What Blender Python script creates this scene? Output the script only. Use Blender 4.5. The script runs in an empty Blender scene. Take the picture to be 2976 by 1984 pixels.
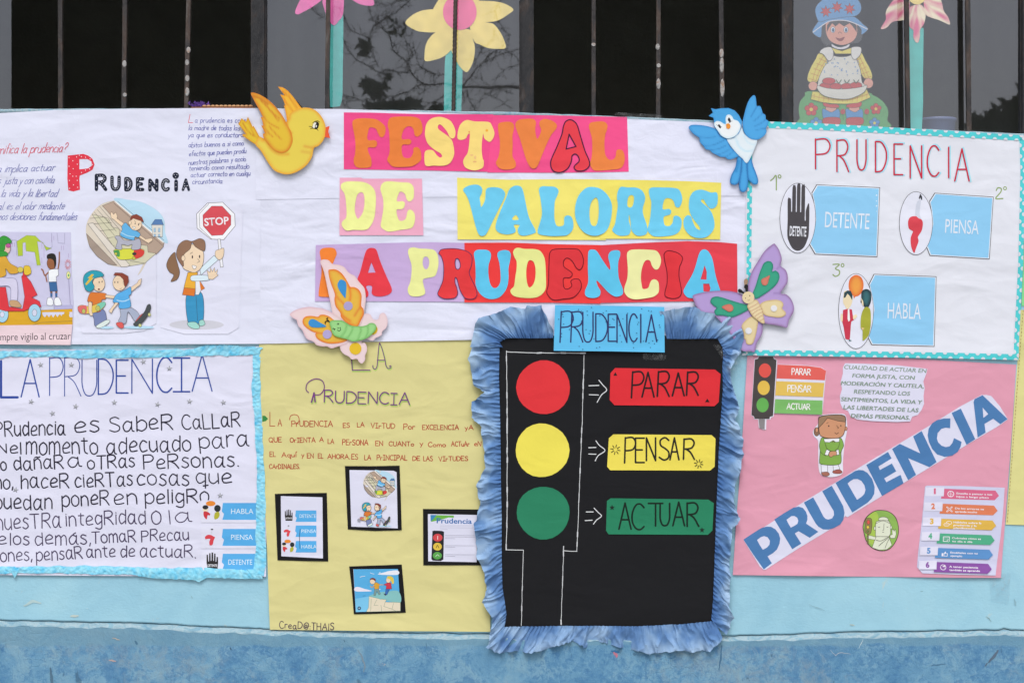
import bpy, bmesh, math, random
from math import sin, cos, pi, sqrt, exp, radians
from mathutils import Vector, noise, geometry

random.seed(7)
SC = bpy.context.scene
# ------------------------------------------------------------------ camera
# The wall face lies in the plane y = 0; one unit of the layout is one millimetre on the wall.
CX, CY, ZC, D = 1488.0, 992.0, 1.35, 4.5
cam = bpy.data.objects.new('camera', bpy.data.cameras.new('camera'))
SC.collection.objects.link(cam)
cam.location = (0, -D, ZC)
cam.rotation_euler = (radians(90), 0, 0)
cam.data.sensor_width = 36
cam.data.lens = 36 * D / 2.976
cam.data.clip_start = 0.05
cam.data.clip_end = 400
SC.camera = cam
# ------------------------------------------------------------------ sky, sun, exposure
SUN_EL, SUN_AZ = radians(57), radians(-16)          # azimuth from straight behind the camera
world = bpy.data.worlds.new('World')
SC.world = world
world.use_nodes = True
nt = world.node_tree
nt.nodes.clear()
sky = nt.nodes.new('ShaderNodeTexSky')
sky.sky_type = 'NISHITA'
sky.sun_disc = False
sky.sun_elevation = SUN_EL
sky.sun_rotation = pi + SUN_AZ
sky.air_density = 1.0
sky.dust_density = 3.0
hs = nt.nodes.new('ShaderNodeHueSaturation')
hs.inputs['Saturation'].default_value = 0.45
bg = nt.nodes.new('ShaderNodeBackground')
bg.inputs['Strength'].default_value = 0.15
wo = nt.nodes.new('ShaderNodeOutputWorld')
nt.links.new(sky.outputs[0], hs.inputs['Color'])
nt.links.new(hs.outputs[0], bg.inputs['Color'])
nt.links.new(bg.outputs[0], wo.inputs['Surface'])
sun = bpy.data.objects.new('sun', bpy.data.lights.new('sun', 'SUN'))
SC.collection.objects.link(sun)
sun.data.energy = 1.5
sun.data.angle = radians(22)
sun.data.color = (1.0, 0.985, 0.98)
sd = Vector((sin(SUN_AZ) * cos(SUN_EL), -cos(SUN_AZ) * cos(SUN_EL), sin(SUN_EL)))
sun.rotation_euler = sd.to_track_quat('Z', 'Y').to_euler()
sun.location = sd * 20
SC.view_settings.view_transform = 'Standard'
SC.view_settings.look = 'None'
SC.view_settings.exposure = 0.17
SC.view_settings.gamma = 1.0
SC.view_settings.use_curve_mapping = False
LIT = (1.07, 1.05, 1.08)        # light that reaches a sheet on the wall, relative to 1

# ------------------------------------------------------------------ helpers
def lin(v):
    return v / 12.92 if v <= 0.04045 else ((v + 0.055) / 1.055) ** 2.4
BEHIND_GLASS = False
FADE = 0.0
def C(h):
    if not isinstance(h, str):
        return h
    h = h.lstrip('#')
    if BEHIND_GLASS:       # sun-faded paper behind a pane that adds its own sheen
        return tuple(FADE * 0.16 + (1 - FADE) * max(0.012, min(0.9, (lin(int(h[i * 2:i * 2 + 2], 16) / 255) - 0.10) / 0.86)) for i in range(3))
    return tuple(min(0.88, lin(int(h[i * 2:i * 2 + 2], 16) / 255) / LIT[i]) for i in range(3))
def mix(a, b, t):
    t = max(0.0, min(1.0, t))
    return tuple(a[i] * (1 - t) + b[i] * t for i in range(3))
def W(x, y, h=0.0):
    """layout point (mm, y down) at height h mm in front of the wall"""
    return Vector(((x - CX) / 1000, -h / 1000, ZC + (CY - y) / 1000))
def WD(x, y, depth):
    """the point that stands 'depth' metres behind the wall face on the sight line of a layout point"""
    k = (D + depth) / D
    return Vector(((x - CX) / 1000 * k, depth, ZC + (CY - y) / 1000 * k))

def new_mat(name, rough=0.7, spec=0.3):
    m = bpy.data.materials.new(name)
    m.use_nodes = True
    b = m.node_tree.nodes['Principled BSDF']
    b.inputs['Roughness'].default_value = rough
    b.inputs['Specular IOR Level'].default_value = spec
    return m, m.node_tree, b
def N(nt, typ, **kw):
    n = nt.nodes.new(typ)
    for k, v in kw.items():
        if k in ('op',):
            n.operation = v
        elif hasattr(n, k) and k not in n.inputs:
            setattr(n, k, v)
        else:
            n.inputs[k].default_value = v
    return n
def ramp(nt, stops, interp='LINEAR'):
    r = nt.nodes.new('ShaderNodeValToRGB')
    r.color_ramp.interpolation = interp
    e = r.color_ramp.elements
    while len(e) < len(stops):
        e.new(0.5)
    for i, (p, c) in enumerate(stops):
        e[i].position = p
        e[i].color = (*c, 1) if len(c) == 3 else c
    return r
def pos_map(nt, scale=(1, 1, 1), loc=(0, 0, 0)):
    g = nt.nodes.new('ShaderNodeNewGeometry')
    m = nt.nodes.new('ShaderNodeMapping')
    m.inputs['Scale'].default_value = scale
    m.inputs['Location'].default_value = loc
    nt.links.new(g.outputs['Position'], m.inputs['Vector'])
    return m.outputs[0]
def noise_n(nt, vec, scale, detail=3, rough=0.5, dist=0.0):
    n = nt.nodes.new('ShaderNodeTexNoise')
    n.inputs['Scale'].default_value = scale
    n.inputs['Detail'].default_value = detail
    n.inputs['Roughness'].default_value = rough
    n.inputs['Distortion'].default_value = dist
    nt.links.new(vec, n.inputs['Vector'])
    return n.outputs['Fac']
def math_n(nt, op, a, b=None, c=None):
    n = nt.nodes.new('ShaderNodeMath')
    n.operation = op
    for i, v in enumerate((a, b, c)):
        if v is None:
            continue
        if isinstance(v, (int, float)):
            n.inputs[i].default_value = v
        else:
            nt.links.new(v, n.inputs[i])
    return n.outputs[0]
def mixc(nt, fac, a, b, blend='MIX'):
    n = nt.nodes.new('ShaderNodeMix')
    n.data_type = 'RGBA'
    n.blend_type = blend
    for v, s in ((fac, n.inputs[0]), (a, n.inputs[6]), (b, n.inputs[7])):
        if isinstance(v, (int, float)):
            s.default_value = v
        elif isinstance(v, tuple):
            s.default_value = (*v, 1)
        else:
            nt.links.new(v, s)
    return n.outputs[2]

def sheet_mat(name, rough, spec, soft, fine, mottling=0.06, soft_scale=(5, 5, 9), crumple=0.0):
    """colour comes from the piece itself; creases are relief"""
    m, nt, b = new_mat(name, rough, spec)
    at = nt.nodes.new('ShaderNodeAttribute')
    at.attribute_name = 'Col'
    v = pos_map(nt, soft_scale)
    n1 = noise_n(nt, v, 1.0, 2, 0.45, 0.9)
    v2 = pos_map(nt, (1, 1, 1.3))
    n2 = noise_n(nt, v2, 26, 3, 0.55, 1.2)
    n3 = noise_n(nt, v2, 160, 3, 0.6)
    hgt = math_n(nt, 'ADD', math_n(nt, 'MULTIPLY', n1, soft), math_n(nt, 'MULTIPLY', n2, fine))
    hgt = math_n(nt, 'ADD', hgt, math_n(nt, 'MULTIPLY', n3, fine * 0.10))
    if crumple:
        for sc_, am in ((3.2, 1.0), (7.5, 0.42)):
            vo = nt.nodes.new('ShaderNodeTexVoronoi')
            vo.feature = 'F1'
            vo.inputs['Scale'].default_value = sc_
            nz_ = nt.nodes.new('ShaderNodeTexNoise')
            nz_.inputs['Scale'].default_value = 6
            va = nt.nodes.new('ShaderNodeVectorMath')
            va.operation = 'MULTIPLY_ADD'
            va.inputs[1].default_value = (0.22, 0.22, 0.22)
            p_ = pos_map(nt, (0.8, 1, 1.5), (sc_, 0, 0))
            nt.links.new(p_, nz_.inputs['Vector'])
            nt.links.new(nz_.outputs['Color'], va.inputs[0])
            nt.links.new(p_, va.inputs[2])
            nt.links.new(va.outputs[0], vo.inputs['Vector'])
            hgt = math_n(nt, 'ADD', hgt, math_n(nt, 'MULTIPLY', vo.outputs['Distance'], crumple * am))
    bp = nt.nodes.new('ShaderNodeBump')
    bp.inputs['Strength'].default_value = 1.0
    bp.inputs['Distance'].default_value = 0.001
    nt.links.new(hgt, bp.inputs['Height'])
    nt.links.new(bp.outputs[0], b.inputs['Normal'])
    mo = math_n(nt, 'MULTIPLY_ADD', noise_n(nt, v2, 9, 4, 0.6, 0.5), mottling * 2, 1 - mottling)
    mo2 = math_n(nt, 'MULTIPLY_ADD', noise_n(nt, v2, 320, 2, 0.6), mottling, 1 - mottling / 2)
    mo = math_n(nt, 'MULTIPLY', mo, mo2)
    vm = nt.nodes.new('ShaderNodeVectorMath')
    vm.operation = 'SCALE'
    nt.links.new(at.outputs['Color'], vm.inputs[0])
    nt.links.new(mo, vm.inputs['Scale'])
    nt.links.new(vm.outputs[0], b.inputs['Base Color'])
    return m
MAT = {}
MAT['paper'] = sheet_mat('paper', 0.7, 0.14, 6.0, 0.35, 0.015, crumple=4.5)
MAT['banner'] = sheet_mat('banner_paper', 0.68, 0.14, 9.0, 0.9, 0.012, (4, 4, 11), crumple=6)
MAT['card'] = sheet_mat('card', 0.72, 0.10, 4.5, 0.5, 0.035, crumple=2.5)
MAT['print'] = sheet_mat('print', 0.6, 0.2, 5.0, 0.4, 0.02, crumple=3)
MAT['foam'] = sheet_mat('foam', 0.62, 0.22, 1.0, 0.35, 0.04)
MAT['crepe'] = sheet_mat('crepe', 0.8, 0.1, 1.0, 1.2, 0.06)
MAT['ink'] = sheet_mat('ink', 0.6, 0.14, 6.0, 0.35, 0.10, crumple=4.5)
MAT['foil'] = sheet_mat('foil', 0.35, 0.6, 1.0, 0.3, 0.05)
MAT['foil'].node_tree.nodes['Principled BSDF'].inputs['Metallic'].default_value = 0.25

# frames: zoomed views of the wall the outlines were measured in
def T(c, r):
    return (744 * c, 496 * r, 3.16129)
FS = (0, 0, 1.0)
def tr(fr, s):
    if isinstance(s, str):
        v = [float(a) for a in s.replace(',', ' ').split()]
        s = list(zip(v[0::2], v[1::2]))
    return [(fr[0] + x / fr[2], fr[1] + y / fr[2]) for x, y in s]
def catmull(p, closed, seg=None):
    n = len(p)
    out = []
    rng = range(n) if closed else range(n - 1)
    for i in rng:
        p1, p2 = p[i], p[(i + 1) % n]
        p0 = p[(i - 1) % n] if closed or i > 0 else p1
        p3 = p[(i + 2) % n] if closed or i < n - 2 else p2
        L = math.dist(p1, p2)
        k = seg or max(1, min(8, int(L / 3.0)))
        for j in range(k):
            t = j / k
            t2, t3 = t * t, t * t * t
            out.append(tuple(0.5 * (2 * p1[a] + (p2[a] - p0[a]) * t + (2 * p0[a] - 5 * p1[a] + 4 * p2[a] - p3[a]) * t2
                                    + (3 * p1[a] - p0[a] - 3 * p2[a] + p3[a]) * t3) for a in (0, 1)))
    if not closed:
        out.append(p[-1])
    return out
def densify(p, closed, L):
    out = []
    n = len(p)
    for i in range(n if closed else n - 1):
        a, b = p[i], p[(i + 1) % n]
        k = max(1, int(math.dist(a, b) / L))
        for j in range(k):
            out.append((a[0] + (b[0] - a[0]) * j / k, a[1] + (b[1] - a[1]) * j / k))
    if not closed:
        out.append(p[-1])
    return out
def inside(x, y, loops):
    c = False
    for lp in loops:
        j = len(lp) - 1
        for i in range(len(lp)):
            xi, yi = lp[i]
            xj, yj = lp[j]
            if (yi > y) != (yj > y) and x < (xj - xi) * (y - yi) / (yj - yi) + xi:
                c = not c
            j = i
    return c
def seg_dist(x, y, lp, closed=True):
    d = 1e9
    n = len(lp)
    for i in range(n if closed else n - 1):
        ax, ay = lp[i]
        bx, by = lp[(i + 1) % n]
        dx, dy = bx - ax, by - ay
        l2 = dx * dx + dy * dy
        t = 0 if l2 == 0 else max(0, min(1, ((x - ax) * dx + (y - ay) * dy) / l2))
        q = (x - ax - t * dx) ** 2 + (y - ay - t * dy) ** 2
        if q < d:
            d = q
    return sqrt(d)
def fill(loops, grid):
    """triangulate outer loop + holes, with inner points every 'grid' mm"""
    vs, es = [], []
    for lp in loops:
        s = len(vs)
        n = len(lp)
        vs += [Vector(p) for p in lp]
        es += [(s + i, s + (i + 1) % n) for i in range(n)]
    nb = len(vs)
    if grid:
        xs = [p[0] for p in loops[0]]
        ys = [p[1] for p in loops[0]]
        x0, x1, y0, y1 = min(xs), max(xs), min(ys), max(ys)
        if (x1 - x0) > grid * 1.5 or (y1 - y0) > grid * 1.5:
            # scanline test for speed
            y = y0 + grid * 0.6
            row = 0
            while y < y1:
                cr = []
                for lp in loops:
                    n = len(lp)
                    for i in range(n):
                        (xa, ya), (xb, yb) = lp[i], lp[(i + 1) % n]
                        if (ya > y) != (yb > y):
                            cr.append(xa + (xb - xa) * (y - ya) / (yb - ya))
                cr.sort()
                for a, b in zip(cr[0::2], cr[1::2]):
                    x = x0 + (0.5 * grid if row % 2 else 0.0)
                    k = math.ceil((a + grid * 0.35 - x) / grid)
                    x += k * grid
                    while x < b - grid * 0.35:
                        vs.append(Vector((x, y)))
                        x += grid
                row += 1
                y += grid * 0.87
    ov, oe, of, _, _, _ = geometry.delaunay_2d_cdt(vs, es, [], 1, 1e-5)
    tris = []
    for f in of:
        if len(f) < 3:
            continue
        cx = sum(ov[i][0] for i in f) / len(f)
        cy = sum(ov[i][1] for i in f) / len(f)
        if inside(cx, cy, loops):
            a = 0
            for q in range(1, len(f) - 1):
                p, r, s = ov[f[0]], ov[f[q]], ov[f[q + 1]]
                a = (r[0] - p[0]) * (s[1] - p[1]) - (r[1] - p[1]) * (s[0] - p[0])
                if abs(a) < 1e-6:
                    continue
                t = (f[0], f[q], f[q + 1])
                tris.append(t if a < 0 else (t[0], t[2], t[1]))
    return [(v[0], v[1]) for v in ov], tris

_ids = {}
class Piece:
    """collects flat coloured shapes draped over a height function; becomes ONE mesh"""
    def __init__(self, H, fr=FS, base=0.0, step=0.03):
        self.H, self.fr, self.z, self.step = H, fr, base, step
        self.v, self.f, self.c, self.sm = [], [], [], []
    def bump(self):
        self.z += self.step
    def add(self, pts, tris, cols, z, smooth=True):
        s = len(self.v)
        for (x, y) in pts:
            self.v.append((x, y, self.H(x, y) + z))
        if callable(cols):
            self.c += [cols(x, y) for x, y in pts]
        else:
            self.c += [cols] * len(pts)
        for t in tris:
            self.f.append(tuple(s + i for i in t))
            self.sm.append(smooth)
    def sheet(self, loops, col, z=None, grid=11, thick=0.0, sidecol=None, edge=None):
        """loops in layout mm; thick>0 gives side walls down to z"""
        loops = [densify(lp, True, max(grid or 12, 2)) for lp in loops]
        pts, tris = fill(loops, grid)
        z = self.z if z is None else z
        self.add(pts, tris, col, z + thick)
        if thick > 0:
            for lp in loops:
                n = len(lp)
                s = len(self.v)
                for (x, y) in lp:
                    h = self.H(x, y)
                    self.v.append((x, y, h + z + thick))
                    self.v.append((x, y, h + z))
                    cc = sidecol or (col(x, y) if callable(col) else col)
                    self.c += [cc, cc]
                for i in range(n):
                    a, b = s + 2 * i, s + 2 * ((i + 1) % n)
                    self.f.append((a, b, b + 1, a + 1))
                    self.sm.append(False)
    def p(self, s, col, smooth=True, holes=(), hs=True, ol=None, ow=2.0, thick=0.0, grid=7, side=None):
        """filled polygon in the current frame; ol = outline colour"""
        o = tr(self.fr, s)
        sharp = list(o)
        if smooth:
            o = catmull(o, True)
        lo = [o]
        for h in holes:
            q = tr(self.fr, h)
            lo.append(catmull(q, True) if hs else q)
        col = col if callable(col) else C(col)
        self.sheet(lo, col, grid=grid, thick=thick, sidecol=side)
        self.z += thick
        self.bump()
        if ol:
            for q in lo:
                self.ribbon(q + [q[0]], ow, C(ol))
        return self
    def e(self, cx, cy, rx, ry, col, ol=None, ow=2.0, n=20, rot=0.0, thick=0.0, grid=7):
        if rx / self.fr[2] > 20: n = 40
        pts = [(cx + rx * cos(a) * cos(rot) - ry * sin(a) * sin(rot), cy + rx * cos(a) * sin(rot) + ry * sin(a) * cos(rot))
               for a in (2 * pi * i / n for i in range(n))]
        return self.p(pts, col, False, ol=ol, ow=ow, thick=thick, grid=grid)
    def l(self, s, col, w=2.0, smooth=True, closed=False, cap='round', taper=0.0):
        o = tr(self.fr, s)
        if closed:
            o = o + [o[0]]
        if smooth and len(o) > 2:
            o = catmull(o, False)
        self.ribbon(o, w, C(col), cap, taper)
        return self
    def ribbon(self, o, w, col, cap='round', taper=0.0):
        q = [o[0]]
        for a in o[1:]:
            if math.dist(a, q[-1]) > 0.05:
                q.append(a)
        if len(q) == 1:
            q.append((q[0][0] + 0.2, q[0][1]))
        if w > 2.5:
            for i in range(1, len(q) - 1):
                a_, b_, c_ = q[i - 1], q[i], q[i + 1]
                u_ = Vector((b_[0] - a_[0], b_[1] - a_[1])).normalized()
                v_ = Vector((c_[0] - b_[0], c_[1] - b_[1])).normalized()
                if u_.dot(v_) < 0.35:
                    self.ribbon(q[:i + 1], w, col, cap, taper)
                    self.ribbon(q[i:], w, col, cap, taper)
                    return
        if cap == 'square':
            for i0, i1 in ((0, 1), (-1, -2)):
                dd = math.dist(q[i0], q[i1])
                e_ = (q[i0][0] + (q[i0][0] - q[i1][0]) / dd * w / 2, q[i0][1] + (q[i0][1] - q[i1][1]) / dd * w / 2)
                q[i0] = e_
        q = densify(q, False, 7)
        n = len(q)
        L, R = [], []
        for i in range(n):
            a = q[max(0, i - 1)]
            b = q[i]
            c = q[min(n - 1, i + 1)]
            d1 = Vector((b[0] - a[0], b[1] - a[1]))
            d2 = Vector((c[0] - b[0], c[1] - b[1]))
            if d1.length < 1e-6: d1 = d2
            if d2.length < 1e-6: d2 = d1
            d1.normalize(); d2.normalize()
            t = d1 + d2
            if t.length < 0.25:
                t = d1
            t.normalize()
            nn = Vector((-t.y, t.x))
            k = 1 / max(0.45, nn.dot(Vector((-d1.y, d1.x))))
            ww = w / 2 * (1 - taper * abs(2 * i / (n - 1) - 1)) if taper else w / 2
            L.append((b[0] + nn.x * ww * k, b[1] + nn.y * ww * k))
            R.append((b[0] - nn.x * ww * k, b[1] - nn.y * ww * k))
        pts = L + R
        tris = []
        for i in range(n - 1):
            tris.append((i, i + 1, n + i + 1, n + i))
        self.add(pts, tris, col, self.z)
        self.bump()
        if cap == 'round' and w > 1.2:
            for c in (q[0], q[-1]):
                k = 8
                m = [(c[0] + w / 2 * cos(2 * pi * j / k), c[1] - w / 2 * sin(2 * pi * j / k)) for j in range(k)]
                self.add(m, [tuple(range(k))], col, self.z)
            self.bump()
    def build(self, name, mat, parent=None, label=None, origin=None):
        me = bpy.data.meshes.new(name)
        o3 = parent['_o'] if parent is not None and '_o' in parent else (origin or (0, 0, 0))
        vs = [((x - CX) / 1000 - o3[0], -h / 1000 - o3[1], ZC + (CY - y) / 1000 - o3[2]) for x, y, h in self.v]
        me.from_pydata(vs, [], self.f)
        at = me.color_attributes.new('Col', 'FLOAT_COLOR', 'POINT')
        flat = []
        for c in self.c:
            flat += [c[0], c[1], c[2], 1.0]
        at.data.foreach_set('color', flat)
        me.polygons.foreach_set('use_smooth', self.sm)
        me.materials.append(MAT[mat] if isinstance(mat, str) else mat)
        # all sheets face the street
        ob = bpy.data.objects.new(name, me)
        SC.collection.objects.link(ob)
        if parent is not None:
            ob.parent = parent
            ob['_o'] = list(o3)
        else:
            ob.location = o3
        if label:
            ob['label'] = label
        return ob
def thing(name, label, cat, x, y, h=0.0, group=None, at=None):
    o = bpy.data.objects.new(name, None)
    o.empty_display_size = 0.05
    SC.collection.objects.link(o)
    o.location = at if at is not None else W(x, y, h)
    o['_o'] = list(o.location)
    o['label'] = label
    o['category'] = cat
    if group:
        o['group'] = group
    return o
def mesh_obj(name, verts, faces, mat, parent=None, smooth=False, label=None):
    o3 = parent['_o'] if parent is not None else (0, 0, 0)
    me = bpy.data.meshes.new(name)
    me.from_pydata([(v[0] - o3[0], v[1] - o3[1], v[2] - o3[2]) for v in verts], [], faces)
    me.materials.append(mat)
    if smooth:
        me.polygons.foreach_set('use_smooth', [True] * len(me.polygons))
    ob = bpy.data.objects.new(name, me)
    SC.collection.objects.link(ob)
    if parent is not None:
        ob.parent = parent
        ob['_o'] = list(o3)
    if label:
        ob['label'] = label
    return ob
def box_geo(x0, x1, y0, y1, z0, z1):
    v = [(x0, y0, z0), (x1, y0, z0), (x1, y1, z0), (x0, y1, z0), (x0, y0, z1), (x1, y0, z1), (x1, y1, z1), (x0, y1, z1)]
    f = [(0, 3, 2, 1), (4, 5, 6, 7), (0, 1, 5, 4), (1, 2, 6, 5), (2, 3, 7, 6), (3, 0, 4, 7)]
    return v, f
def n2(x, y, s, seed=0.0):
    return noise.noise(Vector((x / s, y / s, seed * 7.31 + 0.5)))
def common(x, y):
    # the wall itself is never flat, and all sheets follow it
    return 1.4 * n2(x, y, 420, 1) + 0.5 * n2(x, y, 190, 2)
def sheet_height(base, amp=0.8, seed=3, wl=260, lift=None, folds=()):
    def H(x, y):
        h = base + common(x, y) + amp * n2(x, y, wl, seed)
        for ax, v0, sl, am in folds:      # fold left from when the sheet was packed
            d = (x - v0 - sl * y) if ax == 'x' else (y - v0 - sl * x)
            if abs(d) < 60:
                h += am * exp(-abs(d) / 11.0)
        if lift:
            h += lift(x, y)
        return h
    return H
def tube(pts, rad, k=8):
    """tapered tube through world points"""
    v, f = [], []
    n = len(pts)
    for i in range(n):
        a = Vector(pts[max(0, i - 1)]); b = Vector(pts[min(n - 1, i + 1)])
        t = (b - a).normalized()
        u = t.cross(Vector((0, 1, 0.01)))
        if u.length < 0.05:
            u = t.cross(Vector((1, 0, 0)))
        u.normalize()
        w = t.cross(u)
        r = rad[i] if isinstance(rad, (list, tuple)) else rad
        for j in range(k):
            an = 2 * pi * j / k
            v.append(tuple(Vector(pts[i]) + (u * cos(an) + w * sin(an)) * r))
    for i in range(n - 1):
        for j in range(k):
            f.append((i * k + j, i * k + (j + 1) % k, (i + 1) * k + (j + 1) % k, (i + 1) * k + j))
    f.append(tuple(range(k))[::-1])
    f.append(tuple(range((n - 1) * k, n * k)))
    return v, f

# ------------------------------------------------------------------ hand lettering (strokes)
GL = {}
def _g(ch, adv, s):
    st = []
    for part in s.split('|'):
        sm = part.startswith('~')
        v = [float(a) for a in part.lstrip('~').replace(',', ' ').split()]
        st.append((sm, list(zip(v[0::2], v[1::2]))))
    GL[ch] = (adv, st)
for ch, adv, s in (
    ('A', .7, '0,1 .35,0 .7,1|.13,.64 .58,.64'), ('B', .58, '0,1 0,0|~0,0 .45,.04 .5,.25 .3,.45 0,.47|~0,.47 .45,.5 .58,.75 .4,.97 0,1'),
    ('C', .6, '~.6,.14 .42,0 .2,.05 .03,.35 .03,.7 .2,.95 .42,1 .6,.88'), ('D', .62, '0,0 0,1|~0,0 .35,.03 .62,.3 .62,.65 .38,.95 0,1'),
    ('E', .52, '0,0 0,1 .52,1|0,0 .52,0|0,.48 .4,.48'), ('F', .5, '0,0 0,1|0,0 .5,0|0,.48 .38,.48'),
    ('G', .64, '~.62,.14 .4,0 .15,.1 .02,.45 .1,.85 .38,1 .62,.85 .64,.58|.64,.57 .4,.57'), ('H', .58, '0,0 0,1|.58,0 .58,1|0,.5 .58,.5'),
    ('I', .08, '.04,0 .04,1'), ('!', .4, '0,0 .4,0|.2,0 .2,1|0,1 .4,1'), ('J', .45, '~.4,0 .4,.75 .25,1 .02,.85'), ('L', .46, '0,0 0,1 .46,1'),
    ('M', .75, '0,1 .08,0 .38,.7 .66,0 .75,1'), ('N', .6, '0,1 0,0 .6,1 .6,0'),
    ('O', .68, '~.34,0 .08,.16 .0,.5 .1,.85 .34,1 .58,.85 .68,.5 .58,.15 .34,0'), ('P', .54, '0,1 0,0|~0,.02 .38,0 .54,.22 .4,.47 0,.52'),
    ('Q', .68, '~.34,0 .08,.16 .0,.5 .1,.85 .34,1 .58,.85 .68,.5 .58,.15 .34,0|.4,.75 .68,1.1'), ('R', .58, '0,1 0,0|~0,.02 .38,0 .54,.2 .4,.45 0,.5|~.12,.5 .35,.65 .58,1'),
    ('S', .52, '~.5,.12 .3,0 .06,.12 .08,.35 .3,.48 .5,.65 .48,.9 .25,1 0,.88'), ('T', .6, '0,0 .6,0|.3,0 .3,1'),
    ('U', .58, '~0,0 0,.35 .01,.7 .15,.96 .42,.96 .57,.7 .58,.35 .58,0'), ('V', .6, '0,0 .3,1 .6,0'), ('X', .55, '0,0 .55,1|.55,0 0,1'),
    ('Y', .55, '0,0 .28,.5|.55,0 .2,1'), ('Z', .5, '0,0 .5,0 0,1 .5,1'),
    ('a', .54, '~.43,.55 .2,.46 .0,.7 .1,.97 .3,.95 .44,.72|~.45,.48 .44,.8 .47,.96 .56,1'), ('b', .48, '0,0 0,1|~0,.6 .25,.45 .48,.6 .48,.85 .25,1 0,.9'),
    ('c', .42, '~.42,.55 .2,.45 0,.7 .12,.98 .42,.92'), ('d', .46, '~.42,.55 .15,.46 0,.72 .15,1 .42,.85|.45,0 .45,1'),
    ('e', .45, '~0,.75 .3,.72 .44,.6 .25,.45 .02,.65 .08,.95 .45,.93'), ('f', .35, '~.35,.08 .2,0 .14,.2 .14,1|0,.45 .32,.45'),
    ('g', .46, '~.42,.55 .15,.46 0,.7 .15,.95 .42,.8|~.44,.48 .44,.9 .42,1.25 .25,1.38 .02,1.25'), ('h', .42, '0,0 0,1|~0,.62 .25,.45 .42,.6 .42,1'),
    ('i', .06, '.03,.48 .03,1|.03,.24 .04,.27'), ('j', .2, '~.18,.48 .18,1.2 0,1.35|.18,.24 .19,.27'), ('l', .06, '.03,0 .03,1'),
    ('m', .66, '0,.48 0,1|~0,.6 .18,.46 .32,.6 .32,1|~.32,.6 .5,.46 .64,.6 .66,1'), ('n', .44, '0,.48 0,1|~0,.6 .22,.45 .42,.62 .44,1'),
    ('o', .46, '~.22,.46 0,.6 .02,.88 .22,1 .44,.88 .44,.6 .22,.46'), ('p', .46, '0,.48 0,1.4|~0,.6 .25,.45 .46,.6 .46,.85 .25,1 0,.9'),
    ('q', .46, '~.42,.55 .15,.46 0,.7 .15,.98 .42,.85|.44,.48 .44,1.4|.34,1.2 .56,1.15'), ('r', .34, '0,.48 0,1|~0,.62 .15,.47 .34,.5'),
    ('s', .38, '~.36,.52 .15,.46 .04,.6 .3,.75 .36,.9 .18,1 0,.92'), ('t', .36, '~.16,.12 .16,.5 .17,.9 .34,1|0,.42 .36,.42'),
    ('u', .44, '~0,.48 0,.85 .2,1 .4,.85|.42,.48 .44,1'), ('v', .4, '0,.48 .2,1 .4,.48'), ('x', .4, '0,.48 .4,1|.4,.48 0,1'),
    ('y', .42, '0,.48 .22,.95|.42,.48 .1,1.38'), ('z', .4, '0,.48 .4,.48 0,1 .4,1'), ('.', .06, '.02,.98 .04,1'), (',', .08, '.05,.92 0,1.15'),
    (':', .06, '.02,.6 .04,.6|.02,.95 .04,.95'), ('?', .42, '~0,.2 .2,0 .42,.15 .38,.38 .18,.52 .16,.72|.15,.98 .17,1'),
    ('1', .25, '0,.3 .22,0 .24,1'), ('2', .45, '~0,.2 .2,0 .42,.15 .35,.45 0,.98|0,1 .5,.97'), ('3', .45, '0,.02 .45,.02 .2,.4|~.2,.4 .45,.5 .42,.85 .2,1 0,.88'),
    ('o_', .3, '~.15,0 0,.1 .02,.28 .15,.34 .3,.26 .29,.08 .15,0'), ('@', .75, '~.5,.45 .3,.4 .2,.65 .35,.8 .52,.6 .52,.4 .55,.75 .75,.6 .7,.2 .4,.05 .1,.3 .05,.75 .35,1.02 .65,.95'),
    ('W', .8, '0,0 .2,1 .4,.3 .6,1 .8,0'), ('K', .5, '0,0 0,1|.5,0 0,.55 .5,1')):
    _g(ch, adv, s)
for a, b, x in (('á', 'a', .25), ('é', 'e', .22), ('í', 'i', .04), ('ó', 'o', .22), ('ú', 'u', .22), ('Í', 'I', .04), ('Á', 'A', .35), ('Ó', 'O', .34)):
    adv, st = GL[b]
    st = [q for q in st if not (b == 'i' and q[1][0][1] < .3)]
    dy = .0 if b.islower() else -.28
    GL[a] = (adv, st + [(False, [(x, .32 + dy), (x + .14, .14 + dy)])])
GL['ñ'] = (GL['n'][0], GL['n'][1] + [(True, [(.05, .32), (.17, .24), (.28, .3), (.4, .22)])])
GL['·'] = (.3, [(False, [(0, .5), (.02, .5)])])

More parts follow.
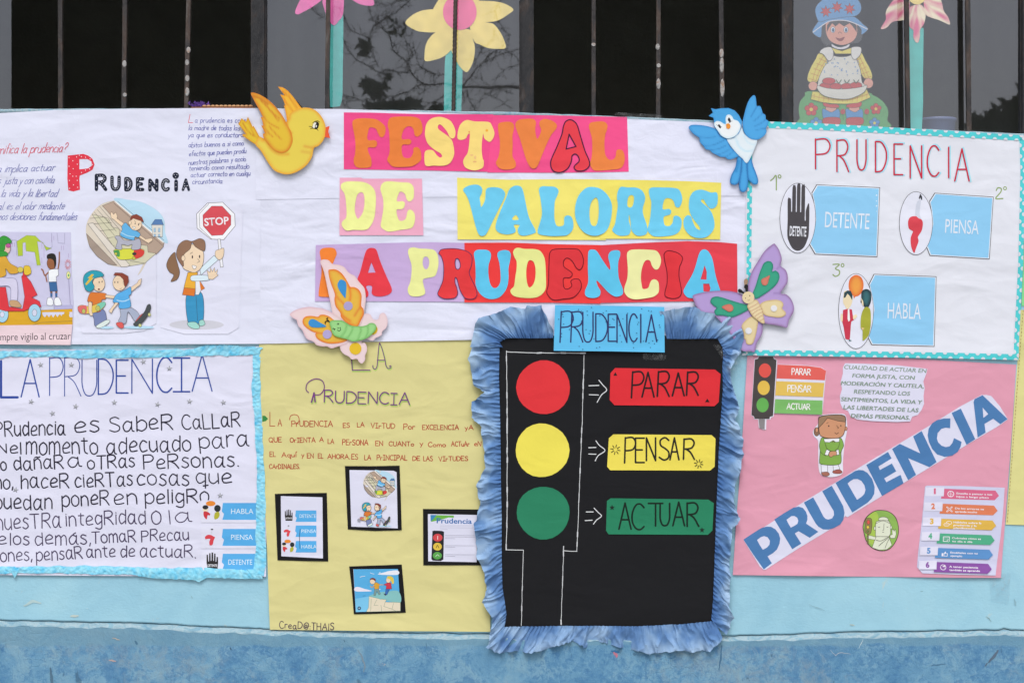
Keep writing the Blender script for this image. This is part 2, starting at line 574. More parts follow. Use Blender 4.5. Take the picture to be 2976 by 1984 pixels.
def hand(pc, text, x0, y0, x1, y1, h, w, col, slant=0.0, jit=0.03, gap=.2, sp=.4, seed=1, serif_i=False, cap='round', taper=0.0, xh=.54):
    """write text so that its baseline runs from (x0,y0) to (x1,y1) of the current frame, capitals h high"""
    rnd = random.Random(seed * 131 + len(text))
    if serif_i:
        text = text.replace('I', '!')
    chars = list(text)
    tot = 0
    for ch in chars:
        tot += (sp if ch == ' ' else GL[ch][0] + gap)
    tot -= gap
    L = math.dist((x0, y0), (x1, y1))
    kx = L / tot
    ux, uy = (x1 - x0) / L, (y1 - y0) / L
    vx, vy = -uy, ux          # down
    col = C(col)
    x = 0.0
    fr = pc.fr
    for ch in chars:
        if ch == ' ':
            x += sp
            continue
        adv, st = GL[ch]
        jy = rnd.uniform(-jit, jit)
        js = 1 + rnd.uniform(-jit, jit)
        jr = rnd.uniform(-jit, jit) * 0.8
        for sm, pts in st:
            q = []
            for (a, b) in pts:
                if ch.islower() and xh != .54:
                    b = b * (1 - xh) / .46 if b < .46 else (1 - xh) + (b - .46) * xh / .54 if b < 1 else 1 + (b - 1) * .8
                bb = (b - 1) * js + jy
                ax = (x + a) * kx + (-bb) * h * (slant + jr)
                by = bb * h
                q.append((fr[0] + (x0 + ux * ax + vx * by) / fr[2], fr[1] + (y0 + uy * ax + vy * by) / fr[2]))
            if sm and len(q) > 2:
                q = catmull(q, False, 3)
            pc.ribbon(q, w * rnd.uniform(0.9, 1.1), col, cap, taper)
        x += adv + gap
    return pc

_txt = {}
def text_geo(s, offset=0.0):
    key = (s, offset)
    if key not in _txt:
        cu = bpy.data.curves.new('lettering', 'FONT')
        cu.body = s
        cu.size = 1.0
        cu.offset = offset
        cu.resolution_u = 3
        ob = bpy.data.objects.new('lettering', cu)
        SC.collection.objects.link(ob)
        dg = bpy.context.evaluated_depsgraph_get()
        me = bpy.data.meshes.new_from_object(ob.evaluated_get(dg))
        vs = [(v.co.x, v.co.y) for v in me.vertices]
        fs = [tuple(p.vertices) for p in me.polygons]
        bpy.data.objects.remove(ob)
        bpy.data.curves.remove(cu)
        bpy.data.meshes.remove(me)
        _txt[key] = (vs, fs)
    return _txt[key]
def typed(pc, s, x0, y0, x1, y1, h, col, bold=0.0, shear=0.0):
    """printed text: baseline from (x0,y0) to (x1,y1), capitals h high, fitted to that width"""
    vs, fs = text_geo(s, bold)
    pc.z += 0.06
    mx0, mx1 = min(v[0] for v in vs), max(v[0] for v in vs)
    L = math.dist((x0, y0), (x1, y1))
    kx = L / (mx1 - mx0)
    ky = h / 0.70
    ux, uy = (x1 - x0) / L, (y1 - y0) / L
    fr = pc.fr
    heavy = bold >= 0.014 and 'M' in s
    if heavy:
        vs, fs = text_geo(s, 0.0)
    pts = []
    for (a, b) in vs:
        ax = (a - mx0) * kx + b * ky * shear
        by = -b * ky
        pts.append((fr[0] + (x0 + ux * ax - uy * by) / fr[2], fr[1] + (y0 + uy * ax + ux * by) / fr[2]))
    tris = []
    for f in fs:
        p, r, q = pts[f[0]], pts[f[1]], pts[f[2]]
        a = (r[0] - p[0]) * (q[1] - p[1]) - (r[1] - p[1]) * (q[0] - p[0])
        tris.append(f if a < 0 else f[::-1])
    for k in ((-0.045, 0, 0.045) if heavy else (0,)):
        pc.add([(x + k * h / fr[2], y) for x, y in pts], tris, C(col), pc.z)
        pc.bump()
def glyph(pc, ch, x0, x1, yt, yb, w, col, slant=0.0, cap='round', dx=0.0, dy=0.0):
    """one stroke letter fitted in a box of the current frame"""
    adv, st = GL[ch]
    col = C(col)
    fr = pc.fr
    for sm, pts in st:
        q = []
        for a, b in pts:
            X = x0 + (x1 - x0) * a / adv + (1 - b) * (yb - yt) * slant
            Y = yt + (yb - yt) * b
            q.append((fr[0] + X / fr[2] + dx, fr[1] + Y / fr[2] + dy))
        if sm and len(q) > 2:
            q = catmull(q, False, 4)
        pc.ribbon(q, w, col, cap)
def words(pc, lst, w, col, seed=1, **kw):
    for i, (t, x0, y0, x1, y1, h) in enumerate(lst):
        hand(pc, t, x0, y0, x1, y1, h, w, col, seed=seed + i, **kw)
def Wf(fr, depth=0.083):
    k = (D + depth) / D
    return (CX + (fr[0] - CX) * k, CY + (fr[1] - CY) * k, fr[2] / k)
def band_strip(H, inner, outer, nu_mm, nv, hf, cf):
    """gathered paper strip between two outlines; hf(u, v) -> mm, cf(u, v) -> colour"""
    def resample(p, n):
        d = [0]
        for a, b in zip(p, p[1:]):
            d.append(d[-1] + math.dist(a, b))
        out, j = [], 0
        for i in range(n):
            t = d[-1] * i / (n - 1)
            while j < len(p) - 2 and d[j + 1] < t:
                j += 1
            f = (t - d[j]) / max(1e-9, d[j + 1] - d[j])
            out.append((p[j][0] + (p[j + 1][0] - p[j][0]) * f, p[j][1] + (p[j + 1][1] - p[j][1]) * f))
        return out, d[-1]
    n = max(3, int(sum(math.dist(a, b) for a, b in zip(outer, outer[1:])) / nu_mm))
    a, la = resample(inner, n)
    b, lb = resample(outer, n)
    q = Piece(H)
    for i in range(n):
        u = max(la, lb) * i / (n - 1)
        for j in range(nv + 1):
            v = j / nv
            x = a[i][0] + (b[i][0] - a[i][0]) * v
            y = a[i][1] + (b[i][1] - a[i][1]) * v
            h, sx = hf(u, v, x, y)
            k0, k1 = max(0, i - 1), min(n - 1, i + 1)
            tx, ty = b[k1][0] - b[k0][0], b[k1][1] - b[k0][1]
            L = math.hypot(tx, ty) or 1
            x += tx / L * sx
            y += ty / L * sx
            q.v.append((x, y, H(x, y) + h))
            q.c.append(cf(u, v, x, y))
    for i in range(n - 1):
        for j in range(nv):
            s = i * (nv + 1) + j
            q.f.append((s, s + 1, s + nv + 2, s + nv + 1))
            q.sm.append(False)
    return q
# ================================================================== THE SETTING
def simple_col(m_name, stops, scale, rough=0.8, bumpd=0.002, bscale=60, spec=0.2, detail=5, dist=0.5, stretch=(1, 1, 1)):
    m, nt, b = new_mat(m_name, rough, spec)
    v = pos_map(nt, stretch)
    n1 = noise_n(nt, v, scale, detail, 0.6, dist)
    r = ramp(nt, stops)
    nt.links.new(n1, r.inputs[0])
    nt.links.new(r.outputs[0], b.inputs['Base Color'])
    n2_ = noise_n(nt, v, bscale, 4, 0.6)
    bp = nt.nodes.new('ShaderNodeBump')
    bp.inputs['Strength'].default_value = 0.8
    bp.inputs['Distance'].default_value = bumpd
    nt.links.new(n2_, bp.inputs['Height'])
    nt.links.new(bp.outputs[0], b.inputs['Normal'])
    return m

# ground
m_ground = simple_col('concrete_ground', [(0.3, (0.26, 0.25, 0.235)), (0.7, (0.36, 0.35, 0.33))], 3, 0.9)
g = mesh_obj('ground', [(-120, -120, 0), (120, -120, 0), (120, 60, 0), (-120, 60, 0)], [(0, 1, 2, 3)], m_ground)
g['kind'] = 'structure'

# ---- wall: light blue plaster above, darker worn band below
m, nt, b = new_mat('light_blue_plaster', 0.72, 0.25)
v = pos_map(nt)
base = ramp(nt, [(0.30, C('#93c2d8')), (0.5, C('#a0cde0')), (0.72, C('#a9d3e3'))])
nt.links.new(noise_n(nt, v, 3.0, 5, 0.6, 0.8), base.inputs[0])
spk = ramp(nt, [(0.0, (0, 0, 0)), (0.64, (0, 0, 0)), (0.74, (1, 1, 1))])
nt.links.new(noise_n(nt, v, 13, 8, 0.75, 1.5), spk.inputs[0])
c1 = mixc(nt, math_n(nt, 'MULTIPLY', spk.outputs[0], 0.5), base.outputs[0], C('#b7c9cb'))
spk2 = ramp(nt, [(0.0, (0, 0, 0)), (0.665, (0, 0, 0)), (0.72, (1, 1, 1))])
nt.links.new(noise_n(nt, pos_map(nt, (1, 1, 2.2), (3, 1, 9)), 34, 6, 0.7, 1.0), spk2.inputs[0])
c1 = mixc(nt, math_n(nt, 'MULTIPLY', spk2.outputs[0], 0.6), c1, C('#7a9aa0'))
spk3 = ramp(nt, [(0.0, (0, 0, 0)), (0.66, (0, 0, 0)), (0.72, (1, 1, 1))])
nt.links.new(noise_n(nt, pos_map(nt, (1, 1, 1), (13, 1, 2)), 7, 6, 0.75, 0.6), spk3.inputs[0])
c1 = mixc(nt, math_n(nt, 'MULTIPLY', spk3.outputs[0], 0.65), c1, C('#c9cdc4'))
nt.links.new(c1, b.inputs['Base Color'])
hh = math_n(nt, 'ADD', math_n(nt, 'MULTIPLY', noise_n(nt, v, 9, 5, 0.6, 0.4), 3.0), math_n(nt, 'MULTIPLY', noise_n(nt, pos_map(nt, (1, 1, 2)), 90, 5, 0.7), 0.7))
bp = nt.nodes.new('ShaderNodeBump')
bp.inputs['Distance'].default_value = 0.001
nt.links.new(hh, bp.inputs['Height'])
nt.links.new(bp.outputs[0], b.inputs['Normal'])
MAT['plaster'] = m

m, nt, b = new_mat('worn_blue_band', 0.78, 0.2)
v = pos_map(nt)
vs_ = pos_map(nt, (1, 1, 1), (4.3, 0, 1.1))
big = noise_n(nt, vs_, 2.6, 3, 0.5, 0.4)
fine = noise_n(nt, v, 30, 12, 0.85, 0.6)
mid = noise_n(nt, v, 9, 7, 0.7, 1.0)
lightc = ramp(nt, [(0.38, C('#6594b7')), (0.5, C('#719fbf')), (0.62, C('#83aac2'))])
nt.links.new(mid, lightc.inputs[0])
darkc = ramp(nt, [(0.40, C('#3f74a6')), (0.60, C('#5a8cb4'))])
nt.links.new(noise_n(nt, v, 60, 4, 0.7), darkc.inputs[0])
sp1 = math_n(nt, 'ADD', math_n(nt, 'MULTIPLY', noise_n(nt, v, 85, 6, 0.72, 0.8), 0.42), math_n(nt, 'ADD', math_n(nt, 'MULTIPLY', noise_n(nt, vs_, 9.5, 6, 0.68, 0.8), 0.50), math_n(nt, 'MULTIPLY', big, 0.14)))
spr = ramp(nt, [(0.505, (0, 0, 0)), (0.565, (1, 1, 1))])
nt.links.new(sp1, spr.inputs[0])
r1c = mixc(nt, math_n(nt, 'MULTIPLY', spr.outputs[0], 0.66), lightc.outputs[0], darkc.outputs[0])
# bare grey-pink patches, mostly towards the near end
gp = ramp(nt, [(0.0, (0, 0, 0)), (0.55, (0, 0, 0)), (0.68, (1, 1, 1))])
nt.links.new(math_n(nt, 'ADD', math_n(nt, 'MULTIPLY', noise_n(nt, pos_map(nt, (1, 1, 1), (9, 0, 5)), 1.7, 3, 0.5, 0.6), 0.62),
                    math_n(nt, 'MULTIPLY', noise_n(nt, pos_map(nt, (1, 1, 1), (2, 0, 5)), 24, 8, 0.75, 0.9), 0.45)), gp.inputs[0])
c1 = mixc(nt, math_n(nt, 'MULTIPLY', gp.outputs[0], 0.75), r1c, C('#93a4ad'))
vor = nt.nodes.new('ShaderNodeTexVoronoi')
vor.feature = 'DISTANCE_TO_EDGE'
vor.inputs['Scale'].default_value = 11
wv = nt.nodes.new('ShaderNodeVectorMath')
wv.operation = 'ADD'
nn = nt.nodes.new('ShaderNodeTexNoise')
nn.inputs['Scale'].default_value = 9
nn.inputs['Detail'].default_value = 6
nt.links.new(v, nn.inputs['Vector'])
sc_ = nt.nodes.new('ShaderNodeVectorMath'); sc_.operation = 'SCALE'; sc_.inputs['Scale'].default_value = 0.22
nt.links.new(nn.outputs['Color'], sc_.inputs[0])
nt.links.new(v, wv.inputs[0]); nt.links.new(sc_.outputs[0], wv.inputs[1])
nt.links.new(wv.outputs[0], vor.inputs['Vector'])
cr = ramp(nt, [(0.0, (1, 1, 1)), (0.012, (0.5, 0.5, 0.5)), (0.03, (0, 0, 0))])
nt.links.new(vor.outputs['Distance'], cr.inputs[0])
pk = noise_n(nt, pos_map(nt, (1, 1, 1), (7, 7, 7)), 4, 2)
pkr = ramp(nt, [(0.5, (0, 0, 0)), (0.62, (1, 1, 1))])
nt.links.new(pk, pkr.inputs[0])
crk = math_n(nt, 'MULTIPLY', cr.outputs[0], pkr.outputs[0])
c1 = mixc(nt, math_n(nt, 'MULTIPLY', crk, 0.16), c1, C('#3d6f96'))
ch = ramp(nt, [(0.0, (0, 0, 0)), (0.725, (0, 0, 0)), (0.75, (1, 1, 1))])
nt.links.new(noise_n(nt, pos_map(nt, (1, 1, 1), (1, 7, 3)), 30, 4, 0.65, 0.4), ch.inputs[0])
c1 = mixc(nt, math_n(nt, 'MULTIPLY', ch.outputs[0], 0.6), c1, C('#b9a9a4'))
dk = ramp(nt, [(0.0, (1, 1, 1)), (0.27, (1, 1, 1)), (0.31, (0, 0, 0))])
nt.links.new(noise_n(nt, pos_map(nt, (1, 1, 0.6), (5, 7, 3)), 26, 3, 0.6, 0.4), dk.inputs[0])
c1 = mixc(nt, math_n(nt, 'MULTIPLY', dk.outputs[0], 0.65), c1, C('#44657e'))
# the freshly brushed strip along the top edge of the band: layout y about 1835..1878
g2 = nt.nodes.new('ShaderNodeNewGeometry')
sx = nt.nodes.new('ShaderNodeSeparateXYZ')
nt.links.new(g2.outputs['Position'], sx.inputs[0])
zz = math_n(nt, 'ADD', sx.outputs['Z'], math_n(nt, 'MULTIPLY', math_n(nt, 'SUBTRACT', noise_n(nt, pos_map(nt, (1, 1, 3)), 5, 5, 0.6), 0.5), 0.05))
stp = ramp(nt, [(0.0, (0, 0, 0)), (0.48, (0, 0, 0)), (0.56, (1, 1, 1))])
nt.links.new(math_n(nt, 'MULTIPLY_ADD', math_n(nt, 'SUBTRACT', zz, 0.468), 14.0, 0.5), stp.inputs[0])
c1 = mixc(nt, math_n(nt, 'MULTIPLY', stp.outputs[0], 0.8), c1, mixc(nt, mid, C('#6796b2'), C('#82a6ba')))
nt.links.new(c1, b.inputs['Base Color'])
hh = math_n(nt, 'ADD', math_n(nt, 'MULTIPLY', fine, 2.4), math_n(nt, 'ADD', math_n(nt, 'MULTIPLY', mid, 2.5), math_n(nt, 'MULTIPLY', crk, -0.4)))
bp = nt.nodes.new('ShaderNodeBump')
bp.inputs['Distance'].default_value = 0.0013
nt.links.new(hh, bp.inputs['Height'])
nt.links.new(bp.outputs[0], b.inputs['Normal'])
MAT['band'] = m

m, nt, b = new_mat('worn_edge', 0.8, 0.2)
v = pos_map(nt, (1, 1, 2))
r1 = ramp(nt, [(0.36, C('#6d97b0')), (0.47, C('#8fabb8')), (0.545, C('#a5b7c0')), (0.60, C('#86aabb')), (0.70, C('#7da6ba'))])
nt.links.new(noise_n(nt, v, 22, 8, 0.72, 1.0), r1.inputs[0])
nt.links.new(r1.outputs[0], b.inputs['Base Color'])
bp = nt.nodes.new('ShaderNodeBump')
bp.inputs['Distance'].default_value = 0.003
nt.links.new(noise_n(nt, v, 40, 6, 0.7), bp.inputs['Height'])
nt.links.new(bp.outputs[0], b.inputs['Normal'])
MAT['edge'] = m

def interp(tab, x):
    if x <= tab[0][0]:
        return tab[0][1]
    for (a, ya), (b_, yb) in zip(tab, tab[1:]):
        if x <= b_:
            return ya + (yb - ya) * (x - a) / (b_ - a)
    return tab[-1][1]
TOP = [(-900, 312), (0, 318), (744, 316), (1100, 321), (1488, 327), (1800, 340), (2100, 353), (2232, 356), (2500, 368), (2976, 390), (3900, 425)]
SEAM = [(-900, 1790), (0, 1799), (150, 1803), (330, 1806), (480, 1812), (620, 1819), (744, 1824), (1000, 1833), (1430, 1840), (2080, 1846),
        (2232, 1843), (2400, 1836), (2640, 1831), (2900, 1829), (2915, 1822), (2940, 1829), (2976, 1831), (3900, 1833)]
wall = thing('school_wall', 'light blue plastered school wall with a darker worn blue band along its foot', 'wall', 1488, 1984 + 358)
# plaster face
cols = list(range(-900, 3901, 12))
V, F = [], []
for i, x in enumerate(cols):
    t = interp(TOP, x)
    se = interp(SEAM, x) + 3 * n2(x, 0, 60, 4) + 1.6 * n2(x, 0, 17, 5)
    for j in range(10):
        y = t + (se - 5 - t) * j / 8 if j < 9 else se
        V.append(tuple(W(x, y, 1.2 * n2(x, y, 300, 9))))
    V.append(tuple(W(x, se + 1.5, -9)))
K = 11
for i in range(len(cols) - 1):
    for j in range(K - 1):
        a = i * K + j
        F.append((a, a + 1, a + K + 1, a + K))
mesh_obj('plaster_face', V, F, MAT['plaster'], wall, True)
# sill: weathered lip at the top edge, running back to the window
V, F = [], []
for i, x in enumerate(cols):
    t = interp(TOP, x)
    w1 = 1.5 * n2(x, 3, 35, 4)
    V += [tuple(W(x, t + 11 + w1, 0.6)), tuple(W(x, t + 9 + w1, 3)), tuple(W(x, t + 2 + w1, 3.4)), tuple(W(x, t - 1 + w1, 1)), tuple(W(x, t - 2, -150))]
for i in range(len(cols) - 1):
    for j in range(4):
        a = i * 5 + j
        F.append((a, a + 5, a + 6, a + 1))
mesh_obj('window_sill', V, F, MAT['edge'], wall, True)
# seam ledge between the two coats and the band below it
V, F = [], []
prof = [(1.5, -9), (3, -3), (6, 1), (9.5, 5.5), (13, 9), (17, 11), (34, 14.5)]
for i, x in enumerate(cols):
    se = interp(SEAM, x) + 3 * n2(x, 0, 60, 4) + 1.6 * n2(x, 0, 17, 5)
    for j, (dy, h) in enumerate(prof[:6]):
        V.append(tuple(W(x, se + dy * (1 + 0.35 * n2(x, dy * 9, 40, 6)), h + (1.6 * n2(x, dy * 20, 24, 8) if j else 0))))
for i in range(len(cols) - 1):
    for j in range(5):
        a = i * 6 + j
        F.append((a, a + 1, a + 7, a + 6))
mesh_obj('ledge', V, F, MAT['edge'], wall, True, label='thin pale chipped ledge between light plaster and dark band')
V, F = [], []
for i, x in enumerate(cols):
    se = interp(SEAM, x) + 3 * n2(x, 0, 60, 4) + 1.6 * n2(x, 0, 17, 5)
    y0_ = se + 16 * (1 + 0.35 * n2(x, 144, 40, 6))
    for j in range(9):
        y = y0_ + (2342 - y0_) * (j / 8) ** 1.3
        V.append(tuple(W(x, y, 11.6 + 1.5 * n2(x, y, 160, 3))))
for i in range(len(cols) - 1):
    for j in range(8):
        a = i * 9 + j
        F.append((a, a + 1, a + 10, a + 9))
mesh_obj('painted_band', V, F, MAT['band'], wall, True, label='dark blue painted band, blotchy and worn')

# scuffs, scratches and spots on the wall
def scuff(pts, w, col, h, label=None, taper=.6):
    q = Piece(lambda x, y: h + 1.5 * n2(x, y, 160, 3), FS)
    o = [(x + random.uniform(-1, 1), y + random.uniform(-1, 1)) for x, y in densify(pts, False, 4)]
    q.ribbon(o, w, C(col), 'flat', taper)
    return q.build('scuff', 'ink', wall, label)
MAT_OK = True
for pts, w, col in (([(2096, 1872), (2094, 1900), (2088, 1944)], 5, '#4a7393'), ([(2898, 1885), (2884, 1905), (2868, 1922)], 9, '#5d6f83'), ([(2866, 1922), (2858, 1932)], 4, '#5d6f83'), ([(2506, 1852), (2500, 1866), (2494, 1880)], 2, '#c4d6de'),
                    ([(1782, 1890), (1792, 1900), (1790, 1906)], 9, '#c07a8e'), ([(1776, 1888), (1800, 1892)], 8, '#3a6f9c'), ([(395, 1858), (402, 1870)], 8, '#527a96'), ([(1040, 1884), (1052, 1900), (1062, 1930), (1058, 1950)], 5, '#7e93a3'),
                    ([(330, 1850), (352, 1856)], 3, '#c0b3a8'), ([(320, 1914), (340, 1917)], 5, '#b9a3a0'), ([(2410, 1885), (2425, 1900), (2440, 1892), (2470, 1896)], 2.2, '#a8b6c4'), ([(2700, 1930), (2745, 1925)], 2, '#4a6f90'),
                    ([(1000, 1856), (1004, 1862)], 5, '#4f6f86'), ([(1240, 1864), (1241, 1880)], 3, '#5f87a2'), ([(150, 1935), (155, 1975), (150, 2010)], 9, '#56758c'), ([(670, 1878), (674, 1884)], 7, '#3f5f78')):
    scuff(pts, w, col, 12.6)
for pts, w, col in (([(2865, 1790), (2875, 1796), (2880, 1804)], 2, '#8fa9a8'), ([(2350, 1755), (2385, 1768), (2398, 1774)], 1.8, '#8fb0bd'), ([(2470, 1812), (2484, 1816)], 3.5, '#b9bfb4'), ([(2948, 1740), (2952, 1758)], 5, '#8fb4c2'), ([(70, 1760), (95, 1745), (120, 1752)], 9, '#b7cfd2'), ([(205, 1790), (228, 1788)], 8, '#c4cfca'),
                    ([(250, 1766), (257, 1767)], 2, '#d3e2e6'), ([(556, 1730), (560, 1736)], 4, '#8fb0b8'), ([(2675, 1716), (2682, 1716)], 3, '#86a6ae')):
    scuff(pts, w, col, 1.9)

# ---- room behind the windows
m_room = simple_col('dark_room', [(0.3, (0.26, 0.26, 0.23)), (0.7, (0.34, 0.34, 0.30))], 3, 0.95, spec=0.0)
rv, rf = box_geo(-3.6, 3.6, 0.16, 4.5, 0.02, 3.4)
rf = [f for k, f in enumerate(rf) if k != 2]
fr_v, fr_f = [], []
def wallbox(x0, x1, z0, z1):
    s = len(fr_v)
    a, b_ = box_geo(x0, x1, 0.02, 0.16, z0, z1)
    fr_v.extend(a); fr_f.extend([tuple(s + i for i in f) for f in b_])
r_ = mesh_obj('classroom_interior', rv, rf, m_room)
r_['kind'] = 'structure'
m_out = simple_col('upper_wall', [(0.3, C('#93c2d8')), (0.7, C('#a9d3e3'))], 3, 0.8)
wallbox(-3.6, 3.6, 3.0, 4.2)       # wall above the windows
wallbox(-3.6, -2.55, 0.0, 3.0)
wallbox(2.55, 3.6, 0.0, 3.0)
mesh_obj('outer_wall', fr_v, fr_f, m_out, wall)
mesh_obj('wall_core', *box_geo(-2.55, 2.55, 0.02, 0.155, 0.0, 1.92), m_out, wall)

# ---- window: dark steel posts and dark panes
m_steel = simple_col('rusty_steel', [(0.36, (0.008, 0.008, 0.010)), (0.52, (0.018, 0.018, 0.020)), (0.62, (0.032, 0.022, 0.018)), (0.72, (0.06, 0.052, 0.05))], 38, 0.62, 0.0022, 150, 0.4, 7, 0.6, (1, 1, 0.45))
m_bar = simple_col('bare_bar', [(0.34, (0.016, 0.015, 0.016)), (0.47, (0.036, 0.031, 0.030)), (0.58, (0.062, 0.040, 0.030)), (0.70, (0.10, 0.092, 0.086))], 30, 0.6, 0.004, 120, 0.4, 6, 0.5, (1, 1, 0.35))
m_glass, nt, b = new_mat('dark_glass')
nt.nodes.remove(b)
gl = nt.nodes.new('ShaderNodeBsdfGlossy'); gl.inputs['Roughness'].default_value = 0.018
gl.inputs['Color'].default_value = (0.93, 0.93, 1, 1)
tp = nt.nodes.new('ShaderNodeBsdfTransparent'); tp.inputs['Color'].default_value = (0.985, 0.99, 0.99, 1)
df = nt.nodes.new('ShaderNodeBsdfDiffuse'); df.inputs['Color'].default_value = (0.5, 0.5, 0.52, 1)
gn = nt.nodes.new('ShaderNodeNewGeometry')      # both faces of the thin pane reflect alike
vd = nt.nodes.new('ShaderNodeVectorMath'); vd.operation = 'DOT_PRODUCT'
nt.links.new(gn.outputs['Normal'], vd.inputs[0]); nt.links.new(gn.outputs['Incoming'], vd.inputs[1])
ic = math_n(nt, 'SUBTRACT', 1.0, math_n(nt, 'ABSOLUTE', vd.outputs['Value']))
f2 = math_n(nt, 'ADD', math_n(nt, 'MULTIPLY', math_n(nt, 'POWER', ic, 5.0), 0.85), 0.115)
mx = nt.nodes.new('ShaderNodeMixShader'); mx2 = nt.nodes.new('ShaderNodeMixShader')
dust = math_n(nt, 'MULTIPLY_ADD', noise_n(nt, pos_map(nt, (14, 14, 0.8)), 1.5, 4, 0.6), 0.07, -0.01)
nt.links.new(dust, mx2.inputs[0]); nt.links.new(tp.outputs[0], mx2.inputs[1]); nt.links.new(df.outputs[0], mx2.inputs[2])
nt.links.new(f2, mx.inputs[0]); nt.links.new(mx2.outputs[0], mx.inputs[1]); nt.links.new(gl.outputs[0], mx.inputs[2])
nt.links.new(mx.outputs[0], nt.nodes['Material Output'].inputs[0])
GD = 0.078
def px_box(x0, x1, y0, y1, d0, d1):
    a, b_ = WD(x0, y1, d0), WD(x1, y0, d0)
    return box_geo(a.x, b_.x, d0, d1, a.z, b_.z)
win = thing('sliding_window', 'wide school window with dark steel posts, some leaves slid open onto a black room', 'window', 1488, 330, at=WD(1488, 330, 0.08))
TW = -420                       # layout y of the window head, above the frame
for (x0, x1, nm) in ((729, 768, 0), (1516, 1551, 0), (2272, 2302, 0), (2972, 3010, 0)):
    mesh_obj('post', *px_box(x0, x1, TW, 430, 0.06, 0.10), m_steel, win)
    # rebate beside the post
for (x0, x1) in ((768, 774), (1509, 1516), (2302, 2306), (2965, 2972)):
    mesh_obj('glazing_strip', *px_box(x0, x1, TW, 430, 0.068, 0.086), m_steel, win)
for (x0, x1, sm) in ((-700, 33, 1), (774, 1509, 1), (2306, 2965, 1)):
    a, b_ = WD(x0, 430, GD), WD(x1, TW, GD)
    mesh_obj('glass_pane', [(a.x, GD, a.z), (b_.x, GD, a.z), (b_.x, GD, b_.z), (a.x, GD, b_.z)], [(0, 1, 2, 3)], m_glass, win)
mesh_obj('head_rail', *px_box(-700, 3600, TW - 40, TW, 0.05, 0.11), m_steel, win)

# ---- security grille of upright bars, welded to a rail above the frame
gr = thing('window_grille', 'rusty upright steel security bars in front of the dark school window', 'window bars', 1488, 330, at=WD(1488, 330, 0.04))
m_flake = simple_col('paint_flake', [(0.3, (0.16, 0.155, 0.15)), (0.5, (0.38, 0.37, 0.36)), (0.66, (0.30, 0.17, 0.10)), (0.8, (0.5, 0.5, 0.5))], 55, 0.7, 0.003, 120)
BAR = [(176, 177, 12.5, ()), (364, 360.5, 12.5, ((186, 10), (276, 6))), (549, 542, 12.5, ((146, 9), (182, 9), (228, 9), (267, 12))), (954, 951, 12.5, ()),
       (1725, 1725, 11.5, ((130, 5),)), (1913.5, 1912.5, 12, ((137, 9), (191, 6), (244, 15))),
       (2095, 2098, 12.5, ((155, 13), (190, 22), (256, 26))), (2634, 2638, 12.5, ()), (2812, 2815, 13, ())]
for k, (xt, xb, wd, fl) in enumerate(BAR):
    V, F = [], []
    rows = 24
    for i in range(rows + 1):
        y = TW - 20 + (480 - TW + 20) * i / rows
        x = xt + (xb - xt) * (y / 315)
        c = WD(x, y, 0.04)
        r = wd / 2000 * (1 + 0.06 * n2(y, k * 50, 30, 3))
        V += [(c.x - r, 0.034, c.z), (c.x + r, 0.034, c.z), (c.x + r, 0.046, c.z), (c.x - r, 0.046, c.z)]
    for i in range(rows):
        for j in range(4):
            a, b2 = i * 4 + j, i * 4 + (j + 1) % 4
            F.append((a, a + 4, b2 + 4, b2))
    br = mesh_obj('bar', V, F, m_bar, gr)
    if fl:
        for (y, hh) in fl:
            V, F = [], []
            s = 0
            x = xt + (xb - xt) * (y / 315)
            kk = 9
            dx = random.uniform(-2, 2)
            for j in range(kk):
                an = 2 * pi * j / kk
                rr = random.uniform(0.75, 1.1)
                c = WD(x + dx + cos(an) * 5.6 * rr, y + sin(an) * hh * rr, 0.0335 - 0.0012)
                V.append(tuple(c))
            for j in range(kk):
                an = 2 * pi * j / kk
                c = WD(x + dx + cos(an) * 6.6, y + sin(an) * hh * 1.1, 0.0345)
                V.append(tuple(c))
            F.append(tuple(s + j for j in range(kk))[::-1])
            for j in range(kk):
                F.append((s + j, s + (j + 1) % kk, s + kk + (j + 1) % kk, s + kk + j))
            mesh_obj('paint_flake', V, F, m_flake, br)
# twisted reinforcing rod
V, F = [], []
rows, kk = 260, 10
for i in range(rows + 1):
    y = TW - 20 + (480 - TW + 20) * i / rows
    x = 1324 + (1318 - 1324) * (y / 315)
    c = WD(x, y, 0.04)
    for j in range(kk):
        an = 2 * pi * j / kk
        r = 0.0052 * (1 + 0.26 * max(0, sin(y / 6.2 * 2 * pi / 1.0 * 0.5 + an * 1)) + 0.1 * (abs(cos(an)) > 0.95))
        V.append((c.x + r * cos(an), 0.04 + r * sin(an), c.z))
for i in range(rows):
    for j in range(kk):
        F.append((i * kk + j, (i + 1) * kk + j, (i + 1) * kk + (j + 1) % kk, i * kk + (j + 1) % kk))
mesh_obj('bar', V, F, m_bar, gr, True, label='round ribbed reinforcing rod among the square bars')
mesh_obj('cross_rail', *px_box(-600, 3600, TW + 60, TW + 90, 0.047, 0.058), m_bar, gr)

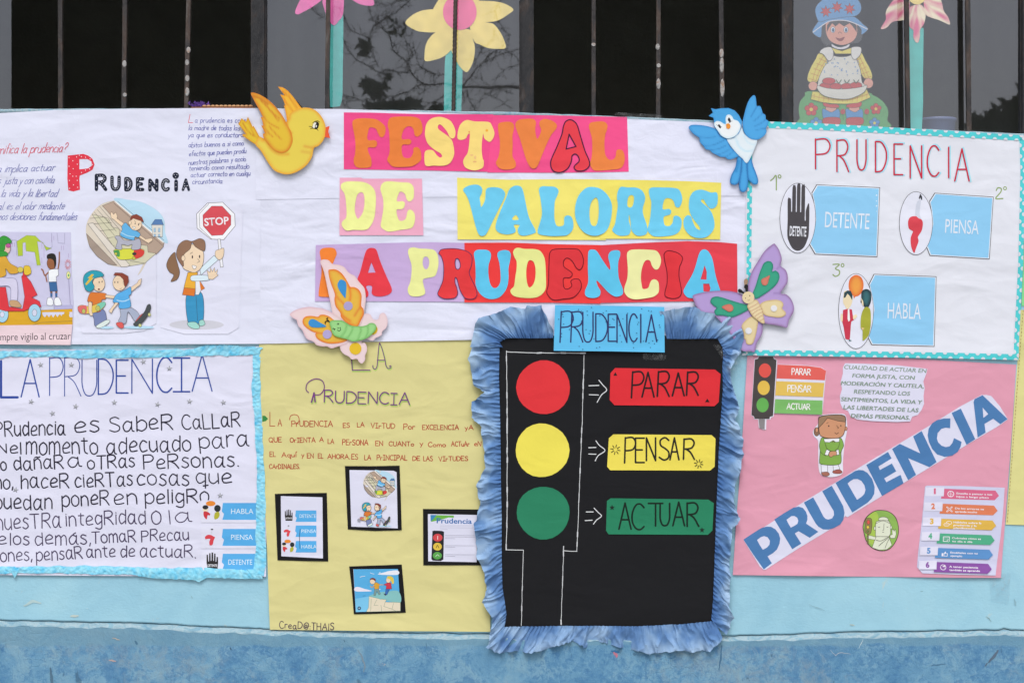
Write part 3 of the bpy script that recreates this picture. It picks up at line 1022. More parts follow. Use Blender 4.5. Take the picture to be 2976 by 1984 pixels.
# ---- bare tree across the yard, seen mirrored in the panes
m_bark = simple_col('bark', [(0.3, (0.045, 0.038, 0.032)), (0.7, (0.10, 0.085, 0.07))], 8, 0.9, 0.01, 30, stretch=(1, 1, 0.3))
m_leaf, nt, b = new_mat('leaf', 0.6, 0.2)
b.inputs['Base Color'].default_value = (0.045, 0.07, 0.028, 1)
YT = -9.0
def mirror_pt(X, Y, yt):
    t = (D + 2 * GD - yt) / (D + GD)
    k = (D + GD) / D
    return ((X - CX) / 1000 * k * t, yt, ZC + (CY - Y) / 1000 * k * t)
tree = thing('bare_tree', 'bare crooked tree in the yard, mirrored in the dark window glass', 'tree', 0, 0, at=(1.15, YT, 0))
MK = (D + 2 * GD - YT) / D / 1000
BR = [  # tile (1,0) zoom coordinates of the mirrored limbs: width first
    (34, '2700,830 2352,800 2150,805 2000,800 1880,800'), (17, '1900,800 1720,770 1550,775 1440,690 1400,610 1380,560 1300,500 1250,440 1225,320 1130,250 1080,235'),
    (14, '1400,670 1300,665 1210,640 1130,665 1020,600 920,550 830,430 800,340'), (15, '1080,240 1180,180 1260,130 1340,70 1400,10 1430,-60'),
    (10, '1400,10 1290,15 1200,50 1110,15 1060,-40'), (10, '1040,350 960,320 870,275 810,150 760,80 660,40'), (12, '1080,240 1050,330 1055,420 1100,560 1130,620'),
    (8, '1030,50 1050,130 1090,200 1110,220'), (9, '1120,230 1120,160 1180,140 1230,150'), (12, '1560,775 1480,790 1410,840 1300,875 1200,880 1130,860'),
    (9, '1560,780 1540,840 1480,900 1470,970'), (9, '1280,300 1310,240 1350,300 1400,480 1390,600'), (8, '1380,560 1440,520 1410,420 1450,260'),
    (10, '1640,680 1560,640 1500,600 1460,480 1440,380'), (9, '1730,680 1640,690 1500,610'), (14, '1900,790 1990,680 2060,600 2200,520 2352,470 2500,440'),
    (10, '2060,600 2100,560 2180,480 2260,450 2352,500 2450,590'), (12, '1940,830 1960,920 2010,1000 2030,1080'), (10, '1940,830 1850,900 1760,930 1640,1000'),
    (9, '1880,800 1700,900 1600,950 1520,1010'), (8, '2170,810 2080,740 2000,700'), (9, '2352,860 2230,820 2100,870 2030,960'), (8, '2352,1000 2200,900 2120,870'),
    (8, '820,880 900,900 980,920 1060,900 1130,860'), (7, '760,960 840,900 940,880'), (8, '500,70 560,130 640,180'), (7, '1180,640 1150,720 1160,800'),
    (8, '2400,600 2280,640 2180,760'), (9, '2250,0 2200,100 2230,200 2300,300 2352,330'), (8, '2000,620 2060,480 2160,380 2200,260')]
V, F = [], []
twV, twF = [], []
rt = random.Random(3)
for k, (wd, s_) in enumerate(BR):
    p = catmull(tr(T(1, 0), s_), False, 4)
    dy = (k % 5 - 2) * 0.22 if k > 3 else 0
    n = len(p)
    pts, rad = [], []
    for i, (x, y) in enumerate(p):
        f = i / (n - 1)
        yt = YT + dy * sin(pi * min(1, f * 1.3)) + 0.0
        pts.append(mirror_pt(x + rt.uniform(-1.2, 1.2), y + rt.uniform(-1.2, 1.2), yt))
        rad.append(wd / 3.161 * MK / 2 * (1 - 0.45 * f))
    a, b_ = tube(pts, rad, 6)
    mesh_obj('limb', a, b_, m_bark, tree, True)
    # twigs
    for q in range(2, n - 1, 2):
        for _ in range(2):
            X, Y = p[q]
            an = rt.uniform(0, 2 * pi)
            tw = [mirror_pt(X, Y, YT + dy)]
            L = rt.uniform(14, 42)
            for s2 in range(4):
                an += rt.uniform(-0.7, 0.7)
                X += cos(an) * L / 4
                Y += sin(an) * L / 4
                tw.append(mirror_pt(X, Y, YT + dy + rt.uniform(-.1, .1)))
            a, b_ = tube(tw, [1.5 * MK, 1.1 * MK, 0.8 * MK, 0.6 * MK, 0.5 * MK], 4)
            o = len(twV)
            twV += a
            twF += [tuple(o + i for i in f) for f in b_]
tw = mesh_obj('twigs', twV, twF, m_bark, tree)
tw['kind'] = 'stuff'
a0 = mirror_pt(744 + 2700 / 3.161, 830 / 3.161, YT)
a, b_ = tube([(a0[0] + .05, YT, 0), (a0[0] + .1, YT, 1.2), (a0[0] - 0.02, YT, 2.4), (a0[0] + .05, YT, a0[2]), (a0[0] + .3, YT, a0[2] + 1.6), (a0[0] + .2, YT, a0[2] + 3)], [.2, .16, .14, .12, .08, .03], 10)
mesh_obj('trunk', a, b_, m_bark, tree, True)
# leaf clusters: the drooping tufts seen low in the pane
V, F = [], []
for (cx, cy, rx, ry, nn_) in ((1060, 800, 80, 70, 45), (1010, 760, 40, 30, 30), (1150, 800, 50, 30, 30), (1100, 870, 50, 50, 40), (1260, 975, 180, 35, 80), (1080, 975, 60, 30, 30), (1420, 960, 80, 40, 60),
                              (980, 460, 70, 60, 9), (1010, 400, 50, 40, 6), (1300, 260, 80, 100, 8), (1220, 700, 25, 30, 8), (1680, 990, 70, 30, 20)):
    for _ in range(nn_):
        an = rt.uniform(0, 2 * pi)
        r = sqrt(rt.random())
        x = 744 + (cx + rx * r * cos(an)) / 3.161
        y = (cy + ry * r * sin(an)) / 3.161
        c = Vector(mirror_pt(x, y, YT + rt.uniform(-.3, .3)))
        u = Vector((rt.uniform(-1, 1), rt.uniform(-.4, .4), rt.uniform(-1, 0.4))).normalized() * rt.uniform(.035, .075)
        w_ = Vector((-u.z, rt.uniform(-.01, .01), u.x)) * 0.28
        s = len(V)
        V += [tuple(c - u), tuple(c + w_), tuple(c + u), tuple(c - w_)]
        F.append((s, s + 1, s + 2, s + 3))
lf = mesh_obj('foliage', V, F, m_leaf, tree)
lf['kind'] = 'stuff'
# low dark shrub mirrored at the foot of the far pane
sh = thing('dark_shrub', 'dark leafy shrub far across the yard, mirrored low in the end pane', 'shrub', 0, 0, at=(mirror_pt(2900, 360, YT)[0], YT, 0))
V, F = [], []
for _ in range(1500):
    x = rt.uniform(2820, 3060)
    y = 385 - abs(rt.gauss(0, 1)) * (20 + max(0, (x - 2860)) * 0.26) + 12
    c = Vector(mirror_pt(x, y, YT + rt.uniform(-.3, .3)))
    u = Vector((rt.uniform(-1, 1), rt.uniform(-.4, .4), rt.uniform(-1, 1))).normalized() * rt.uniform(.04, .09)
    w_ = Vector((-u.z, rt.uniform(-.01, .01), u.x)) * 0.45
    s = len(V)
    V += [tuple(c - u), tuple(c + w_), tuple(c + u), tuple(c - w_)]
    F.append((s, s + 1, s + 2, s + 3))
mesh_obj('crown', V, F, m_leaf, sh)
b0 = sh.location
for dx in (-.3, 0, .35):
    a, b_ = tube([(b0[0] + dx * .5, YT, 0), (b0[0] + dx, YT, 1.5), (b0[0] + dx * 1.4, YT, mirror_pt(2900, 380, YT)[2])], [.05, .04, .02], 6)
    mesh_obj('stem', a, b_, m_bark, sh, True)
# ================================================================== CENTRE BANNER
FA, FB, FC_, FD_, FE, FF = (990, 310, 4), (1300, 310, 4), (1560, 480, 4), (900, 640, 4), (1300, 640, 4), (1660, 640, 4)
WHITE = C('#e1e1f4')
def paper_noise(base, a=0.03, s=60, seed=1):
    def f(x, y):
        k = 1 + a * n2(x, y, s, seed)
        return tuple(min(.9, q * k) for q in base)
    return f
banner = thing('festival_banner', 'long white paper banner with big cut-out letters on bright coloured strips', 'banner', 1458, 985, 6)
HB = sheet_height(6.0, 1.6, 31, 300, lambda x, y: 1.6 * exp(-((y - 985) / 26.0) ** 2) * (0.5 + 0.5 * sin(x / 90)), (('x', 1120, 0, .7), ('x', 1860, 0, .6), ('y', 455, .01, .6), ('y', 780, 0, .6)))
HB2 = lambda x, y: HB(x, y) - 0.9
p = Piece(HB2)
p.sheet([[(744, 574), (1480, 566), (2172, 566), (2168, 980), (1500, 985), (748, 999), (745, 800)]], WHITE, grid=12)
p.build('lower_sheet', 'banner', banner)
p = Piece(HB)
p.sheet([[(746, 317), (1000, 318), (1492, 338), (1490, 572), (1100, 575), (744, 581)]], WHITE, grid=12)
p.build('upper_sheet', 'banner', banner)
p = Piece(lambda x, y: HB(x, y) + 0.3)
p.sheet([[(1478, 337), (1835, 347), (2174, 362), (2172, 570), (1476, 572)]], C('#e2e2f6'), grid=12)
p.build('upper_sheet', 'banner', banner)

def strip(fr, pts, col, z=0.6, curl=0.0, y_edge=None, name='paper_strip', parent=banner, H=HB, mat='card', label=None):
    o = tr(fr, pts)
    by = max(q[1] for q in o); ty = min(q[1] for q in o)
    H2 = lambda x, y: H(x, y) + z + curl * (exp(-((by - y) / 9.0) ** 2) * (.5 + .5 * n2(x, 0, 70, 3)) + exp(-((y - ty) / 9.0) ** 2) * (.5 + .5 * n2(x, 9, 60, 5)))
    q = Piece(H2)
    q.sheet([o], C(col), grid=9, thick=0.3)
    return q.build(name, mat, parent, label), H2
def letter(fr, pts, col, parent, H, holes=(), hs=True, ol=None, ow=1.8, z=0.9, smooth=True, name='letter', mat='card', label=None, seed=0):
    """a cut-out paper letter, a little lifted at its ends"""
    o = tr(fr, pts)
    by = max(q[1] for q in o)
    sd = random.Random(int(o[0][0] * 3 + o[0][1])).random()
    H2 = lambda x, y: H(x, y) + z + (0.2 + 1.3 * sd) * exp(-((by - y) / 10.0) ** 2) + 0.5 * n2(x, y, 40, sd * 9)
    q = Piece(H2, fr)
    base = C(col)
    q.p(pts, paper_noise(base, .05, 22, sd * 7), smooth, holes, hs, thick=0.35, grid=7, side=mix(base, (0, 0, 0), .15))  # side walls mixed towards black: rim shading put into the colour
    if ol:
        q.z = 0.45
        for s_ in [pts] + list(holes):
            q.l(s_ if isinstance(s_, str) else s_, ol, ow, smooth if s_ is pts else hs, True)
    return q.build(name, mat, parent, label), H2
PINK, PINK2 = '#ef4f8c', '#f5558f'
s1, h1 = strip(FA, '40,73 350,75 600,84 950,92 1775,95 1707,762 1000,745 40,732', PINK, curl=1.2, label='hot pink strip with the first letters of FESTIVAL')
s2, h2 = strip(FB, '467,104 1100,105 2088,125 2107,760 1300,772 467,770', PINK2, z=0.3, curl=1.2, label='hot pink strip with the last letters of FESTIVAL')
OR1, OR2, YL, RD = '#ea8241', '#ec8547', '#fbd982', '#e74450'
letter(FA, '140,190 165,155 260,140 400,150 470,185 520,240 522,310 495,358 460,355 435,310 410,262 345,248 322,300 318,390 400,395 425,420 422,460 395,480 322,482 328,540 358,610 360,690 320,714 220,716 175,695 155,650 158,600 170,560 175,450 165,350 145,250', OR1, s1, h1)
letter(FA, '555,180 570,145 620,125 780,120 880,130 930,165 952,230 950,300 905,352 865,340 848,270 820,238 770,240 728,290 715,380 800,383 825,410 800,445 720,452 715,540 740,595 810,598 845,540 848,490 890,475 925,505 938,560 932,630 850,690 760,705 620,703 565,660 545,620 570,540 572,440 565,300 550,230', OR1, s1, h1)
def stains(ob_pts, fr, col, parent, H):
    q = Piece(lambda x, y: H(x, y) + 1.75, fr)
    for (x, y, r) in ob_pts:
        q.e(x, y, r, r * .7, col)
    return q
lt, hl = letter(FA, '1040,155 1100,130 1180,128 1270,165 1310,220 1335,290 1330,355 1305,375 1270,360 1235,290 1165,215 1135,225 1135,262 1180,300 1250,350 1300,410 1322,540 1300,620 1260,670 1190,692 1080,690 1020,697 985,680 975,600 990,520 1070,512 1120,570 1155,597 1180,585 1165,550 1100,510 1020,440 985,350 985,270 1000,205', YL, s1, h1)
_, hT = letter(FA, '1465,162 1560,178 1720,185 1760,230 1788,310 1775,370 1735,415 1700,400 1668,370 1658,320 1645,400 1640,500 1650,600 1665,640 1655,710 1590,742 1520,742 1450,710 1425,650 1440,600 1478,540 1495,430 1502,320 1480,330 1455,375 1400,393 1365,380 1358,345 1370,270 1400,205', YL, s1, h1)
q = Piece(hT, FA, .45, .02)
for (x, y, rx, ry, c) in ((1495, 300, 9, 12, '#f0a060'), (1700, 283, 15, 15, '#f2ac3e'), (1525, 568, 20, 10, '#efbd80'), (1565, 595, 12, 22, '#efc084'), (1560, 645, 22, 10, '#eeb97c')):
    q.e(x, y, rx, ry, c)
q.build('glue_stain', 'ink', s1)
letter(FA, '1830,240 1840,200 1900,183 1970,183 2010,210 2015,265 1998,340 2000,450 1998,580 2030,640 2035,700 1990,730 1900,737 1840,715 1805,660 1830,600 1848,520 1850,400 1835,310', OR2, s2, h2)
letter(FB, '790,215 820,165 900,148 1000,150 1030,190 1022,250 1025,310 1045,380 1080,320 1090,270 1070,220 1080,170 1130,148 1210,165 1268,210 1265,260 1210,330 1150,450 1100,570 1050,690 1010,725 970,712 930,650 900,570 850,400 810,290', OR2, s2, h2)
letter(FB, '1345,250 1370,185 1420,158 1470,175 1510,225 1550,360 1600,520 1650,640 1645,700 1590,745 1510,750 1475,720 1480,690 1530,640 1525,590 1490,555 1450,575 1440,640 1400,720 1330,765 1260,765 1215,730 1200,660 1220,590 1270,480 1330,330', RD, s2, h2,
       ['1415,325 1380,498 1495,468'], False, '#4b2440', 3.3)
letter(FB, '1645,240 1660,195 1740,178 1820,180 1858,215 1855,270 1835,330 1825,430 1835,560 1880,620 1930,615 1955,580 1965,515 2000,500 2040,520 2060,590 2050,670 2010,720 1930,735 1730,748 1680,720 1658,665 1675,600 1683,500 1680,380 1660,300', OR2, s2, h2)
# second row
s3, h3 = strip(FA, '-8,830 240,830 265,842 948,841 963,1497 -10,1497', '#efabc5', curl=.8, label='pale pink strip with DE')
LG = '#eff09c'
letter(FA, '5,930 20,895 90,873 250,878 340,910 395,970 412,1050 410,1160 395,1290 350,1390 290,1435 150,1435 85,1445 45,1425 15,1375 25,1335 68,1290 70,1180 60,1070 45,1010 10,960', LG, s3, h3, ['200,1025 245,997 275,1035 280,1130 270,1200 250,1255 205,1305 175,1250 168,1180 180,1090'])
letter(FA, '465,960 485,900 550,872 700,882 800,890 845,930 855,1000 845,1075 800,1107 770,1080 745,1015 690,995 655,1098 725,1102 750,1130 735,1180 700,1197 655,1200 660,1270 690,1328 755,1310 780,1220 810,1200 850,1225 868,1290 855,1370 820,1415 700,1435 580,1455 520,1440 470,1395 480,1310 498,1200 498,1090 480,1020', LG, s3, h3)
s4, h4 = strip(FB, '115,830 700,852 1400,846 1778,848 1842,1553 600,1547 120,1545', '#f3e477', z=.3, curl=1.2, label='yellow strip with the first letters of VALORES')
s5, h5 = strip(FC_, '735,170 1300,178 1800,192 2140,208 2128,865 1300,858 735,858', '#f0e06c', z=.9, curl=1.0, label='yellow strip with the last letters of VALORES')
BL_ = '#71cbef'
for pr, hh_, fr, pts, ho in (
    (s4, h4, FB, '185,970 230,930 310,910 370,918 405,955 400,1010 378,1060 385,1120 395,1170 435,1100 445,1030 450,970 490,943 580,943 640,965 672,1010 660,1070 610,1170 540,1310 460,1470 415,1505 370,1490 335,1410 300,1280 255,1110 220,1030', []),
    (s4, h4, FB, '720,970 770,928 820,922 860,940 885,1000 910,1120 950,1290 1025,1440 1005,1475 890,1503 830,1480 820,1420 840,1380 775,1378 795,1440 775,1470 690,1487 600,1465 562,1415 575,1330 620,1210 680,1070', ['795,1262 752,1305 765,1320 820,1320 832,1308']),
    (s4, h4, FB, '1065,970 1100,930 1170,930 1250,937 1292,975 1280,1030 1250,1100 1243,1200 1245,1310 1270,1385 1320,1393 1355,1370 1360,1290 1400,1265 1445,1290 1465,1370 1450,1440 1390,1495 1300,1505 1190,1505 1070,1485 1050,1440 1080,1340 1100,1240 1085,1090', []),
    (s4, h5, FB, '1610,950 1690,937 1780,960 1860,1030 1905,1120 1912,1210 1890,1350 1850,1440 1780,1490 1690,1503 1600,1470 1540,1410 1500,1330 1483,1250 1490,1140 1530,1030', ['1690,1085 1725,1060 1750,1090 1760,1180 1755,1290 1735,1370 1705,1392 1670,1370 1652,1290 1652,1200 1665,1130']),
    (s5, h5, FC_, '940,310 975,257 1050,262 1150,265 1215,295 1250,350 1255,410 1230,500 1235,580 1270,680 1285,760 1260,810 1180,825 1130,800 1095,745 1085,640 1070,580 1068,650 1090,740 1075,800 1040,820 960,822 905,795 875,755 905,690 925,580 940,470 930,380', ['1060,380 1085,352 1120,358 1128,400 1115,470 1085,497 1052,480 1050,430']),
    (s5, h5, FC_, '1300,300 1330,265 1450,263 1580,268 1650,290 1685,370 1680,440 1650,492 1610,485 1590,430 1560,395 1500,388 1470,430 1462,515 1530,512 1558,535 1545,575 1475,602 1472,660 1490,705 1540,708 1575,670 1590,600 1640,595 1678,640 1675,720 1640,785 1560,820 1400,833 1330,815 1285,760 1300,690 1318,590 1328,440 1310,370', []),
    (s5, h5, FC_, '1830,305 1900,288 1960,300 2020,322 2075,318 2098,345 2095,450 2060,500 2010,505 1970,460 1935,405 1910,405 1910,430 1990,500 2040,580 2062,690 2040,770 1970,835 1880,850 1790,825 1725,760 1702,690 1710,620 1750,585 1790,600 1810,660 1850,735 1895,755 1885,715 1840,660 1790,585 1765,500 1770,400 1790,345', [])):
    letter(fr, pts, BL_, pr, hh_, ho)
# third row
s6, h6 = strip(FD_, '75,290 1100,262 1400,258 1802,265 1795,950 900,943 65,942', '#c9addc', z=.3, curl=1.0, label='lilac strip with LA and the first letter of PRUDENCIA')
s7, h7 = strip(FE, '200,265 700,262 1200,280 1778,290 1778,970 1200,958 200,955', '#ee4141', z=.9, curl=1.2, label='bright red strip with UDE')
s8, h8 = strip(FF, '335,292 900,262 1350,245 1700,255 1925,275 1930,900 1928,945 1400,942 900,950 335,962', '#e44552', z=.6, curl=1.2, label='crimson strip with the last letters of PRUDENCIA')
letter(FD_, '120,370 150,330 220,320 290,330 318,385 300,440 265,520 220,600 225,740 250,800 310,810 340,770 370,760 400,820 380,880 300,892 130,888 108,860 118,760 140,620 135,470', '#f5873a', s6, h6)
letter(FD_, '650,380 690,330 740,325 780,350 820,470 890,640 955,790 940,850 860,882 770,882 725,850 725,768 660,768 685,840 680,885 640,895 590,870 560,790 560,680 590,600', '#e7404c', s6, h6, ['720,490 680,612 768,608'], False)
letter(FD_, '1145,370 1160,330 1210,317 1280,330 1380,335 1450,350 1490,410 1498,520 1470,630 1430,660 1325,685 1325,750 1345,830 1330,865 1270,885 1190,883 1150,850 1143,790 1170,720 1185,620 1185,520 1160,440', '#ecec9e', s6, h6, ['1315,500 1325,440 1352,422 1380,440 1392,490 1380,550 1355,572 1330,555'])
letter(FD_, '1500,390 1530,345 1620,332 1720,335 1820,360 1875,400 1890,450 1880,530 1855,610 1880,680 1930,790 1945,870 1900,915 1820,910 1780,870 1745,800 1715,690 1695,665 1690,720 1715,800 1720,860 1680,905 1570,912 1510,885 1490,850 1520,780 1550,700 1560,600 1555,500 1530,420', '#e63f43', s6, h7,
       ['1690,490 1700,450 1720,445 1745,480 1752,540 1730,572 1700,560'], True, '#55315a', 2.0)
BB2 = '#62c5ec'
letter(FE, '310,390 340,350 400,343 470,350 505,385 505,440 480,530 480,640 500,740 535,785 580,780 615,720 618,620 605,500 582,410 600,365 660,348 715,358 738,400 730,470 712,560 712,680 690,790 620,885 530,917 440,900 370,840 330,750 330,640 325,500', BB2, s7, h7)
letter(FE, '765,370 790,330 830,322 900,335 1010,337 1080,360 1125,430 1140,520 1145,640 1145,780 1110,850 1040,895 930,905 800,890 745,855 735,810 775,765 790,660 805,560 805,480 780,430', '#e9e996', s7, h7, ['920,560 940,480 970,466 1005,490 1025,570 1020,680 995,750 955,782 930,740 918,650'])
letter(FE, '1185,420 1200,365 1260,338 1480,335 1540,360 1575,430 1580,500 1560,560 1530,577 1495,550 1460,490 1420,450 1380,443 1350,480 1355,540 1400,575 1445,610 1450,640 1420,668 1352,675 1350,760 1370,798 1410,797 1447,760 1435,710 1470,685 1530,690 1558,750 1540,820 1465,895 1350,915 1240,928 1180,885 1155,830 1175,740 1180,560', '#de3b42', s7, h7, ol='#5c1626', ow=2.1)
letter(FE, '1635,400 1650,350 1700,343 1740,365 1800,460 1885,577 1887,510 1868,430 1890,370 1950,350 2000,360 2008,410 1985,490 1985,620 2000,700 2038,800 2035,860 1980,888 1930,880 1860,830 1740,703 1745,760 1778,820 1770,875 1720,902 1650,900 1605,875 1600,820 1635,720 1632,560', BB2, s8, h7)
letter(FF, '645,410 665,360 730,342 900,345 990,360 1035,430 1038,500 1010,565 970,572 935,530 915,475 880,463 845,490 815,580 808,680 820,770 835,800 890,788 910,740 930,700 970,688 1010,720 1018,800 1005,850 950,890 850,910 740,920 660,895 615,830 620,770 648,680 655,560', '#eeebaa', s8, h8)
letter(FF, '1075,400 1100,365 1150,358 1240,385 1290,435 1280,490 1255,550 1250,650 1270,760 1280,840 1255,890 1200,910 1140,905 1090,880 1090,820 1112,730 1110,600 1085,480', '#e03a42', s8, h8, ol='#5c1626', ow=2.1)
letter(FF, '1480,400 1515,348 1560,343 1600,375 1640,460 1680,660 1730,820 1735,885 1640,905 1560,905 1400,905 1340,890 1302,830 1330,760 1400,640 1440,540', BB2, s8, h8, ['1548,525 1500,688 1570,692 1572,600', '1530,738 1600,738 1615,790 1605,830 1535,830'], False)
# ================================================================== PAINTED FOAM FIGURES
def airbrush(fr, pts, main, edge, wd, strokes=(), smooth=True, amt=1.0):
    """colour function: sprayed darker rim and sprayed strokes, as painted on the foam"""
    lp = tr(fr, pts)
    if smooth:
        lp = catmull(lp, True, 3)
    main, edge = C(main), C(edge)
    st = [(catmull(tr(fr, s), False, 4) if len(tr(fr, s)) > 2 else tr(fr, s), C(c), w) for s, c, w in strokes]
    def f(x, y):
        d = seg_dist(x, y, lp)
        c = mix(main, edge, amt * exp(-(d / wd) ** 2) * (1 + .35 * n2(x, y, 25, 5)))
        for s, cc, w in st:
            ds = seg_dist(x, y, s, False)
            c = mix(c, cc, .85 * exp(-(ds / w) ** 2))
        return c
    return f
def foam(name, parent, fr, pts, main, edge=None, wd=5, strokes=(), z=0, th=2.5, smooth=True, grid=4.5, mat='foam', label=None, side=None, H=None, amt=1.0):
    H = H or parent_H[parent.name]
    q = Piece(lambda x, y: H(x, y) + z, fr)
    col = airbrush(fr, pts, main, edge or main, wd, strokes, smooth, amt) if (edge or strokes) else C(main)
    q.p(pts, col, smooth, thick=th, grid=grid, side=C(side) if side else C(main))
    return q
parent_H = {}
def flat(b):
    return lambda x, y: b + 0.6 * n2(x, y, 200, 5)

# ---- yellow bird
YB = (600, 200, 4)
bird = thing('foam_bird', 'yellow foam bird with a raised wing and a small red beak', 'craft bird', 850, 500, 14, group='foam birds on the banner corners')
Hb = flat(13)
parent_H[bird.name] = Hb
q = foam('tail', bird, YB, '380,650 420,585 470,625 492,568 548,685 558,672 625,795 700,830 760,900 720,990 620,915 520,850 425,785 440,765 470,770', '#e3c032', '#d9912a', 4, [('430,640 500,740 560,790', '#c97a22', 2.2), ('500,640 560,760 610,830', '#d08a28', 2)], 0, 2.5, False)
q.build('tail', 'foam', bird)
q = foam('far_wing', bird, YB, '838,218 900,228 960,270 1020,340 1115,470 1080,520 1010,560 945,615 930,520 908,430 925,440 900,370 865,310 918,320 880,270', '#f0b93a', '#e8962c', 4, [('900,270 980,350 1060,470', '#d98425', 2.5), ('900,350 960,430 1020,520', '#e08c28', 2.5)], 0.2, 2.5, False)
q.build('wing', 'foam', bird)
q = foam('body', bird, YB, '945,620 975,540 1040,490 1120,465 1200,465 1270,490 1330,545 1375,620 1395,700 1390,780 1360,850 1310,905 1258,932 1240,1020 1210,1080 1160,1140 1090,1190 1010,1225 940,1235 870,1222 800,1190 740,1120 690,1040 640,960 580,890 600,830 640,800 700,830', '#e6cc52', '#e9a53a', 6,
         [('945,620 960,700 1000,760', '#dd9430', 3), ('1150,910 1200,920 1258,930', '#dfa040', 4), ('1120,970 1220,985', '#dfb34a', 5), ('700,850 760,940 850,1000 960,1000', '#e0a038', 4)], 1.2, 2.8)
q.build('body', 'foam', bird)
q = foam('near_wing', bird, YB, '528,293 600,300 680,340 750,390 820,460 890,550 940,640 1000,760 1010,860 960,960 880,990 800,960 730,890 680,820 668,765 690,760 650,670 670,672 660,620 642,570 665,575 620,480 560,370', '#e3bb38', '#d9822a', 7,
         [('640,380 740,480 850,620', '#cf7a26', 2.2), ('690,420 780,520 860,590', '#d3802a', 2), ('670,560 740,640 850,700', '#d5862a', 2.2), ('690,700 730,750 780,800', '#d5862a', 2.2), ('740,680 810,760 880,830', '#d5862a', 2), ('560,330 640,360 720,420', '#c86d22', 4)], 2.2, 2.6)
q.build('wing', 'foam', bird)
q = Piece(lambda x, y: Hb(x, y) + 3.4, YB)
q.p('1395,690 1440,675 1425,745 1447,815 1385,805', '#ea5a35', False, thick=1.0)
q.build('beak', 'foam', bird)
q = Piece(lambda x, y: Hb(x, y) + 4.1, YB, 0.1)
q.p('1240,690 1250,650 1280,625 1315,640 1312,680 1290,712 1260,708', '#2a2420')
q.p('1244,692 1250,652 1272,632 1285,640 1275,670 1262,704', '#efe9dc')
q.e(1290, 680, 20, 30, '#1c1a1a'); q.e(1285, 678, 7, 14, '#e8e8e8')
q.l('1202,680 1225,682 1245,700 1290,712 1308,728', '#2a2420', 1.5)
q.l('1245,640 1270,622 1300,618 1325,632', '#2a2420', 1.5); q.l('1290,625 1308,612', '#2a2420', 1); q.l('1215,705 1245,705', '#2a2420', 1.2)
q.build('eye', 'ink', bird)

# ---- blue bird
UB = (1820, 230, 4)
bb = thing('foam_bird', 'blue and white foam bird with spread wings and an orange beak', 'craft bird', 2130, 460, 13, group='foam birds on the banner corners')
Hb2 = flat(12)
parent_H[bb.name] = Hb2
for s_, lines in (('1290,905 1340,930 1335,1020 1310,1180 1270,1232 1225,1230 1198,1200 1215,1120 1260,1030', [('1300,960 1270,1080', '#2f86c8', 4)]),
                  ('1395,985 1440,930 1470,1020 1505,1110 1525,1180 1515,1225 1475,1230 1430,1195 1400,1150', []),
                  ('1335,935 1390,980 1400,1060 1410,1180 1400,1270 1375,1312 1335,1318 1305,1280 1305,1200 1325,1060', [])):
    foam('f', bb, UB, s_, '#4ba4e2', '#2a6fb0', 3.5, lines, 0.4 if s_[0:3] != '133' else 1.4, 2.2, H=Hb2).build('tail_feather', 'foam', bb)
foam('w', bb, UB, '720,580 735,550 780,540 900,550 1000,575 1055,610 1075,660 1165,710 1200,790 1250,840 1300,895 1220,938 1170,938 1140,915 1090,912 1040,888 990,862 960,832 920,825 890,785 850,740 840,690 780,650', '#4fa6e3', '#3a88ca', 3.5,
     [('850,682 950,688 1030,680', '#347fc0', 1.8), ('890,780 1000,775 1130,720', '#347fc0', 1.8), ('965,832 1060,820 1150,780', '#347fc0', 1.8), ('1040,890 1130,860 1190,825', '#3a85c6', 1.8), ('1140,915 1190,885 1230,850', '#3a85c6', 1.6)], 0.8, 2.4).build('wing', 'foam', bb)
foam('b', bb, UB, '1165,708 1240,690 1320,600 1335,570 1360,640 1420,690 1510,712 1480,820 1445,900 1392,983 1340,930 1300,895 1240,830 1195,770', '#e3ecf4', '#cfe0ee', 4,
     [('1280,730 1310,800 1380,845 1450,840', '#bfe0f2', 2.5), ('1260,690 1290,780 1350,830', '#cfe6f4', 2.5), ('1350,660 1400,740 1470,770', '#cfe6f4', 2.5)], 1.8, 2.4).build('body', 'foam', bb)
foam('w', bb, UB, '1360,430 1390,320 1420,250 1465,200 1490,210 1500,260 1508,322 1545,325 1568,375 1575,405 1608,430 1612,475 1642,500 1635,545 1615,580 1620,625 1590,670 1520,712 1450,708 1390,670 1355,610 1342,520', '#4fa6e3', '#3f90d2', 3.5,
     [('1508,325 1470,400 1440,450', '#3a85c6', 1.8), ('1575,405 1520,460 1470,500', '#3a85c6', 1.8), ('1612,478 1560,520 1480,560', '#3a85c6', 1.8), ('1615,580 1560,590 1500,600', '#3a85c6', 1.6)], 2.6, 2.4).build('wing', 'foam', bb)
foam('h', bb, UB, '976,350 1030,362 1100,350 1180,348 1250,375 1300,430 1335,500 1330,560 1300,640 1240,690 1165,705 1090,670 1050,610 1015,560 1012,495 1005,460 950,438 1000,400', '#4aa3e0', '#3f93d4', 3, (), 3.0, 2.4, False).build('head', 'foam', bb)
q = Piece(lambda x, y: Hb2(x, y) + 5.4, UB, 0.2)
q.p('1145,470 1160,430 1195,425 1225,450 1240,480 1290,500 1320,560 1295,630 1245,680 1165,700 1095,665 1055,610 1020,560 1015,520 1045,498 1085,505 1125,530 1148,535', airbrush(UB, '1145,470 1160,430 1195,425 1225,450 1240,480 1290,500 1320,560 1295,630 1245,680 1165,700 1095,665 1055,610 1020,560 1015,520 1045,498 1085,505 1125,530 1148,535', '#eef1f5', '#cfe4f0', 3), grid=6, thick=.4)
q.e(1190, 488, 13, 30, '#252a35', rot=-.3); q.e(1075, 560, 12, 26, '#252a35', rot=-.5)
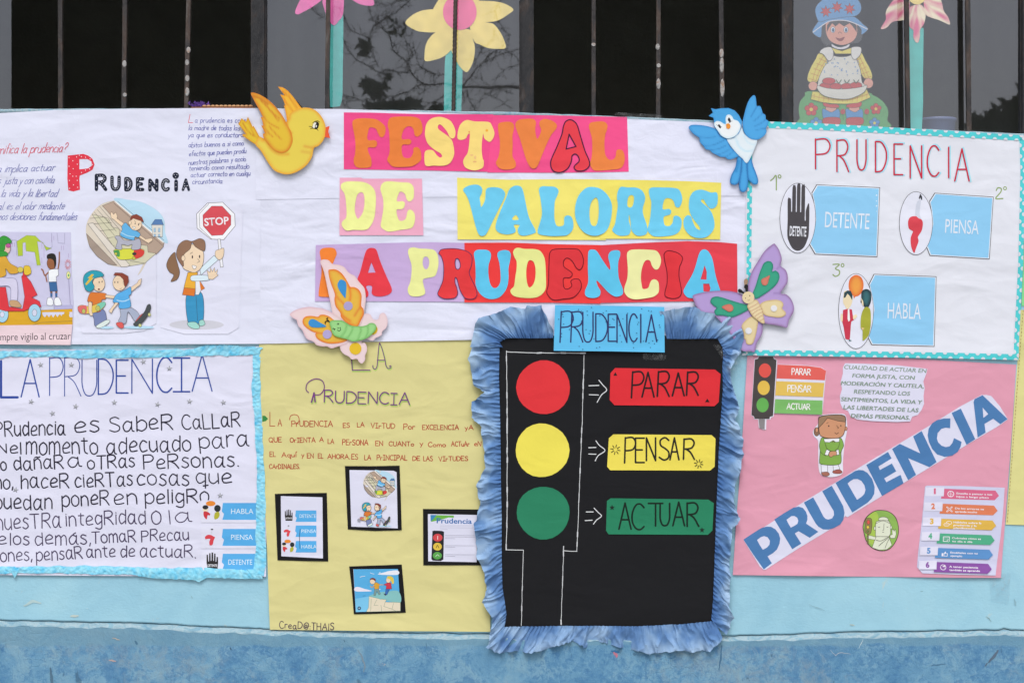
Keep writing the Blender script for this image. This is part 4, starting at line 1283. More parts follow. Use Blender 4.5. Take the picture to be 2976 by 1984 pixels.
q.l('1172,472 1180,500 1222,500', '#252a35', 1.1); q.l('1040,540 1065,560 1102,568', '#252a35', 1.1); q.l('1185,458 1192,470', '#252a35', .9); q.l('1178,525 1195,512', '#252a35', .9)
q.build('face', 'foam', bb)
q = Piece(lambda x, y: Hb2(x, y) + 6, UB)
q.p('1145,545 1160,530 1185,530 1200,550 1198,578 1180,590 1155,580 1150,565 1160,558', '#eb9437', thick=1.2)
q.build('beak', 'foam', bb)

# ---- caterpillar butterfly
CB = (780, 720, 4)
cb = thing('foam_butterfly', 'smiling green caterpillar with orange and pink butterfly wings, cut from foam', 'craft butterfly', 990, 940, 15, group='foam butterflies on the banner corners')
Hc = flat(13)
parent_H[cb.name] = Hc
PKW, PKE = '#ecd2d6', '#e2c3cc'
foam('w', cb, CB, '1105,790 1150,765 1190,775 1225,830 1280,830 1300,775 1330,757 1365,770 1392,850 1375,930 1330,970 1320,1015 1250,1050 1220,1078 1140,1065 1100,1075 1090,1110 1120,1100 1148,1140 1150,1200 1130,1250 1130,1300 1095,1342 1060,1325 1035,1290 975,1295 945,1265 880,1230 845,1180 845,1130 900,1050 1000,960', PKW, PKE, 3, (), 0, 2.4).build('lower_wing', 'foam', cb)
foam('w', cb, CB, '258,775 310,730 380,705 470,688 560,695 650,710 740,750 800,780 860,830 940,900 980,1000 940,1080 915,1115 860,1135 800,1150 740,1167 690,1145 640,1145 570,1130 530,1090 460,1060 425,1010 405,960 355,905 335,840 300,820', PKW, '#dfb9c4', 4, (), .6, 2.4).build('wing', 'foam', cb)
foam('w', cb, CB, '612,170 625,145 665,138 710,150 750,190 820,200 885,225 925,275 960,305 1010,330 1050,385 1080,420 1115,460 1132,510 1138,600 1125,700 1110,800 1060,905 960,900 850,830 760,765 735,660 700,500 665,330 640,240', PKW, '#e6c6c6', 4, (), 1.2, 2.4).build('wing', 'foam', cb)
O1, O2 = '#e6b545', '#e5762f'
foam('w', cb, CB, '705,270 725,255 790,255 850,290 900,350 945,430 960,455 1010,460 1060,490 1090,560 1085,670 1110,710 1115,770 1080,850 1045,910 980,905 900,860 850,800 845,760 790,680 775,600 780,540 740,430 715,350', O1, O2, 6,
     [('945,440 962,540 955,610', O2, 3.5), ('790,560 850,620 910,680', '#e08038', 3.5), ('1085,680 1040,740 1010,790', '#e08038', 3.5), ('850,770 900,810 960,850', O2, 3)], 3.2, 1.2).build('wing_patch', 'foam', cb)
foam('w', cb, CB, '405,850 420,815 455,795 520,792 585,802 610,780 660,778 720,800 770,840 850,900 900,980 930,1060 880,1095 800,1110 710,1112 630,1090 570,1050 552,1000 560,990 510,970 450,930 415,890', O1, O2, 5,
     [('560,985 640,995 740,970', O2, 3)], 2.6, 1.2).build('wing_patch', 'foam', cb)
for s_ in ('812,430 835,380 865,373 905,400 915,450 910,520 902,585 870,550 830,490', '475,875 490,840 520,828 560,840 610,870 680,912 610,925 540,925 495,910'):
    foam('d', cb, CB, s_, '#3a8fcf', None, H=Hc, z=4.2, th=1.0).build('blue_drop', 'foam', cb)
def dot(parent, fr, x, y, r, col, H, z, name, th=1.1, label=None):
    q = Piece(lambda a, b_: H(a, b_) + z, fr)
    q.e(x, y, r, r, col, thick=th)
    return q.build(name, 'foam', parent, label)
dot(cb, CB, 935, 677, 52, '#aea0cd', Hc, 4.2, 'lilac_dot'); dot(cb, CB, 692, 1005, 52, '#b3a5d2', Hc, 4.0, 'lilac_dot')
dot(cb, CB, 1018, 1170, 70, '#e6bd2c', Hc, 2.4, 'yellow_dot'); dot(cb, CB, 1215, 950, 60, '#e6bd2c', Hc, 2.4, 'yellow_dot')
GE = '#74b562'
foam('b', cb, CB, '720,870 750,845 800,842 860,845 910,870 960,900 1040,912 1110,910 1160,895 1180,878 1225,875 1260,905 1255,950 1215,1000 1150,1050 1080,1075 990,1088 930,1065 850,1045 785,1025 750,985 735,930', '#9cd389', GE, 3.5,
     [('920,880 905,960 850,1040', GE, 2.6), ('990,915 970,990 915,1055', GE, 2.6), ('1080,912 1080,980 1040,1078', GE, 2.6), ('1160,895 1165,970 1140,1045', GE, 2.6)], 5.0, 2.6).build('caterpillar_body', 'foam', cb)
q = Piece(lambda x, y: Hc(x, y) + 7.8, CB, 0.05)
q.l('755,940 785,945 775,955', '#1c2a18', 1.6); q.l('810,890 830,880', '#1c2a18', 1.6); q.l('765,930 775,950', '#1c2a18', 1.2); q.l('815,875 828,892', '#1c2a18', 1.2)
q.l('812,935 835,930', '#1c2a18', 1.3); q.l('812,955 830,968 850,955 845,925', '#1c2a18', 1.5)
q.build('face', 'ink', cb)
q = Piece(lambda x, y: Hc(x, y) + 5.2, CB, 0.05)
q.l('720,862 690,850 668,865 670,882', '#201c18', 2.6); q.l('718,858 700,840 685,825 700,815', '#201c18', 2.6)
q.build('antenna', 'ink', cb)

# ---- purple butterfly
PB = (1960, 680, 4)
pbf = thing('foam_butterfly', 'purple foam butterfly with green patches and a striped cream body', 'craft butterfly', 2170, 880, 17, group='foam butterflies on the banner corners')
Hp = flat(15)
parent_H[pbf.name] = Hp
PU, PUE = '#b49ad2', '#9473a0'
foam('w', pbf, PB, '1135,120 1160,125 1200,180 1230,260 1235,310 1222,372 1280,420 1305,490 1300,570 1260,630 1225,690 1290,705 1345,760 1376,840 1370,910 1320,1000 1298,1085 1240,1075 1170,1060 1070,1045 1010,1020 940,950 900,800 845,650 850,560 890,440 960,320 1040,200', PU, PUE, 4.5,
     [('1222,372 1180,410', '#9a7fb8', 3), ('1225,690 1150,690', '#9a7fb8', 3)], .6, 2.6).build('wing', 'foam', pbf)
foam('w', pbf, PB, '205,740 215,710 280,690 400,668 530,660 650,668 770,700 830,760 900,830 960,900 1010,1020 1015,1110 1000,1180 950,1260 920,1370 870,1360 780,1355 700,1250 600,1100 470,960 430,930 360,930 290,900 240,830', PU, PUE, 4.5, [('430,930 540,900', '#9a7fb8', 3)], 0, 2.6).build('wing', 'foam', pbf)
GR, GRE = '#3aa183', '#24796a'
foam('w', pbf, PB, '1000,400 1030,340 1080,318 1120,335 1135,380 1125,440 1160,428 1200,460 1205,520 1170,590 1080,670 950,752 920,740 900,690 930,610 970,480', GR, GRE, 3, (), 3.2, 1.6).build('green_patch', 'foam', pbf)
foam('w', pbf, PB, '408,790 425,745 470,728 530,735 640,770 740,800 840,830 845,880 780,920 690,960 640,968 560,950 480,945 460,920 455,890 480,860 440,830', GR, GRE, 3, (), 2.8, 1.6).build('green_patch', 'foam', pbf)
CR, CRE = '#e3cfa2', '#c9ab7c'
foam('w', pbf, PB, '985,830 1020,790 1090,770 1180,765 1240,790 1255,830 1240,865 1280,910 1275,945 1220,970 1140,965 1030,935', CR, CRE, 3, (), 3.2, 1.4).build('cream_patch', 'foam', pbf)
foam('w', pbf, PB, '770,1070 810,1010 870,965 930,960 960,1010 950,1100 930,1190 900,1270 860,1285 825,1270 815,1225 800,1215 795,1150', CR, CRE, 3, (), 2.8, 1.4).build('cream_patch', 'foam', pbf)
foam('w', pbf, PB, '995,545 1015,520 1050,505 1095,485 1080,545 1070,580 1045,600 1010,590', '#d87d6b', '#c0685c', 2, H=Hp, z=4.9, th=1.2).build('coral_drop', 'foam', pbf)
foam('w', pbf, PB, '540,850 590,822 640,818 672,850 665,890 625,905 585,885', '#d87d6b', '#c0685c', 2, H=Hp, z=4.5, th=1.2).build('coral_drop', 'foam', pbf)
dot(pbf, PB, 1143, 865, 37, '#e4e2e8', Hp, 4.8, 'white_dot'); dot(pbf, PB, 850, 1125, 38, '#e4e2e8', Hp, 4.4, 'white_dot')
foam('w', pbf, PB, '835,845 850,810 900,775 935,765 960,785 1010,880 1020,940 1035,1035 1000,1035 950,1000 900,960 860,900', '#e6d2a8', '#cbb084', 3,
     [('850,865 920,830 970,795', '#b96f60', .9), ('865,900 930,870 990,835', '#b96f60', .9), ('890,935 950,890 1005,870', '#b96f60', .9), ('920,960 970,925 1015,905', '#b96f60', .9), ('950,985 990,955 1020,945', '#b96f60', .9), ('980,1010 1025,985', '#b96f60', .9)], 5.0, 2.4, grid=2.6).build('striped_body', 'foam', pbf)
q = Piece(lambda x, y: Hp(x, y) + 6.2, PB)
q.e(845, 740, 70, 70, '#e6d2a8', thick=2.0)
q.z += .1
q.e(812, 748, 5, 6, '#5a4636'); q.e(862, 720, 6, 8, '#5a4636'); q.l('835,770 850,775 862,762', '#8a6a50', .9)
q.build('head', 'foam', pbf)
q = Piece(lambda x, y: Hp(x, y) + 5.2, PB)
q.p('725,660 740,640 765,648 780,665 805,680 795,702 770,690 740,685', '#1c1a1c', thick=1.5)
q.p('800,600 825,588 843,605 840,640 838,670 815,675 812,640 798,625', '#1c1a1c', thick=1.5)
q.build('antenna', 'foam', pbf)
q = Piece(lambda x, y: Hp(x, y) - 1, PB)
q.p('800,560 805,530 825,520 845,540 840,580 820,640 800,630 805,590', '#a98a70', thick=1.5)
q.build('wooden_peg', 'foam', pbf)
# ================================================================== UPPER LEFT POSTER
t00, t01, t02, t03 = T(0, 0), T(0, 1), T(0, 2), T(0, 3)
t10, t11, t12, t13 = T(1, 0), T(1, 1), T(1, 2), T(1, 3)
t20, t21, t22, t23 = T(2, 0), T(2, 1), T(2, 2), T(2, 3)
t30, t31, t32, t33 = T(3, 0), T(3, 1), T(3, 2), T(3, 3)
INKB, LINE = '#6468b0', '#3a3338'
pa = thing('prudence_poster', 'white poster with blue cursive notes, cartoon prints and PRUDENCIA in red and black', 'poster', 370, 1000, 5, group='handmade posters taped to the wall')
HA = sheet_height(5.2, 1.5, 12, 280, lambda x, y: 3.0 * exp(-((y - 1000) / 30.0) ** 2) * (.6 + .4 * sin(x / 70)))
q = Piece(HA)
q.sheet([[(-120, 334), (0, 330), (160, 321), (400, 317), (620, 315), (757, 316), (758, 700), (755, 999), (400, 1000), (-120, 1001)]], WHITE, grid=12)
q.build('paper_sheet', 'paper', pa)
def line(parent, H, fr, lst, w, col, name='handwriting', z=0.2, label=None, seed=1, mat='ink', **kw):
    for i, one in enumerate(lst):
        q = Piece(H, fr, z, 0.012)
        words(q, [one], w, col, seed + i, **kw)
        o = q.build(name, mat, parent, label)
    return o
line(pa, HA, t00, [('significa la prudencia?', -75, 1418, 610, 1400, 88)], 1.7, '#d9546a', gap=.13, slant=.35, label='red cursive question')
for k, ls in enumerate(([('ncia implica actuar', -110, 22, 505, 2, 70)], [('s', -20, 122, 5, 122, 70), ('justa y con cautela', 40, 128, 500, 115, 72)],
                        [('o la vida y la libertad', -40, 242, 525, 240, 72)], [('al. es el valor mediante', -15, 362, 590, 355, 72)], [('mos desiciones fundamentales', -20, 452, 705, 455, 70)])):
    line(pa, HA, t01, ls, 1.35, INKB, slant=.42, seed=k * 5, gap=.13, jit=.05)
q = Piece(HA, t00, .2, .012)
glyph(q, 'L', 1735, 1775, 1055, 1130, 1.6, '#e0465a', .2)
hand(q, 'a prudencia es cons', 1795, 1130, 2260, 1130, 48, 1.4, INKB, .1)
q.build('handwriting', 'ink', pa)
for k, (t, x0, y0, x1, y1) in enumerate((('la madre de todas las', 1735, 1200, 2205, 1200), ('ya que es conductora', 1730, 1265, 2240, 1262), ('abitos buenos a si como', 1735, 1358, 2240, 1338), ('efectos que pueden produ', 1740, 1437, 2262, 1410),
                                         ('nuestras palabras y accio', 1735, 1518, 2260, 1482), ('teniendo como resultado', 1738, 1568, 2290, 1552), ('actuar correcto en cualqu', 1755, 1630, 2300, 1613), ('circunstancia', 1770, 1693, 2045, 1683))):
    line(pa, HA, t00, [(t, x0, y0, x1, y1, 47)], 1.4, INKB, slant=.2, seed=k * 3, gap=.13, jit=.06)
# drawn title
q = Piece(HA, FS, .25, .02)
q.p('198,453 243,448 258,453 270,463 276,479 270,494 254,503 233,511 232,520 234,552 215,557 200,554 197,520', '#e23a4c', False, ['232,463 255,463 267,470 268,482 258,490 232,493'], False, thick=.1)
for (x, y) in ((202, 459), (224, 457), (238, 456), (250, 458), (263, 463), (213, 468), (226, 478), (202, 484), (270, 479), (214, 491), (262, 492), (250, 495), (238, 502), (205, 506), (223, 513), (203, 525), (215, 538), (227, 545), (204, 548), (226, 525), (213, 513), (232, 452)):
    q.e(x, y, 1.5, 1.5, '#f2e6ee', n=6)
q.build('drawn_letter', 'ink', pa, 'big red dotted letter P')
q = Piece(HA, t01, .25, .015)
for ch, x0, x1, y0, y1 in (('R', 890, 975, 45, 175), ('U', 1033, 1098, 62, 175), ('D', 1160, 1205, 75, 178), ('E', 1268, 1315, 78, 175), ('N', 1382, 1445, 90, 178), ('C', 1498, 1550, 88, 178), ('A', 1685, 1738, 85, 178)):
    glyph(q, ch, x0, x1, y0, y1, 10 if ch != 'A' else 7.5, '#23283a')
q.l('1622,100 1622,178', '#23283a', 10.5); q.e(1618, 48, 30, 30, '#23283a')
rr = random.Random(5)
for ch, x0, x1, y0, y1 in (('R', 890, 975, 45, 175), ('U', 1033, 1098, 62, 175), ('D', 1160, 1205, 75, 178), ('E', 1268, 1315, 78, 175), ('N', 1382, 1445, 90, 178), ('C', 1498, 1550, 88, 178), ('A', 1685, 1738, 85, 178)):
    adv, st = GL[ch]
    for sm, pts in st:
        for (a, b_), (c_, d_) in zip(pts, pts[1:]):
            for f in (0.15, .6):
                X = x0 + (x1 - x0) * (a + (c_ - a) * f) / adv; Y = y0 + (y1 - y0) * (b_ + (d_ - b_) * f)
                q.e(X, Y, 4, 4, '#e8e6f2', n=5)
for (x, y) in ((1605, 40), (1630, 40), (1618, 60), (1622, 115), (1622, 150)):
    q.e(x, y, 4, 4, '#e8e6f2', n=5)
q.build('drawn_letters', 'ink', pa, 'black dotted letters RUDENCIA')['kind'] = 'stuff'

SKIN, SKO = '#f0d5b8', '#4a3a36'
def draw_roof(q):
    """round picture: boy riding a skateboard down a roof edge"""
    bub = '1085,275 1200,272 1330,300 1450,370 1510,450 1522,560 1510,680 1450,760 1370,810 1340,860 1300,930 1270,960 1300,900 1320,840 1240,870 1120,885 1000,860 900,790 830,700 800,600 800,500 840,410 910,330 990,290'
    q.p(bub, '#dccfc0', ol='#cfc8c8', ow=.6)
    q.p('1062,285 1200,272 1330,300 1450,370 1510,450 1520,560 1512,660', '#b9d9ee', True)
    q.p('945,325 1050,283 1512,665 1505,700 1440,770 1330,740', '#b8a090', False, ol=LINE, ow=.9)
    q.l('1062,285 1505,660', '#efe8e2', 3.6, False); q.l('1085,283 1510,640', LINE, .9, False); q.l('1050,300 1500,690', LINE, .9, False)
    q.p('850,400 1000,440 1040,520 1100,535 1110,660 1360,690 1365,750 1440,760 1330,855 1170,882', '#d5cfb4', False, ol=LINE, ow=.8)
    for s_ in ('830,440 970,428 1010,480', '870,380 1060,600', '900,360 1075,560', '920,330 1120,560', '855,490 1030,480', '880,560 1060,540', '950,630 1050,610', '975,680 1060,690', '1200,830 1330,850'):
        q.l(s_, '#55504a', .9, False)
    q.p('812,490 860,480 1200,870 1170,884 1120,885', '#e3d9cf', False, ol=LINE, ow=.9)
    q.p('800,580 1080,870 1000,860 900,790 830,700', '#a8968a', False, ol=LINE, ow=.9)
    q.p('1395,500 1430,450 1490,450 1508,500', '#5a80b4', False, ol=LINE, ow=.7); q.p('1400,500 1500,500 1498,610 1408,610', '#ddd8d2', False, ol=LINE, ow=.7)
    for x in (1427, 1468):
        q.p([(x - 8, 530), (x + 8, 530), (x + 8, 565), (x - 8, 565)], '#9fc4e0', False, ol=LINE, ow=.5); q.p([(x - 8, 585), (x + 8, 585), (x + 8, 608), (x - 8, 608)], '#9fc4e0', False, ol=LINE, ow=.5)
    # board and boy
    q.p('1050,735 1100,720 1300,720 1330,745 1310,785 1240,810 1110,818 1070,780', '#d9d94a', True, ol=LINE, ow=.9)
    q.p('1240,725 1300,722 1332,745 1310,788 1240,808', '#d8453f', True); q.p('1050,738 1100,735 1105,790 1070,780', '#4f9a52', True)
    q.e(1070, 765, 14, 12, '#c9c552', LINE, .7); q.e(1240, 765, 20, 14, '#3a3a3a'); q.e(1235, 805, 16, 14, '#c9c552', LINE, .7)
    q.p('1060,610 1100,600 1150,640 1230,640 1280,625 1300,660 1290,720 1215,725 1220,680 1180,690 1125,680 1125,725 1070,715 1085,650', '#b3b2c2', True, ol=LINE, ow=.9)
    q.p('1020,395 1035,380 1050,405 1070,385 1085,420 1080,440 1150,490 1130,520 1050,450 1030,440', SKIN, False, ol=LINE, ow=.7)
    q.p('1285,590 1345,630 1400,620 1410,640 1370,670 1340,650 1280,612', SKIN, False, ol=LINE, ow=.7)
    q.p('1160,480 1200,520 1290,575 1280,615 1245,610 1235,640 1150,620 1110,590 1130,540 1125,515', '#66b2e4', True, ol=LINE, ow=.9)
    q.l('1120,570 1180,600 1240,610', '#a9d6f2', 3, True)
    q.e(1252, 490, 58, 62, SKIN, LINE, .9); q.e(1200, 480, 14, 18, SKIN, LINE, .7)
    q.p('1200,455 1215,415 1260,402 1310,430 1328,475 1290,460 1230,440 1215,455', '#8d4436', False, ol=LINE, ow=.6)
    q.p('1222,515 1250,520 1240,542', '#fff8f4', False, ol=LINE, ow=.6); q.e(1248, 488, 4, 8, LINE); q.e(1280, 498, 4, 8, LINE)
    q.l('1240,460 1255,478', LINE, .8); q.l('1275,488 1298,486', LINE, .8)
def draw_boys(q):
    """two boys talking: one with helmet and board, one pushing off"""
    q.e(980, 1440, 70, 12, '#b8dcf2'); q.e(1280, 1438, 140, 14, '#b8dcf2')
    q.p('860,1290 960,1280 985,1380 950,1420 880,1425 870,1370', '#7b86b2', True, ol=LINE, ow=.9)
    q.p('890,1425 985,1370 1015,1385 960,1430 905,1445', '#dfe9e6', True, ol=LINE, ow=.8)
    q.p('835,1125 890,1120 980,1130 975,1180 940,1190 930,1290 850,1290 855,1210 810,1200', '#dc7a35', True, ol=LINE, ow=.9)
    q.p('975,1140 1060,1150 1085,1170 1050,1175 975,1165', SKIN, False, ol=LINE, ow=.7)
    q.p('722,1250 760,1235 830,1245 920,1215 965,1205 975,1230 930,1280 850,1310 760,1312 728,1290', '#e6c55a', True, ol=LINE, ow=.9)
    q.p('722,1252 765,1238 800,1243 800,1308 760,1312 728,1290', '#df6d6d', True); q.p('900,1228 965,1205 974,1230 930,1275 900,1285', '#7fc8b0', True)
    q.e(775, 1290, 17, 22, '#bfc06a', LINE, .7); q.e(905, 1265, 20, 26, '#bfc06a', LINE, .7)
    q.p('820,1210 850,1215 850,1290 860,1325 835,1330 822,1290', SKIN, True, ol=LINE, ow=.7)
    q.e(915, 1040, 56, 70, SKIN, LINE, .9)
    q.p('772,1000 790,950 850,918 920,925 955,950 955,970 880,990 855,1020 875,1070 840,1110 800,1100 780,1060', '#2f9fb4', True, ol=LINE, ow=1.1)
    q.p('790,1040 830,990 810,990 850,950 870,955 850,985 870,985 800,1055', '#e2bd4a', False); q.e(918, 1025, 4, 9, LINE); q.e(945, 1020, 4, 9, LINE); q.e(915, 1090, 10, 8, '#6a2a2a')
    # second boy
    q.p('1115,1265 1200,1255 1270,1300 1290,1360 1250,1385 1210,1330 1180,1300 1160,1400 1095,1385 1115,1330', '#a9b0c8', True, ol=LINE, ow=.9)
    q.p('1080,1395 1130,1395 1142,1440 1110,1445 1075,1415', '#e0605c', True, ol=LINE, ow=.8); q.p('1250,1385 1310,1315 1335,1330 1290,1400', '#d9605c', True, ol=LINE, ow=.8)
    q.p('1230,1410 1260,1380 1330,1300 1360,1235 1385,1228 1392,1260 1370,1320 1320,1390 1260,1428', '#4a4f52', True, ol=LINE, ow=.9)
    q.e(1292, 1420, 15, 15, '#cfd08a', LINE, .7); q.e(1378, 1322, 13, 16, '#cfd08a', LINE, .7)
    q.p('1075,1200 1100,1210 1045,1275 1030,1310 1005,1290 1030,1260', SKIN, False, ol=LINE, ow=.7)
    q.p('1200,1080 1270,1030 1275,1010 1308,990 1298,1045 1215,1110', SKIN, False, ol=LINE, ow=.7)
    q.p('1085,1130 1150,1100 1205,1068 1212,1130 1190,1150 1205,1200 1200,1255 1120,1268 1095,1250 1100,1215 1045,1205 1060,1160', '#5aace6', True, ol=LINE, ow=.9)
    q.l('1080,1190 1140,1200 1195,1180', '#b6dbf6', 3)
    q.e(1105, 1030, 62, 72, SKIN, LINE, .9); q.e(1152, 1030, 14, 18, SKIN, LINE, .7)
    q.p('1050,960 1065,938 1130,940 1185,970 1190,1020 1165,1065 1150,1060 1140,1000 1110,970', '#8d4436', False, ol=LINE, ow=.6)
    q.e(1062, 1025, 4, 9, LINE); q.e(1090, 1025, 4, 9, LINE); q.l('1105,1090 1125,1080', LINE, .8)
def draw_stop(q):
    q.e(1810, 1415, 250, 45, '#cfcdd9')
    q.p('1810,400 1910,300 2050,292 2160,400 2165,510 2060,635 1940,630 1815,530', '#f4f2f8', False, ol=LINE, ow=1.2)
    q.l('1835,400 1925,305', LINE, .9, False); q.l('1835,400 1840,525 1950,630', LINE, .9, False)
    q.p('1868,410 1950,328 2045,328 2125,415 2125,500 2050,592 1950,598 1872,510', '#d9505a', False, ol=LINE, ow=.8)
    typed(q, 'STOP', 1884, 508, 2108, 492, 68, '#f4eef4', 0.02)
    q.p('2005,630 2028,630 2055,885 2030,888', '#f0eef4', False, ol=LINE, ow=1)
    q.p('1840,900 1970,780 2015,815 1850,960', '#dcebf6', False, ol=LINE, ow=1)
    q.p('1720,1140 1860,1130 1870,1385 1790,1395 1730,1385', '#3a93c2', True, ol=LINE, ow=1.1); q.l('1805,1150 1820,1380', LINE, .9)
    q.p('1730,1395 1800,1390 1838,1430 1830,1450 1780,1450 1735,1425', '#a5d8cf', True, ol=LINE, ow=1); q.p('1835,1380 1870,1370 1888,1410 1850,1428 1835,1415', '#a5d8cf', True, ol=LINE, ow=1)
    q.p('1730,935 1820,935 1815,1000 1790,1150 1680,1140 1700,1050', '#ecaf3c', False, ol=LINE, ow=1)
    q.p('1695,1075 1800,1085 1790,1152 1680,1140', '#e07a30', False, ol=LINE, ow=.8); q.p('1800,1010 1840,1010 1885,1080 1850,1100 1830,1140 1800,1140', '#e8e8f0', False, ol=LINE, ow=.8)
    q.p('1835,1010 1885,1080 1850,1100', '#e07a30', False)
    q.p('1760,970 1800,960 1915,965 1925,1005 1790,1015 1755,1000', '#dcebf6', True, ol=LINE, ow=1)
    q.p('1915,960 1905,915 1935,935 1940,890 1955,930 1975,890 1980,935 2005,905 1995,950 2010,960 1960,1000 1920,995', SKIN, False, ol=LINE, ow=.9)
    q.p('1985,740 2020,725 2060,715 2055,790 2020,820 1985,790', SKIN, True, ol=LINE, ow=.9)
    q.p('1610,750 1560,800 1535,870 1560,930 1600,960 1575,1018 1630,1000 1655,940 1640,870 1620,800', '#8d6a50', True, ol=LINE, ow=1.1)
    q.p('1680,740 1740,680 1820,690 1870,740 1875,820 1855,890 1800,935 1740,925 1680,880', SKIN, True, ol=LINE, ow=1.1)
    q.p('1625,760 1650,680 1710,640 1770,650 1840,625 1885,650 1890,720 1870,740 1800,700 1770,660 1750,720 1690,780 1690,880 1640,820', '#94705a', True, ol=LINE, ow=1.1)
    q.e(1688, 805, 17, 26, SKIN, LINE, .9); q.e(1772, 793, 6, 15, LINE); q.e(1838, 790, 6, 15, LINE); q.l('1820,810 1838,835 1815,845', LINE, 1)
    q.p('1770,870 1810,880 1795,905 1780,900', '#f4eeee', True, ol=LINE, ow=.9); q.l('1750,765 1775,750', LINE, 1)
def draw_scooter(q):
    X0 = -340
    q.p([(X0, 560), (655, 570), (660, 900), (680, 1240), (672, 1415), (X0, 1425)], '#cdc9e6', False)
    q.p('160,650 250,595 330,600 430,700 480,715 430,735 400,660 348,650 378,868 345,870 325,750 245,740 240,660 215,665 215,782 172,785', '#b4c83c', False, ol='#7a8a6a', ow=.8)
    for x, y0, y1 in ((390, 640, 720), (410, 680, 800), (480, 580, 660), (500, 600, 640), (570, 690, 730), (590, 690, 730), (235, 680, 730), (635, 760, 800), (390, 800, 850), (120, 660, 700), (140, 660, 700)):
        q.l([(x, y0), (x, y1)], '#a583b8', .8, False)
    q.l('-20,640 80,640 155,640 160,780', '#8a8aa8', .8, False); q.l('480,575 485,700 430,735', '#8a8aa8', .8, False); q.l('530,575 540,665 600,670 600,575', '#8a8aa8', .8, False)
    q.p([(X0, 1290), (670, 1270), (672, 1415), (X0, 1425)], '#dfa92c', False, grid=0)
    q.p('395,1300 670,1298 672,1345 400,1360', '#dcdaf0', False); q.p('390,1240 500,1240 500,1275 380,1280', '#cfd0e8', False, ol='#8a8aa8', ow=.7); q.p('505,1240 670,1235 672,1268 505,1275', '#b9b5dd', False, ol='#8a8aa8', ow=.7)
    q.l('310,1415 380,1395 670,1380', '#7a6a4a', .9, False)
    # boy on the pavement
    q.p('455,1020 525,1020 535,1105 465,1110', '#3e6a9e', False, ol=LINE, ow=.7)
    for x in (478, 523):
        q.p([(x - 9, 1108), (x + 9, 1108), (x + 8, 1160), (x - 8, 1160)], '#8a5a3c', False, ol=LINE, ow=.5); q.p([(x - 10, 1125), (x + 10, 1125), (x + 9, 1160), (x - 9, 1160)], '#3e6a9e', False)
    q.p('435,1220 445,1170 480,1170 495,1200 490,1235 440,1235', '#f2f2f8', True, ol=LINE, ow=.9); q.p('510,1235 508,1175 545,1165 570,1215 568,1235', '#f2f2f8', True, ol=LINE, ow=.9)
    q.p('450,920 480,905 540,905 545,960 522,975 525,1020 455,1022', '#f4f4fa', False, ol=LINE, ow=.8)
    q.l('450,935 425,960 438,1020', '#9a6242', 3.4, False); q.l('415,960 400,915 388,905', '#9a6242', 3.6, False); q.l('540,900 550,840 552,750', '#9a6242', 3.6, False)
    q.e(480, 850, 42, 58, '#9a6242', LINE, .8); q.p('440,810 440,775 480,760 515,775 522,830 510,900 500,830 470,810', '#26221f', True)
    q.e(635, 960, 18, 34, '#e8e6a0', LINE, .6); q.e(637, 962, 7, 12, '#5aa86a'); q.l('637,1000 652,1230', '#9a90b4', 1.2, False)
    for k in range(12):
        a = 2 * pi * k / 12
        q.l([(630 + 14 * cos(a), 862 + 22 * sin(a)), (630 + 30 * cos(a), 862 + 48 * sin(a))], '#e0503a', 1.2, False)
    # scooter and rider
    q.e(30, 1320, 55, 75, '#a9d4ec', LINE, 1); q.e(28, 1320, 20, 28, '#d7d8ee', LINE, .7)
    q.p('-200,1000 -20,980 70,985 160,1010 165,1190 110,1195 100,1070 0,1060 -100,1050', '#d5cfe8', True, ol='#6a6488', ow=.9)
    q.p('-250,1080 60,1070 90,1250 215,1270 235,1160 205,970 235,955 290,1020 350,1140 300,1165 370,1200 385,1250 290,1260 230,1290 60,1290 -250,1200', '#dc3a44', False, ol='#8a2a34', ow=1)
    q.p('225,900 250,885 275,960 215,975', '#dc3a44', False, ol='#8a2a34', ow=.8); q.p('228,880 280,880 290,945 235,955', '#e6c23a', True, ol=LINE, ow=.8)
    q.p('100,1195 165,1195 205,1240 200,1255 110,1245', '#c9a078', True, ol=LINE, ow=.8)
    q.e(325, 1305, 58, 80, '#a9d4ec', LINE, 1); q.e(325, 1305, 22, 32, '#d7d8ee', LINE, .8)
    q.p('-180,790 0,780 60,790 100,850 180,900 170,940 100,945 60,900 60,960 -20,985 -200,970', '#daa53a', True, ol='#8a6a2a', ow=1)
    q.e(195, 910, 27, 26, '#d9c85a', LINE, .7); q.e(62, 715, 42, 52, '#e6c0b0', LINE, .8)
    q.p('0,700 0,630 40,600 90,620 115,660 60,680 50,730 0,770 -60,760', '#3c9a3c', True, ol='#2a5a2a', ow=1); q.p('-30,740 60,745 75,780 -30,790', '#3c9a3c', True, ol='#2a5a2a', ow=.8)
    q.e(85, 690, 22, 20, '#c05a9a', LINE, .8)
    # caption
    q.p([(X0, 1425), (672, 1412), (655, 1600), (X0, 1592)], '#ead0d8', False)
    typed(q, 'siempre vigilo al cruzar', -72, 1560, 657, 1548, 66, '#332b33', -0.004)
def print_sheet(name, parent, H, fr, outline, col, draw, z=.6, smooth=False, label=None, lift=.5, mat='print', th=.2):
    o = tr(fr, outline)
    by = max(p_[1] for p_ in o); rx = max(p_[0] for p_ in o)
    H2 = lambda x, y: H(x, y) + z + lift * exp(-((by - y) / 16.0) ** 2) + lift * .6 * exp(-((rx - x) / 16.0) ** 2)
    q = Piece(H2, fr, 0, .025)
    q.p(outline, col, smooth, thick=th, grid=7)
    q.z += .1
    for d in (draw if isinstance(draw, (list, tuple)) else [draw]):
        d(q)
    return q.build(name, mat, parent, label)
